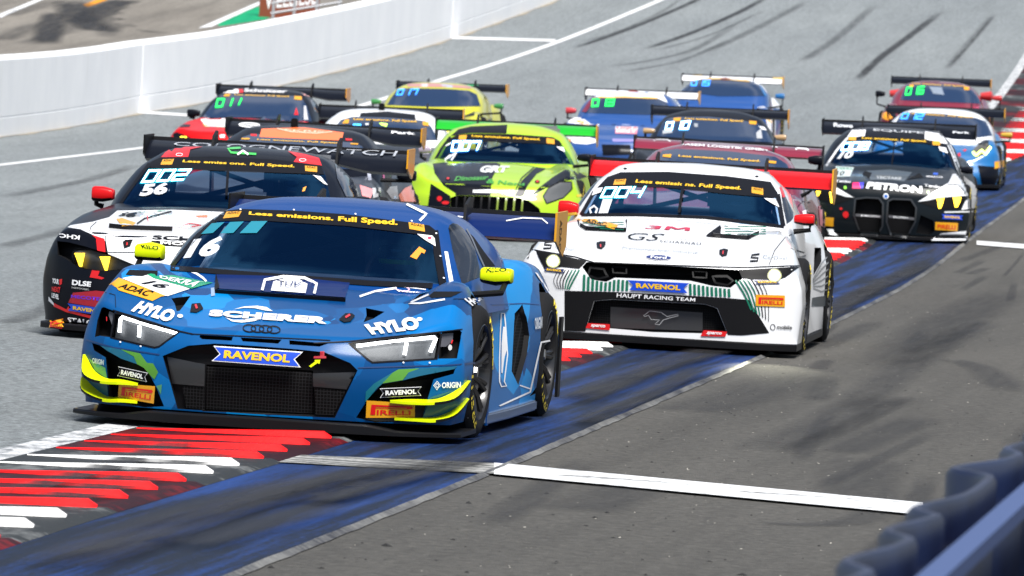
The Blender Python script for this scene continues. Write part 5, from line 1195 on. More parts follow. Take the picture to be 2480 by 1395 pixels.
# ------------------------------------------------------------------ white coupe, number 1
c = Car('white coupe with red rear wing and green striped nose, lap board 004', *pose(47.9, (1667, 450), 2.25, (1732, 398), 4.7), T_MUS, px_m=340)
m = cz(1260, 360, 2.79); c.build_shell(PWHITE, PWHITE)
WS = m((408, 452), (495, 295), (590, 195), (680, 163), (1000, 160), (1400, 190), (1690, 228), (1738, 300), (1782, 532), (1500, 512), (1250, 467), (800, 450))
recess_cab(c, shrink(WS, .95), 1.3); c.rear_window()
UG = m((450, 765), (930, 788), (1480, 820), (1500, 880), (1420, 940), (1300, 928), (1150, 893), (900, 882), (640, 872), (580, 900), (480, 885), (418, 800)); LG = m((500, 1030), (620, 1020), (1250, 1052), (1330, 1080), (1400, 1252), (900, 1240), (450, 1200))
c.cut(UG, .14, mi=1); c.cut(LG, .08, mi=2)
HR = m((1475, 822), (1885, 800), (1790, 870), (1700, 900), (1500, 876)); HL = m((105, 690), (450, 760), (400, 812), (280, 800), (165, 815))

g7 = cz(1880, 480, 3.67); c.cut(g7((340, 440), (398, 440), (402, 560), (330, 690)), .10, d=(-1, .3, 0), mi=1); c.arches((.98, 3.72), R=.40); c.finish()
wg = suit_up(c, (4.75, 1.285, .93, PRED, dict(chord=.38, necks=(.42,), aoa=.13, ep=(.3, .26))), None, (.98, 3.72), 1.0, (.07, .10))
c.glass(WS, WIND); c.poly(m((500, 290), (590, 195), (680, 163), (1000, 160), (1400, 190), (1690, 228), (1735, 300), (1742, 335), (1480, 318), (1000, 268), (560, 262)), BLACK, 'sunstrip', .005, on=['cab'])
c.stroke(m((415, 450), (800, 450), (1250, 467), (1780, 530)), 7, BLACK, 'screen_border', .005, on=['cab', 'hull']); c.stroke(m((412, 450), (500, 295)), 8, BLACK, 'screen_border', .005, on=['cab']); c.stroke(m((1738, 310), (1775, 525)), 11, BLACK, 'screen_border', .005, on=['cab'])
c.banner(m((785, 212), (1497, 260), (1490, 290), (775, 241)), [m((640, 216), (716, 210), (708, 248), (628, 250)), m((1563, 265), (1640, 276), (1640, 318), (1563, 304))])
c.seg('004', m((580, 276), (842, 270), (806, 334), (548, 338)), LED, LEDC, on=['cab']); c.text('1', m((560, 345), (624, 345), (592, 440), (530, 442)), sticker_mat((.6, .62, .66)), .06, on=['cab']); c.stroke(m((480, 440), (470, 410), (500, 390), (520, 410), (510, 440)), 5, sticker_mat((.6, .62, .66)), 'sticker', .005, on=['cab'])
c.stroke(m((1112, 215), (1090, 330), (1072, 456)), 7, BLACK, 'wiper', .03, on=['cab']); c.poly(m((1645, 340), (1722, 345), (1748, 402), (1690, 370)), WHITE, 'sticker', .008, on=['cab']); c.poly(m((505, 275), (560, 268), (545, 300), (485, 322)), WHITE, 'sticker', .008, on=['cab'])
interior(c, .35, 2.6, 1.0, (.30, .31, .33), 'driver with pale helmet behind the windscreen of the white car')
c.side_windows(m((1752, 225), (1790, 320), (1845, 430), (1845, 465), (1800, 510), (1772, 380))); c.stroke(m((1742, 215), (1780, 330)), 6, RED, 'stripe', .004, on=['cab'])
for q in (m((710, 137))[0], m((1598, 190))[0]): c.poly(ell(q[0], q[1], 4.5, 2), BLACK, 'roof_fastener', .004, on=['cab'])
c.text('Premiumpartner Industrie', m((905, 112), (1420, 138), (1418, 152), (903, 122)), sticker_mat((.5, .52, .55)), on=['cab'])
GRNP = sticker_mat((.0, .14, .08)); LG2 = sticker_mat((.33, .35, .36))
c.scoop(m((402, 528), (445, 552), (712, 563)), m((420, 478), (560, 468), (715, 478)), .03, PWHITE, BLACK); c.scoop(m((1300, 600), (1540, 615), (1612, 580)), m((1370, 512), (1500, 505), (1660, 535)), .03, PWHITE, BLACK)
c.stroke(m((388, 485), (400, 525), (440, 550), (712, 563), (718, 480)), 3.5, BLACK, 'hood_scoop_edge', .006); c.stroke(m((1258, 593), (1540, 615), (1612, 578)), 3, BLACK, 'hood_scoop_edge', .006); c.poly(m((1255, 590), (1310, 548), (1362, 513), (1348, 605)), BLACK, 'hood_scoop_mouth', .006)
for k in range(4): c.stroke(m((420+40*k, 505+12*k), (700, 500+16*k)), 1.6, GRNP, 'stripe', .004); c.stroke(m((1380, 525+18*k), (1660, 530+16*k)), 1.8, GRNP, 'stripe', .004)
c.poly(m((385, 478), (500, 480), (662, 520), (640, 546), (540, 520), (400, 492)), GOLD, 'sticker', .007); c.text('ADAC', m((450, 482), (590, 510), (580, 530), (440, 502)), BLACK, .02, off=.010)
c.text('3M', m((872, 522), (1150, 538), (1145, 560), (838, 545)), sticker_mat((.45, .02, .06)), .02); c.text('GS', m((735, 574), (990, 582), (905, 628), (718, 618)), BLACK, -.01); c.text('SCHARNAU', m((946, 622), (1222, 640), (1218, 656), (945, 636)), BLACK, .0, spacing=1.15); c.text('GUSTAV', m((950, 600), (1130, 608), (1128, 622), (948, 614)), sticker_mat((.6, .6, .6)), .0)
c.text('Premiumpartner Industrie', m((692, 664), (1202, 698), (1198, 720), (690, 688)), LG2)
for q, rd in ((m((515, 640), (545, 632), (578, 634), (576, 658), (550, 683), (520, 675)), m((542, 655), (544, 675))), (m((1345, 690), (1375, 681), (1405, 688), (1396, 725), (1365, 734), (1345, 716)), m((1370, 700), (1368, 722)))): c.poly(q, BLACK, 'hood_pin', .008); c.stroke(rd, 3, RED, 'hood_pin', .011)
q = m((935, 742))[0]; c.poly(ell(q[0], q[1], 32, 6.6, 3), WHITE, 'badge', .006); c.poly(ell(q[0], q[1], 30.5, 5.6, 3), sticker_mat((.006, .02, .14)), 'badge', .009); c.text('Ford', m((882, 732), (990, 738), (986, 756), (880, 750)), WHITE, .02, off=.012)
for o_ in ((155, 628), (1552, 714)): c.stroke(m((o_[0]+65, o_[1]+2), (o_[0]+15, o_[1]+8), (o_[0]+8, o_[1]+25), (o_[0]+55, o_[1]+28), (o_[0]+50, o_[1]+48), (o_[0], o_[1]+50)), 4, BLACK, 'emblem', .005)
c.text('CarDeal', m((1640, 722), (1802, 735), (1798, 755), (1640, 748)), LG2); c.text('CarDeal', m((235, 655), (365, 675), (360, 698), (232, 678)), LG2)
c.stroke(m((80, 684), (380, 735), (500, 770), (930, 786), (1300, 800), (1540, 805), (1890, 792)), 2.5, BLACK, 'panel_gap', .004); c.stroke(m((1680, 790), (1720, 690), (1790, 600), (1835, 578)), 1.6, BLACK, 'panel_gap', .004); c.poly(m((1815, 672), (1920, 700), (1915, 706), (1850, 688)), BLACK, 'louvre', .004); c.poly(m((1898, 768), (1912, 772), (1918, 850), (1905, 850)), BLACK, 'marker', .004); c.poly(m((62, 665), (75, 660), (60, 740), (48, 742)), BLACK, 'marker', .004)
for pts, cx, cy in ((HR, 1715, 860), (HL, 225, 765)):
    lp = c.poly(pts, TRIM, 'headlight', .006, on=['hull']); q = m((cx, cy))[0]; c.poly(ell(q[0], q[1], 17, 16), sticker_mat((.35, .36, .2)), 'reflector', .010, parent=lp, on=['hull']); c.poly(ell(q[0], q[1], 12, 11.5), HILITE, 'lamp', .014, parent=lp, on=['hull'])
for pts in (m((620, 785), (715, 790), (715, 830), (625, 825)), m((1165, 815), (1260, 820), (1258, 860), (1170, 855))): c.stroke(pts, 4, TRIM, 'grille_bracket', -.03, closed=True)
c.stroke(m((470, 790), (560, 800), (590, 860), (520, 880), (450, 850)), 5, TRIM, 'grille_bracket', -.03, closed=True); c.stroke(m((1300, 850), (1400, 850), (1440, 880), (1400, 920), (1320, 905)), 5, TRIM, 'grille_bracket', -.03, closed=True)
for k in range(11):                                           # green bars across the nose
    x = 425+29*k; t0 = np.interp(x, [425, 500, 580, 640, 740], [850, 890, 905, 882, 892]); c.poly(m((x, t0), (x+17, t0+1), (x+14, 962), (x-4, 960)), GRNP, 'stripe', .005)
for k in range(10):
    x = 1140+29*k; t0 = np.interp(x, [1140, 1290, 1400, 1480], [912, 935, 948, 905]); c.poly(m((x, t0), (x+17, t0+1), (x+20, 990+k*1.5), (x+2, 988+k*1.5)), GRNP, 'stripe', .005)
for k in range(7):
    a = k*26; c.stroke(m((1455+a, 892-a*.1), (1500+a*1.02, 960), (1528+a*.95, 1015+a*.3), (1560+a*.75, 1090+a*.5)), 4.2-.45*k, GRNP if k < 4 else BLACK, 'stripe', .005, curve=True); c.stroke(m((400-a*.9, 820), (360-a*.85, 890), (330-a*.5, 950)), 4-.45*k, GRNP if k < 3 else BLACK, 'stripe', .005, curve=True)
BUMP = m((300, 960), (620, 968), (1000, 985), (1380, 1008), (1545, 1022), (1682, 1245), (1500, 1262), (1404, 1258), (1332, 1078), (1250, 1050), (620, 1018), (500, 1028), (448, 1205), (440, 1235), (300, 1230)); c.poly(BUMP, TRIM, 'lower_bumper', .003, on=['hull'])
c.poly(m((600, 1070), (1230, 1110), (1230, 1235), (600, 1212)), sticker_mat((.035, .035, .037)), 'radiator_screen', -.07, on=['hull']); c.poly(LG, MESHG, 'grille_mesh', -.078, on=['hull'])
ravenol(c, *m((725, 888), (1142, 910), (1130, 976), (737, 955)), RAVB, YELLOW, off=.008); c.text('HAUPT RACING TEAM', m((655, 975), (1184, 1010), (1181, 1033), (652, 1004)), WHITE, .01, off=.008)
c.stroke(m((828, 1130), (870, 1098), (950, 1108), (988, 1136), (1062, 1120), (1066, 1130), (1005, 1146), (962, 1160), (938, 1192), (905, 1186), (940, 1160), (878, 1155), (862, 1128), (834, 1136)), 1.6, sticker_mat((.35, .35, .36)), 'emblem', -.05, on=['hull'], closed=True)
for q in (m((458, 1178), (607, 1186), (605, 1226), (443, 1212)), m((1240, 1226), (1397, 1236), (1386, 1270), (1218, 1266))): c.poly(q, RED, 'tow_strap', .008, on=['hull']); c.text('sparco', shrink(q, .62), WHITE, .03, off=.012, on=['hull'])
c.pirelli(m((1590, 986), (1786, 992), (1786, 1070), (1590, 1062)), .006); ravenol(c, *m((1575, 888), (1745, 892), (1757, 916), (1590, 916)), NAVY, YELLOW, off=.005); ravenol(c, *m((170, 805), (300, 818), (300, 842), (160, 828)), NAVY, YELLOW, off=.005)
c.text('mobile', m((1732, 1192), (1834, 1195), (1832, 1220), (1732, 1216)), BLACK, .02); q = m((1705, 1206))[0]; c.stroke(ell(q[0], q[1], 5.5, 7), 1.5, BLACK, 'emblem', .004, closed=True)
for k in range(6): c.stroke(g7((325, 720+28*k-12*k), (400, 580+50*k), (480, 490+62*k)), 3, sticker_mat((.22, .23, .24)), 'crease_shade', .003)  # grey strokes paint the shade of the ribs onto the flank
c.poly(g7((318, 885), (440, 865), (432, 960), (312, 962)), sticker_mat((.01, .02, .03)), 'sticker', .003)
m_ = c.plane(1948, 532, 1.72); c.mirror(m_, (.150, .12, .085), PRED, (.83, 1.70, .86), 1, BLACK); m_ = c.plane(1377, 505, 1.72); c.mirror(m_, (.150, .12, .115), PRED, (-.83, 1.70, .86), -1, sticker_mat((.9, .5, .01)))

ld = bpy.data.lights.new('headlamp_beam', 'SPOT'); lo_ = bpy.data.objects.new('headlamp_beam', ld); COL.objects.link(lo_); lo_.parent = c.root
ld.energy = 45; ld.spot_size = math.radians(26); ld.spot_blend = 1; ld.color = (1, .97, .75); ld.shadow_soft_size = .05
lo_.matrix_world = Matrix.Translation(c.M @ Vector((.80, -.02, .58))) @ (ground(1872, 893)-(c.M @ Vector((.80, -.02, .58)))).to_track_quat('-Z', 'Y').to_matrix().to_4x4()
# ------------------------------------------------------------------ black and white coupe, number 10
c = Car('black coupe with white front wings and amber lamps, numbered 10, lap board 008', *pose(80.1, (2165, 340), 2.3, (2184, 311), 4.8), T_BMW, dz=-.01, px_m=206, pitch=.8, res=.8)
P = cz(1940, 150, 2.968); BODYT = pbr('paint_car_black_teal', (.006, .009, .012), .3, coat=.12, spec=.1); c.build_shell(BODYT, BODYB)
WS = P((212, 748), (300, 600), (360, 550), (430, 535), (700, 546), (950, 568), (1015, 592), (1065, 680), (1112, 805), (900, 785), (640, 772), (400, 757))
recess_cab(c, shrink(WS, .95), 1.3); c.rear_window()
KL_ = P((390, 985), (470, 975), (560, 980), (590, 1020), (585, 1180), (550, 1250), (430, 1245), (380, 1100)); KR_ = P((625, 1000), (660, 985), (790, 990), (828, 1050), (820, 1150), (760, 1262), (650, 1250), (615, 1150))
c.cut(KL_, .12, mi=1); c.cut(KR_, .12, mi=1); c.cut(P((860, 1100), (950, 1140), (960, 1215), (900, 1260), (820, 1250)), .07, mi=1); c.arches((1.0, 3.85), R=.40); c.finish()
wg = suit_up(c, (4.85, 1.29, .945, BODYB, dict(kind='swoop', chord=.42, necks=(.45,), aoa=.10, ep_mat=CARBON, ep=(.3, .20))), None, (1.0, 3.85), 1.0, (.09, .09))
c.glass(WS, WIND); c.poly(P((330, 575), (360, 550), (430, 535), (700, 546), (950, 568), (1015, 592), (1025, 615), (900, 590), (640, 570), (430, 565)), BLACK, 'sunstrip', .005, on=['cab'])
c.banner(P((440, 541), (905, 566), (900, 584), (435, 558)), [P((345, 540), (398, 540), (395, 568), (340, 566)), P((945, 570), (1000, 574), (998, 604), (945, 600))], adac=False)
c.seg('008', P((308, 590), (497, 585), (474, 633), (292, 640)), LED, LEDB, on=['cab']); c.text('10', P((300, 645), (388, 640), (362, 695), (258, 700)), sticker_mat((.6, .62, .66)), .05, on=['cab'])
interior(c, .35, 2.75, .98, (.05, .05, .06)); c.stroke(P((672, 590), (650, 765)), 3, BLACK, 'wiper', .02, on=['cab']); c.poly(P((985, 610), (1040, 620), (1055, 660), (1000, 640)), WHITE, 'sticker', .006, on=['cab'])
for q in (P((365, 492), (467, 488), (455, 540), (330, 545)), P((890, 500), (1010, 520), (1055, 590), (1000, 585), (890, 556))): c.poly(q, WHITE, 'sticker', .004, on=['cab'])
c.text('EQUIPE', P((520, 482), (880, 505), (880, 522), (520, 500)), sticker_mat((.5, .52, .55)), .02, on=['cab'])
c.stroke(P((182, 748), (262, 630), (335, 548)), 5, PWHITE, 'pillar_wrap', .004, on=['cab', 'hull']); c.stroke(P((1040, 545), (1090, 660), (1145, 810)), 8, PWHITE, 'pillar_wrap', .004, on=['cab', 'hull'])
c.text('PETRON', P((482, 864), (872, 896), (865, 947), (465, 910)), WHITE, .05, on=['hull']); c.poly(P((370, 868), (452, 868), (446, 910), (368, 910)), sticker_mat((.75, .02, .15)), on=['hull']); c.poly(P((415, 868), (452, 868), (446, 910), (430, 910)), sticker_mat((.05, .05, .6)), off=.005, on=['hull'])
c.poly(P((455, 785), (640, 775), (800, 795), (740, 862), (640, 850), (500, 850)), sticker_mat((.05, .065, .075)), 'hood_vent_panel', .003, on=['hull']); c.text('TECTAKE', P((540, 822), (725, 832), (720, 850), (540, 842)), sticker_mat((.55, .58, .6)), .03, on=['hull'], off=.006)
for q in (P((460, 785), (510, 800), (490, 838), (440, 810)), P((760, 850), (850, 800), (880, 830), (800, 842))): c.poly(q, DARK, 'hood_vent', .005, on=['hull'])
c.poly(P((250, 752), (380, 760), (352, 825), (252, 828)), sticker_mat((.55, .62, .6)), on=['hull']); c.text('10', P((262, 785), (320, 788), (300, 820), (255, 818)), BLACK, .02, off=.006, on=['hull']); c.text('DEKRA', P((258, 758), (375, 765), (370, 780), (256, 774)), sticker_mat((.0, .2, .1)), .02, off=.006, on=['hull'])
c.text('Tenku', P((885, 880), (1012, 892), (1008, 912), (885, 898)), WHITE, .02, on=['hull']); c.text('Tenku', P((248, 848), (358, 855), (355, 872), (248, 866)), WHITE, .02, on=['hull']); c.text('SPARCO', P((900, 820), (1020, 826), (1018, 838), (900, 832)), WHITE, .02, on=['hull']); c.poly(P((950, 798), (985, 800), (983, 814), (950, 812)), sticker_mat((.02, .1, .6)), on=['hull'])
for q in (P((318, 905))[0], P((913, 937))[0]): c.poly(ell(q[0], q[1], 3.5, 4), sticker_mat((.25, .75, .05)), 'hood_pin', .008, on=['hull'])
q = P((610, 966))[0]; c.poly(ell(q[0], q[1], 6.5, 6.5), WHITE, 'emblem', .006); c.poly(ell(q[0], q[1], 4.5, 4.5), sticker_mat((.02, .12, .45)), 'emblem', .009)
c.stroke(KL_, 4, sticker_mat((.02, .022, .025)), 'grille_frame', .008, closed=True); c.stroke(KR_, 4, sticker_mat((.02, .022, .025)), 'grille_frame', .008, closed=True); c.stroke(P((392, 1100), (575, 1112)), 6, sticker_mat((.10, .10, .11)), 'grille_bar', -.01); c.stroke(P((630, 1110), (815, 1128)), 6, sticker_mat((.10, .10, .11)), 'grille_bar', -.01); c.text('M', P((430, 1098), (470, 1100), (470, 1112), (430, 1110)), WHITE, .02, off=-.004); c.text('BILSTEIN', P((470, 1100), (560, 1106), (560, 1116), (470, 1112)), WHITE, .02, off=-.004); c.text('BILSTEIN', P((665, 1108), (770, 1116), (768, 1126), (663, 1120)), WHITE, .02, off=-.004)
c.poly(P((1090, 808), (1140, 800), (1225, 865), (1262, 900), (1258, 960), (1130, 965), (1000, 985), (840, 1005), (960, 930), (1060, 870)), PWHITE, 'wing_wrap', .003, on=['hull']); c.poly(P((140, 870), (250, 900), (380, 975), (240, 960), (110, 915)), PWHITE, 'wing_wrap', .003, on=['hull'])
for pts, ls in ((P((850, 1012), (1000, 975), (1190, 962), (1150, 1040), (1000, 1058)), ((1000, 1015, 9, 13), (1118, 1008, 10, 12))), (P((85, 915), (200, 930), (370, 985), (260, 1020), (120, 985)), ((127, 943, 6, 7), (228, 975, 8, 13)))):
    lp = c.poly(pts, TRIM, 'headlight', .005, on=['hull'])
    for (u, v, a, b) in ls: q = P((u, v))[0]; c.poly([(q[0]-a, q[1]-b), (q[0]+a, q[1]-b), (q[0]+a*.7, q[1]), (q[0]+a*.1, q[1]+b), (q[0]-a*.5, q[1]+b)], AMBER, 'daytime_light', .009, on=['hull'], parent=lp)
c.poly(P((1150, 1065), (1255, 1048), (1260, 970), (1235, 960), (1180, 1000)), PWHITE, 'wing_wrap', .003, on=['hull']); c.poly(P((920, 1288), (1010, 1232), (1240, 1210), (1245, 1322), (1200, 1325)), PWHITE, 'bumper_wrap', .006); c.poly(P((185, 1200), (230, 1200), (268, 1250), (200, 1240)), PWHITE, 'bumper_wrap', .006); c.stroke(P((1030, 1080), (1250, 1075)), 3, PWHITE, 'stripe', .004)
c.pirelli(P((965, 1150), (1126, 1158), (1122, 1216), (962, 1206)), .006, small=True); c.poly(P((172, 1115), (237, 1120), (232, 1182), (168, 1176)), GOLD, off=.006); ravenol(c, *P((1010, 1094), (1162, 1104), (1158, 1135), (1012, 1128)), RAVB, YELLOW)
for q in ((288, 1055, 3.5, 3), (322, 1097, 7, 8)): u = P(q[:2])[0]; c.poly(ell(u[0], u[1], q[2], q[3]), RED, 'tow_hook', .008)
c.poly(P((1265, 900), (1300, 860), (1305, 1000), (1290, 1100), (1260, 1060)), sticker_mat((.45, .46, .48)), 'sticker', .003, on=['hull'])
c.text('Rowe', P((235, 440), (375, 450), (372, 478), (232, 468)), sticker_mat((.6, .62, .66)), .04, on=['wing'], parent=wg); c.text('Park', P((1090, 500), (1215, 505), (1212, 520), (1090, 515)), sticker_mat((.6, .62, .66)), .04, on=['wing'], parent=wg)
m_ = c.plane(2342, 412, 1.72); c.mirror(m_, (.15, .12, .09), BODYB, (.84, 1.75, .86), 1); m_ = c.plane(1975, 388, 1.72); c.mirror(m_, (.15, .12, .10), BODYB, (-.84, 1.75, .86), -1)

# ------------------------------------------------------------------ lime and black long-nosed coupe
c = Car('lime green and black long nosed coupe with green rear wing, lap board 007', *pose(75, (1226, 333), 2.5, (1258, 308), 4.8), T_AMG, px_m=220, res=.8)
q_ = cz(1020, 290, 4.65); LIME = paint('car_lime', (.36, .56, .004), .38, .8); GREEN = paint('wing_green', (.0, .36, .006), .4, .5); c.build_shell(LIME, LIME)
WS = q_((158, 468), (230, 330), (310, 225), (400, 175), (560, 160), (1000, 165), (1480, 200), (1560, 245), (1660, 380), (1725, 508), (1400, 505), (900, 485), (500, 482))
recess_cab(c, shrink(WS, .95), 1.3); c.rear_window(); GRL = q_((330, 880), (400, 852), (760, 862), (1100, 880), (1210, 910), (1330, 1000), (1360, 1100), (1200, 1200), (500, 1180), (330, 1050))
c.cut(GRL, .12, mi=1); c.arches((1.05, 3.75), R=.40); c.finish()
wg = suit_up(c, (4.8, 1.255, .935, GREEN, dict(chord=.36, necks=(.45,), aoa=.11, ep=(.3, .26))), None, (1.05, 3.75), 1.0, (.09, .10))
c.glass(WS, WIND); SS = q_((285, 258), (310, 225), (400, 175), (560, 160), (1000, 165), (1480, 200), (1560, 245), (1585, 295), (1300, 270), (700, 250)); c.poly(SS, BLACK, 'sunstrip', .005, on=['cab'])
c.banner(q_((572, 172), (1347, 214), (1340, 244), (566, 203)), [q_((430, 182), (516, 178), (505, 230), (420, 228)), q_((1410, 212), (1500, 225), (1500, 280), (1412, 270))], adac=False)
c.seg('007', q_((365, 256), (668, 256), (630, 345), (345, 358)), LED, LEDB, on=['cab']); c.stroke(q_((330, 400), (260, 460), (400, 370), (340, 460)), 4, sticker_mat((.6, .62, .66)), 'sticker', .005, on=['cab'])
interior(c, .35, 2.95, .98, (.10, .12, .08)); c.poly(q_((1520, 305), (1600, 315), (1620, 370), (1560, 340)), WHITE, 'sticker', .006, on=['cab']); c.poly(q_((280, 290), (340, 255), (330, 280), (275, 305)), WHITE, 'sticker', .006, on=['cab'])
c.poly(q_((330, 190), (420, 110), (560, 78), (970, 60), (962, 158), (560, 152), (420, 168)), BODYB, 'roof_wrap', .004, on=['cab']); c.stroke(q_((150, 470), (230, 325), (330, 195)), 6, BODYB, 'pillar_wrap', .004, on=['cab'])
c.poly(q_((130, 495), (300, 480), (850, 488), (895, 505), (830, 600), (800, 660), (780, 860), (380, 850), (390, 830), (250, 740), (150, 600)), BODYB, 'hood_wrap', .003, on=['hull']); c.poly(q_((110, 720), (330, 860), (330, 1100), (60, 1100)), BODYB, 'bumper_wrap', .003, on=['hull'])
c.poly(q_((1330, 508), (1465, 512), (1380, 570), (1300, 612), (1200, 740), (1150, 862), (1050, 862), (1130, 690), (1240, 580)), BODYB, 'stripe', .003, on=['hull']); c.stroke(q_((1290, 520), (1130, 660), (1030, 862)), 3, BODYB, 'stripe', .003, on=['hull']); c.poly(q_((1240, 862), (1300, 790), (1480, 650), (1620, 562), (1760, 585), (1870, 640), (1780, 665), (1600, 692), (1420, 762)), BODYB, 'wing_wrap', .003, on=['hull'])
lp = c.poly(q_((1372, 862), (1430, 770), (1560, 702), (1690, 700), (1696, 780), (1600, 880), (1410, 945)), LAMPIN, 'headlight', .004, on=['hull']); c.stroke(q_((1372, 862), (1430, 770), (1560, 702), (1690, 700), (1696, 780), (1600, 880), (1410, 945)), 2.5, TRIM, 'lamp_border', .006, on=['hull'], closed=True)
for k in range(9): x = 390+90*k+3*k; c.stroke(q_((x+12, 850+.02*x), (x, 1010), (x-5, 1120)), 4.5, sticker_mat((.17, .24, .015)) if x > 800 else TRIM, 'grille_bar', -.006, on=['hull'])
DG = sticker_mat((.05, .30, .03)); c.text('Dinosaur', q_((398, 645), (770, 628), (745, 682), (372, 697)), DG, .03, on=['hull'], off=.008); c.text('& Nord', q_((745, 668), (1165, 722), (1160, 752), (728, 722)), DG, .03, on=['hull'], off=.008)
c.text('GRT', q_((690, 520), (1000, 525), (960, 602), (645, 600)), sticker_mat((.7, .72, .72)), .06, on=['hull'], off=.007); c.poly(q_((585, 795), (760, 788), (955, 805), (945, 830), (585, 825)), sticker_mat((.7, .72, .75)), 'badge', .008, on=['hull'])
for q in ((302, 668), (1308, 703)): u = q_(q)[0]; c.poly(ell(u[0], u[1], 6, 4), BLACK, 'hood_pin', .007, on=['hull']); c.poly(ell(u[0], u[1], 3.5, 2.5), RED, 'hood_pin', .010, on=['hull'])
for q in ((208, 890, 6, 6), (275, 935, 9, 4)): u = q_(q[:2])[0]; c.poly(ell(u[0], u[1], q[2], q[3]), RED, 'sticker', .006, on=['hull'])
c.poly(q_((1740, 850), (1800, 835), (1835, 860), (1760, 870)), sticker_mat((.75, .5, .01)), on=['hull'])
m_ = c.plane(1415, 382, 1.9); c.mirror(m_, (.16, .12, .09), BODYB, (.82, 1.9, .82), 1); m_ = c.plane(1030, 362, 1.9); c.mirror(m_, (.15, .12, .09), sticker_mat((.35, .28, .38)), (-.84, 1.9, .82), -1)
# ------------------------------------------------------------------ the cars further back
FARG = pbr('far_windscreen', (.012, .028, .07), .10, spec=.9, coat=.5)  # lighter blue than the near glass: haze put into the colour
LETTER_O = sticker_mat((.75, .42, .02))
def far(label, T, ps, body, cab, ws, px_m, wing, ys=(1.0, 3.85), res=.55, txt=None, patches=(), led=None, ledmat=None, arch=.40, neck=.9, dz=0., pitch=0., split=(.08, .10)):
    c = Car(label, *ps, T, px_m=px_m, res=res, dz=dz, pitch=pitch); c.build_shell(body, cab); c.arches(ys, R=arch); c.finish()
    y, z, half, mat, kw = wing; c.wg = suit_up(c, wing, None, ys, 1.0 if T is not T_LAM else .985, split, neck=neck)
    c.poly(ws, FARG, 'windscreen', .004, on=['cab', 'hull'])
    if txt: c.text('Less emissions. Full Speed.', txt, LETTER_O, bold=.03, off=.009, on=['cab'])
    for p in patches: c.poly(p, GOLD, 'sticker', .009, on=['cab'])
    if led: c.seg(led[0], led[1], led[2], led[3], on=['cab'])
    return c
def polys(c, lst, on=('hull', 'cab'), off=.005):
    for pts, mat, nm in lst: c.poly(pts, mat, nm, off, on=list(on))
def eyes(c, lst, mat, nm='mirror', **k): pass
BMWW = lambda mat, **k: (4.85, 1.29, .945, mat, dict(kind='swoop', chord=.42, necks=(.45,), aoa=.10, ep=(.3, .20), **k))
LAMW = lambda mat, z=1.16, **k: (4.5, z, .925, mat, dict(chord=.34, necks=(.40,), aoa=.10, ep=(.26, .22), **k))
k2 = cz(400, 180, 3.875); k4 = cz(1340, 150, 4); k6 = cz(860, 240, 5.367); kL = cz(780, 160, 3.322); kR = cz(1940, 150, 2.968)
DGREY = pbr('paint_car_dark_grey', (.022, .026, .034), .3, coat=.2, spec=.15); MAROON = paint('car_maroon', (.20, .004, .022), .35, 1.3); FYEL = paint('car_yellow', (.52, .50, .015), .4); FBLUE = paint('car_blue', (.008, .06, .24), .38); SKYB = paint('car_sky_blue', (.003, .13, .36), .38); MAG = paint('car_crimson', (.18, .006, .02), .38); ORNG = paint('car_orange', (.85, .16, .05), .4, 1.2)

FACES = []
# dark coupe with the orange roof panel, behind number 56
c = far('black coupe with orange roof panel and orange front wing behind car 56', T_BMW, pose(61.4, (724, 345), 2.3, (794, 318), 4.8), DGREY, BODYB, k2((650, 700), (730, 590), (830, 560), (1100, 590), (1500, 630), (1750, 640), (1850, 680), (1900, 900), (700, 850)), 262, BMWW(BODYB),
        txt=k2((865, 612), (1650, 645), (1648, 662), (862, 626)), patches=[k2((720, 605), (795, 605), (790, 620), (715, 618)), k2((1740, 652), (1810, 656), (1808, 668), (1738, 664))])
polys(c, [(k2((905, 515), (1300, 500), (1675, 550), (1655, 626), (1300, 612), (885, 592)), sticker_mat((.85, .17, .05)), 'roof_panel'), (k2((800, 562), (860, 565), (860, 585), (805, 582)), RED, 'sticker'), (k2((1690, 605), (1750, 608), (1755, 626), (1695, 624)), RED, 'sticker')], ['cab'])
c.stroke(k2((1050, 515), (1180, 545), (1420, 560), (1570, 545)), 3, sticker_mat((.9, .45, .3)), 'lettering', .008, on=['cab']); c.text('EKRIS', k2((1120, 520), (1500, 540), (1490, 556), (1120, 536)), sticker_mat((.9, .5, .35)), .03, on=['cab'], off=.009)
MB().box((-.10, 2.75, 1.30), (.06, .10, .09)).obj('aerial', [TRIM], c.root, bevel=.01)
polys(c, [(k6((640, 1160), (760, 1105), (935, 1180), (915, 1345), (590, 1330), (560, 1250)), ORNG, 'wing_wrap'), (k6((60, 1120), (240, 1180), (200, 1290), (90, 1260)), sticker_mat((.85, .3, .3)), 'wing_wrap'), (k6((780, 900), (960, 770), (980, 1000), (940, 1180), (820, 1090), (740, 1060)), PWHITE, 'wing_wrap'), (k6((220, 1160), (330, 1150), (330, 1260), (230, 1290)), PWHITE, 'wing_wrap'), (k6((370, 1150), (540, 1130), (560, 1300), (470, 1300)), sticker_mat((.3, .3, .31)), 'wing_wrap'), (k6((770, 720), (920, 730), (800, 830)), sticker_mat((.55, .05, .2)), 'wing_wrap')], ['hull'])
c.stroke(k6((160, 830), (190, 1060)), 8, sticker_mat((.4, .42, .5)), 'sticker', .005, on=['cab', 'hull']); c.stroke(k6((360, 920), (370, 1060)), 4, sticker_mat((.5, .05, .2)), 'sticker', .005, on=['cab', 'hull']); c.poly(k6((455, 900), (650, 870), (650, 950), (500, 950)), sticker_mat((.12, .15, .22)), 'sticker', .005)
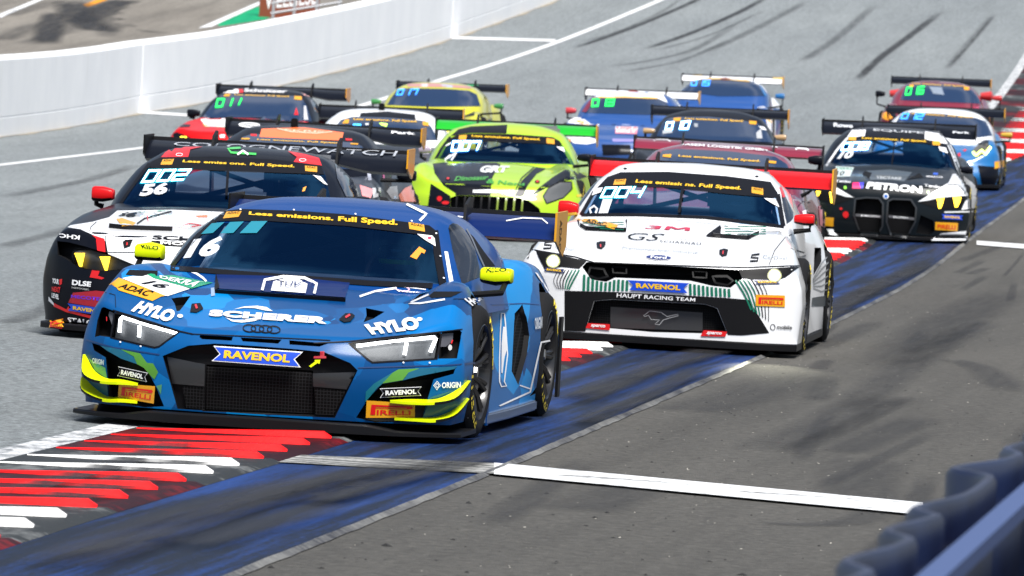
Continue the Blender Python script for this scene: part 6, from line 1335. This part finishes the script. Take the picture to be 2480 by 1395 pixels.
c.text('Park', k6((470, 420), (785, 440), (780, 472), (470, 455)), WHITE, .04, on=['wing'], parent=c.wg); c.stroke(ell(*k2((790, 478))[0], 25, 5, 2), 2.5, WHITE, 'emblem', .004, on=['wing'], parent=c.wg, closed=True); c.text('Rowe', k2((710, 465), (870, 470), (868, 490), (710, 488)), WHITE, .05, on=['wing'], parent=c.wg)
m_ = c.plane(985, 425, 1.75); c.mirror(m_, (.18, .12, .10), BODYB, (.84, 1.75, .83), 1)
FACES.append((c, dict(lamps=False, grille=((-.30, .60), (.30, .60), (.36, .22), (-.36, .22)))))
# white-roofed coupe
c = far('dark coupe with white roof edges between the orange roofed car and the lime car', T_BMW, pose(81, (934, 296), 2.3, (955, 274), 4.8), DGREY, PWHITE, k2((1590, 500), (1650, 430), (1760, 400), (2100, 405), (2440, 440), (2500, 500), (2560, 620), (2000, 620)), 200, (4.85, 1.27, .90, BODYB, BMWW(BODYB)[4]),
        txt=k2((1770, 415), (2368, 438), (2366, 462), (1766, 438)), patches=[k2((1690, 430), (1728, 428), (1720, 466), (1660, 468)), k2((2415, 450), (2475, 455), (2470, 490), (2418, 485))])
polys(c, [(k6((70, 185), (430, 165), (780, 205), (788, 272), (400, 240), (60, 232)), BODYB, 'roof_wrap')], ['cab']); MB().box((-.05, 2.75, 1.30), (.07, .10, .09)).obj('aerial', [TRIM], c.root, bevel=.01)
polys(c, [(k6((1070, 480), (1100, 560), (1130, 650), (1100, 620)), PWHITE, 'sticker')], ['hull', 'cab']); c.poly(k2((1765, 468), (1840, 470), (1836, 488), (1762, 486)), LEDB, 'number_display', .009, on=['cab']); c.poly(k2((1880, 466), (1910, 466), (1908, 480), (1878, 480)), WHITE, 'sticker', .009, on=['cab']); c.poly(k2((2010, 462), (2085, 468), (2075, 494), (2030, 480)), pbr('lime_mark_glow', (.5, .8, .1), .5, emit=(.6, 1, .1), estr=1.5), 'number_display', .009, on=['cab']); c.poly(k6((880, 650), (960, 650), (960, 720), (880, 720)), sticker_mat((.4, .35, .42)), 'sticker', .005)  # blue and lime sponsor marks made to glow, not a lit number board
m_ = c.plane(1048, 367, 1.75); c.mirror(m_, (.16, .12, .10), sticker_mat((.4, .3, .42)), (.84, 1.75, .83), 1)
FACES.append((c, dict(grille=((-.30, .60), (.30, .60), (.36, .22), (-.36, .22)), lamp=((.50, .58), (.88, .60), (.90, .54), (.60, .52)))))
# red nosed coupe, lap board 011
c = far('black coupe with red front wings nearest the white wall, lap board 011', T_BMW, pose(94.3, (635, 232), 2.3, (695, 217), 4.8), PRED, BODYB, k2((350, 405), (430, 300), (525, 200), (600, 182), (1200, 205), (1285, 232), (1330, 300), (1375, 442), (900, 436)), 173, BMWW(BODYB),
        txt=k2((652, 188), (1172, 205), (1168, 222), (650, 203)), patches=[k2((560, 190), (615, 188), (600, 212), (548, 212)), k2((1212, 208), (1280, 212), (1280, 246), (1212, 240))], led=('011', k2((495, 240), (716, 236), (692, 290), (478, 312)), LEDG, pbr('led_green_glow', (.0, .3, .05), .5, emit=(0, .6, .08), estr=.4)))
polys(c, [(k2((535, 160), (600, 125), (690, 118), (690, 180), (545, 180)), WHITE, 'roof_wrap'), (k2((682, 120), (725, 122), (735, 175), (690, 178)), RED, 'roof_wrap'), (k2((1260, 150), (1340, 160), (1350, 215), (1300, 200)), sticker_mat((.75, .35, .33)), 'sticker'), (k2((1210, 385), (1230, 310), (1250, 385)), RED, 'sticker'), (k2((1300, 300), (1320, 300), (1340, 430), (1300, 430)), sticker_mat((.5, .5, .52)), 'sticker')], ['cab'], .008)
c.text('Schnitzer', k2((745, 135), (1150, 150), (1140, 178), (740, 168)), WHITE, .03, on=['cab'], off=.008); c.poly(k2((1360, 250), (1400, 205), (1460, 280), (1500, 350), (1400, 350)), DGLASS, 'side_window', .004, on=['cab'])
polys(c, [(k2((330, 425), (450, 405), (580, 420), (600, 500), (480, 495), (380, 490)), WHITE, 'hood_wrap'), (k2((350, 465), (400, 470), (420, 498), (370, 495)), GOLD, 'sticker'), (k2((580, 415), (1000, 430), (1300, 450), (1300, 600), (580, 520)), BODYB, 'hood_wrap'), (k2((85, 510), (180, 470), (240, 475), (230, 495), (120, 500)), BODYB, 'wing_wrap'), (k2((75, 560), (110, 545), (230, 590), (240, 610), (90, 610)), BODYB, 'headlight'), (k2((140, 585), (190, 580), (220, 600), (150, 600)), AMBER, 'daytime_light'), (k2((510, 570), (560, 565), (560, 595), (515, 595)), WHITE, 'sticker'), (k2((610, 555), (680, 560), (670, 605), (610, 600)), sticker_mat((.75, .3, .3)), 'sticker')], ['hull'])
m_ = c.plane(469, 274, 1.72); c.mirror(m_, (.18, .13, .11), BODYB, (-.84, 1.75, .84), -1); m_ = c.plane(790, 290, 1.72); c.mirror(m_, (.20, .13, .12), BODYB, (.84, 1.75, .84), 1)
# maroon coupe behind the white one
c = far('maroon coupe with white lettering across its roof, close behind the white car', T_AMG, pose(62.7, (1742, 385), 2.5, (1768, 353), 4.8), MAROON, MAROON, k4((900, 1150), (975, 960), (1060, 862), (1200, 845), (1700, 868), (2150, 920), (2265, 995), (2340, 1200)), 258, (4.8, 1.27, .925, MAROON, dict(chord=.36, necks=(.45,), aoa=.10, ep_mat=CARBON, ep=(.3, .26))), ys=(1.05, 3.75), dz=.06,
        txt=k4((1214, 905), (2010, 958), (2000, 982), (1210, 930)), patches=[k4((1065, 905), (1145, 900), (1138, 934), (1058, 925)), k4((2080, 962), (2160, 970), (2155, 992), (2078, 985))])
c.text('WASEM LOGISTIK GMBH', k4((1192, 783), (2080, 846), (2072, 868), (1188, 806)), WHITE, .03, on=['cab'], off=.006)
c.stroke(k4((975, 765), (1000, 752), (1110, 756), (1135, 772)), 4, WHITE, 'emblem', .004, on=['wing'], parent=c.wg); c.stroke(k4((2345, 850), (2370, 838), (2450, 845), (2475, 858)), 4, WHITE, 'emblem', .004, on=['wing'], parent=c.wg); c.text('PR', k4((2120, 822), (2180, 826), (2178, 838), (2118, 834)), WHITE, .04, on=['wing'], parent=c.wg)
g8 = cz(1880, 480, 3.67); polys(c, [(g8((230, 120), (260, 105), (300, 130), (290, 150), (240, 145)), sticker_mat((.85, .8, .82)), 'sticker'), (g8((375, 70), (440, 70), (430, 260), (385, 240)), sticker_mat((.45, .12, .15)), 'sticker')], ['hull']); c.stroke(g8((170, 100), (230, 30), (300, 40)), 2, BLACK, 'panel_gap', .004)  # the pinkish patch paints a highlight on the maroon wing
m_ = c.plane(1975, 388, 1.9); c.mirror(m_, (.14, .12, .09), BODYB, (.82, 1.9, .82), 1)
FACES.append((c, dict(lamps=False)))
# dark coupe, lap board 010
c = far('dark grey coupe without bright markings behind the maroon car, lap board 010', T_AMG, pose(88, (1730, 290), 2.5, (1751, 271), 4.8), DGREY, BODYB, k4((1000, 720), (1060, 590), (1110, 548), (1200, 535), (1500, 532), (1800, 562), (1990, 600), (2060, 665), (2125, 780), (1500, 760)), 184, (4.8, 1.27, .925, BODYB, dict(chord=.36, necks=(.45,), aoa=.10, ep=(.3, .26))), ys=(1.05, 3.75), dz=.05,
        txt=k4((1278, 543), (1848, 568), (1844, 592), (1274, 564)), patches=[k4((1168, 548), (1236, 544), (1230, 576), (1165, 578)), k4((1898, 574), (1968, 580), (1966, 612), (1898, 606))], led=('010', k4((1104, 596), (1325, 584), (1304, 654), (1090, 660)), LED, LEDB))
polys(c, [(k4((1985, 625), (2040, 635), (2065, 665), (2020, 660)), WHITE, 'sticker'), (k4((1060, 670), (1160, 650), (1150, 690), (1060, 700)), sticker_mat((.4, .42, .45)), 'sticker'), (k4((1965, 690), (2010, 650), (2025, 745), (1970, 745)), sticker_mat((.4, .41, .43)), 'sticker'), (k4((1360, 600), (1400, 600), (1400, 635), (1370, 635)), sticker_mat((.3, .32, .35)), 'sticker')], ['cab'], .008)
TAN = paint('mirror_tan', (.45, .28, .13), .4); m_ = c.plane(1572, 317, 1.9); c.mirror(m_, (.16, .12, .075), TAN, (-.82, 1.9, .82), -1); m_ = c.plane(1890, 333, 1.9); c.mirror(m_, (.16, .12, .075), TAN, (.82, 1.9, .82), 1)
FACES.append((c, dict()))
# yellow wedge, lap board 017
c = far('yellow wedge shaped coupe with green mirrors, lap board 017', T_LAM, pose(110.5, (1058, 212), 2.0, (1103, 201), 4.45), FYEL, FYEL, kL((520, 315), (560, 250), (605, 192), (680, 178), (1000, 185), (1180, 198), (1245, 230), (1275, 325), (900, 330)), 147, LAMW(BODYB, 1.17), ys=(1.0, 3.6), res=.5)
polys(c, [(kL((680, 145), (900, 140), (1190, 165), (1200, 185), (1000, 172), (690, 168)), sticker_mat((.45, .22, .2)), 'sticker'), (kL((790, 142), (850, 142), (850, 168), (790, 166)), sticker_mat((.7, .65, .7)), 'sticker'), (kL((960, 150), (1050, 156), (1050, 175), (960, 170)), sticker_mat((.35, .55, .75)), 'sticker'), (kL((1290, 205), (1330, 215), (1395, 285), (1310, 275)), DARK, 'side_window'), (kL((1300, 265), (1390, 290), (1330, 310)), FYEL, 'sticker')], ['cab'])
c.seg('017', kL((618, 195), (775, 191), (755, 232), (602, 236)), LEDB, pbr('led_blue_glow', (.02, .1, .5), .5, emit=(.02, .12, .8), estr=.5), on=['cab'])
polys(c, [(kL((620, 325), (900, 322), (1180, 322), (1170, 362), (900, 360), (620, 350)), sticker_mat((.28, .16, .16)), 'hood_wrap'), (kL((870, 350), (1230, 345), (1225, 400), (1100, 420), (900, 415)), BODYB, 'hood_wrap'), (kL((940, 380), (1010, 380), (985, 408)), sticker_mat((.6, .6, .6)), 'sticker'), (kL((1460, 415), (1510, 400), (1510, 440), (1470, 440)), sticker_mat((.45, .12, .05)), 'sticker')], ['hull'])
c.poly(kL((870, 118), (1255, 128), (1258, 160), (870, 150)), sticker_mat((.0, .42, .10)), 'wing_wrap', .003, on=['wing'], parent=c.wg)
MG = paint('mirror_green', (.03, .22, .05), .4); m_ = c.plane(911, 246, 1.6); c.mirror(m_, (.16, .12, .09), MG, (-.78, 1.5, .72), -1); m_ = c.plane(1208, 257, 1.6); c.mirror(m_, (.16, .12, .09), MG, (.78, 1.5, .72), 1)
# the two blue and white wedges
def liqui(label, ps, px_m, ws, led, lm, glow, extra, hullx, mirs, wmat, dz=0.):
    c = far(label, T_LAM, ps, FBLUE, FBLUE, ws, px_m, LAMW(wmat, 1.20), ys=(1.0, 3.6), res=.5, dz=dz)
    c.seg(led[0], led[1], lm, glow, on=['cab']); polys(c, extra, ['cab'], .008); polys(c, hullx, ['hull'])
    sc = MB(); sc.lathe([(0, .0), (0, .14), (.10, .13), (.35, .05), (.38, 0)], (0, 2.35, 1.10), 'x', 16); sc.v = [(p[1]-2.35+0, 2.35+(p[0]), 1.10+(p[2]-1.10)*.75+.02) for p in sc.v]; sc.obj('roof_scoop', [paint('scoop_red', (.20, .03, .03), .4)], c.root, smooth=True)
    for (px, py, mat, sg) in mirs: m_ = c.plane(px, py, 1.6); c.mirror(m_, (.17, .12, .10), mat, (sg*.78, 1.5, .72), sg)
    return c
GLG = MATS['led_green_glow']; GLB = MATS['led_blue_glow']; LQ = sticker_mat((.55, .35, .55)); PB = sticker_mat((.35, .42, .68))
c = liqui('blue and white coupe with red mirror, lap board 013, beside the lime car', pose(107, (1532, 237), 2.0, (1562, 225), 4.45), 151, k4((300, 495), (360, 410), (415, 345), (1000, 350), (1100, 400), (1165, 500), (900, 515)), ('013', k4((385, 370), (592, 366), (580, 428), (376, 434))), LEDG, GLG,
      [(k4((395, 345), (440, 320), (520, 295), (700, 280), (900, 285), (1060, 320), (1110, 400), (1000, 352), (700, 340), (440, 345)), WHITE, 'roof_panel'), (k4((440, 338), (700, 330), (1010, 350), (1005, 362), (700, 350), (440, 352)), LETTER_O, 'sticker'), (k4((580, 305), (900, 300), (1010, 325), (900, 330), (580, 322)), PB, 'sticker'), (k4((275, 485), (340, 390), (400, 335), (420, 340), (320, 490)), MAG, 'pillar_wrap')],
      [(k4((470, 530), (640, 532), (625, 600), (590, 612), (540, 600)), BODYB, 'hood_vent'), (k4((788, 545), (1000, 555), (960, 612), (860, 622), (800, 600)), BODYB, 'hood_vent'), (k4((665, 515), (790, 515), (782, 620), (660, 612)), PB, 'sticker'), (k4((605, 628), (820, 632), (815, 660), (602, 655)), WHITE, 'sticker'), (k4((602, 656), (815, 661), (810, 700), (600, 695)), sticker_mat((.75, .25, .3)), 'sticker'), (k4((115, 590), (165, 520), (270, 500), (420, 510), (470, 560), (440, 600), (350, 612)), WHITE, 'wing_wrap'), (k4((330, 515), (440, 515), (470, 560), (440, 595), (360, 560)), sticker_mat((.4, .65, .55)), 'sticker'), (k4((200, 570), (260, 565), (360, 610), (300, 615)), GOLD, 'sticker'), (k4((120, 720), (300, 715), (430, 760), (420, 780), (330, 800), (200, 790)), WHITE, 'bumper_wrap'), (k4((145, 745), (172, 745), (170, 775), (145, 775)), sticker_mat((.8, .3, .02)), 'sticker'), (k4((470, 800), (745, 805), (760, 900), (480, 905)), BODYB, 'grille'), (k4((570, 745), (800, 750), (795, 775), (575, 775)), sticker_mat((.25, .22, .5)), 'sticker')],
      [(1383, 268, sticker_mat((.5, .03, .04)), -1)], PWHITE, dz=.04)
c.text('LIQUI', k4((615, 632), (812, 636), (808, 656), (612, 652)), RED, .04, on=['hull'], off=.009); c.text('MOLY', k4((612, 664), (806, 668), (802, 692), (610, 688)), WHITE, .04, on=['hull'], off=.009)
c = liqui('blue and white coupe with yellow patches on its white rear wing, lap board 015', pose(121, (1757, 195), 2.0, (1780, 188), 4.45), 134, k4((1228, 285), (1290, 215), (1340, 172), (1600, 168), (1900, 190), (1990, 230), (2055, 332), (1600, 335)), ('015', k4((1345, 186), (1520, 186), (1506, 234), (1338, 232))), LEDB, GLB,
      [(k4((1330, 175), (1400, 145), (1540, 118), (1750, 115), (1920, 150), (2000, 230), (1900, 188), (1600, 166), (1400, 170)), WHITE, 'roof_panel'), (k4((1400, 162), (1640, 158), (1900, 186), (1900, 196), (1640, 172), (1400, 174)), LETTER_O, 'sticker'), (k4((1540, 130), (1800, 135), (1900, 160), (1800, 165), (1540, 152)), PB, 'sticker'), (k4((1990, 225), (2020, 240), (2070, 330), (2045, 332)), SKYB, 'pillar_wrap')],
      [(k4((1450, 348), (1540, 350), (1530, 420), (1480, 415), (1440, 390)), BODYB, 'hood_vent'), (k4((1680, 365), (1840, 372), (1800, 425), (1700, 425)), BODYB, 'hood_vent'), (k4((1570, 352), (1665, 352), (1655, 432), (1560, 430)), sticker_mat((.6, .25, .4)), 'sticker'), (k4((1840, 400), (1920, 345), (1985, 355), (1920, 420), (1850, 430)), sticker_mat((.25, .35, .65)), 'sticker'), (k4((1965, 350), (2140, 345), (2185, 390), (2190, 450), (1940, 445)), WHITE, 'wing_wrap'), (k4((2050, 530), (2150, 530), (2150, 720), (2080, 640)), WHITE, 'bumper_wrap'), (k4((2065, 560), (2125, 555), (2125, 590), (2070, 592)), sticker_mat((.85, .4, .01)), 'sticker'), (k4((1850, 335), (1900, 335), (1900, 350), (1850, 350)), sticker_mat((.7, .3, .5)), 'sticker')],
      [(1889, 233, SKYB, 1)], PWHITE)
for q in (k4((1355, 103), (1445, 108), (1440, 135), (1350, 130)), k4((2130, 143), (2225, 146), (2222, 170), (2120, 168))): c.poly(q, YELLOW, 'sticker', .004, on=['wing'], parent=c.wg)
# bright blue wedge behind the black one
c = far('bright blue coupe with white roof and neon lamp behind the black number 10 car', T_LAM, pose(104, (2282, 278), 2.0, (2296, 277), 4.45), SKYB, PWHITE, kR((680, 440), (715, 385), (760, 362), (1000, 372), (1250, 402), (1330, 430), (1375, 530), (1280, 545)), 157, LAMW(BODYB, 1.20), ys=(1.0, 3.6), res=.5)
c.text('Less emissions. Full Speed.', kR((780, 366), (1240, 396), (1238, 410), (780, 378)), LETTER_O, .03, on=['cab'], off=.009); c.seg('012', kR((735, 376), (885, 376), (868, 415), (720, 412)), LEDB, GLB, on=['cab'])
polys(c, [(kR((1060, 530), (1200, 520), (1300, 540), (1250, 590), (1150, 600), (1080, 570)), BODYB, 'hood_vent'), (kR((1180, 590), (1290, 530), (1290, 545), (1200, 605)), WHITE, 'stripe'), (kR((1290, 545), (1350, 570), (1345, 620), (1300, 600)), BODYB, 'hood_vent'), (kR((1232, 640), (1270, 600), (1340, 585), (1362, 612), (1330, 660), (1260, 690)), sticker_mat((.10, .09, .06)), 'headlight'), (kR((1405, 600), (1450, 605), (1455, 640), (1420, 630)), sticker_mat((.5, .6, .75)), 'sticker'), (kR((1165, 635), (1185, 625), (1190, 640), (1170, 645)), RED, 'hood_pin'), (kR((1125, 660), (1145, 655), (1148, 680), (1130, 680)), RED, 'hood_pin'), (kR((1270, 745), (1400, 755), (1460, 770), (1455, 885), (1300, 885)), BODYB, 'grille')], ['hull'])
NL = pbr('lamp_neon', (.8, 1, .2), .4, emit=(.75, 1, .15), estr=2.2); c.stroke(kR((1235, 650), (1262, 675), (1300, 640), (1325, 665), (1362, 615)), 5.5, NL, 'daytime_light', .012, on=['hull'])
c.poly(kR((1390, 718), (1458, 705), (1456, 755), (1390, 768)), GOLD, 'sticker', .008); m_ = c.plane(2438, 327, 1.6); c.mirror(m_, (.18, .12, .085), paint('mirror_gold', (.55, .33, .02), .4), (.78, 1.5, .72), 1)
c.stroke(kR((985, 320), (1000, 305), (1060, 305), (1085, 325)), 4, PWHITE, 'roof_scoop', .01, on=['cab'])
# crimson wedge, furthest back on the right
c = far('crimson coupe with red mirrors, lap board 016, furthest back on the right', T_296, pose(123.5, (2273, 207), 2.0, (2284, 192), 4.45), MAG, MAG, kR((712, 275), (735, 215), (755, 168), (830, 155), (1000, 158), (1150, 172), (1235, 205), (1305, 302), (1000, 290)), 131, LAMW(BODYB, 1.20), ys=(1.0, 3.6), res=.5)
c.text('Less emissions. Full Speed.', kR((800, 152), (1180, 172), (1178, 184), (800, 163)), LETTER_O, .03, on=['cab'], off=.009); c.seg('016', kR((762, 190), (885, 182), (876, 230), (752, 238)), LEDG, GLG, on=['cab'])
polys(c, [(kR((780, 165), (812, 165), (808, 182), (778, 182)), GOLD, 'sticker'), (kR((1170, 178), (1208, 182), (1206, 206), (1172, 202)), GOLD, 'sticker'), (kR((805, 125), (1000, 122), (1215, 140), (1210, 160), (1000, 145), (810, 145)), sticker_mat((.32, .16, .20)), 'sticker'), (kR((920, 180), (1010, 185), (1030, 240), (950, 230)), sticker_mat((.2, .24, .3)), 'sticker')], ['cab'], .008)
polys(c, [(kR((680, 280), (860, 290), (830, 320), (720, 310)), sticker_mat((.4, .42, .35)), 'sticker'), (kR((1120, 335), (1180, 295), (1290, 300), (1270, 345)), sticker_mat((.6, .02, .10)), 'hood_wrap'), (kR((860, 305), (1110, 305), (1110, 335), (860, 330)), BODYB, 'hood_vent'), (kR((580, 365), (620, 360), (660, 405), (620, 420), (585, 405)), sticker_mat((.9, .35, .02)), 'marker'), (kR((1335, 400), (1355, 400), (1355, 430), (1335, 430)), sticker_mat((.9, .35, .02)), 'marker'), (kR((600, 330), (660, 330), (700, 430), (640, 440)), BODYB, 'intake')], ['hull'])
MR = paint('mirror_red', (.5, .02, .02), .4); m_ = c.plane(2132, 227, 1.6); c.mirror(m_, (.18, .12, .11), BODYB, (-.80, 1.5, .72), -1); m_ = c.plane(2415, 238, 1.6); c.mirror(m_, (.18, .12, .10), MR, (.80, 1.5, .72), 1)
for px in ((2168, 227), (2388, 233)): q = c.plane(px[0], px[1], 2.6); MB().lathe([(-.10, 0), (-.10, .06), (.10, .10), (.14, .0)], tuple(q), 'x', 12, closed=False).obj('air_scoop', [MR], c.root, smooth=True)

# the faces of the cars whose noses are mostly hidden: lamps and grille set on the shell from the front
def face(c, lamps=True, grille=((-.45, .46), (.45, .46), (.55, .20), (-.55, .20)), lamp=((.52, .50), (.86, .585), (.90, .54), (.62, .465))):
    def put(poly, mat, nm, off):
        P = dens(poly, .05); r = delaunay_2d_cdt([Vector(p) for p in P], [], [list(range(len(P)))], 1, 1e-5); V = []
        for v in r[0]:
            h = c.bvhs['hull'].ray_cast(Vector((v.x, -3, v.y)), Vector((0, 1, 0))); V.append(h[0]+h[1]*(off if h[1].y < 0 else -off) if h[0] else Vector((v.x, .4, v.y)))
        mesh_obj(nm, V, [tuple(f) for f in r[2]], mat, c.root, True)
    put(grille, MESHG, 'grille', .004)
    if lamps:
        for sg in (1, -1): put([(sg*x, z) for x, z in lamp], LAMPIN, 'headlight', .005)
for c_, kw in FACES: face(c_, **kw)
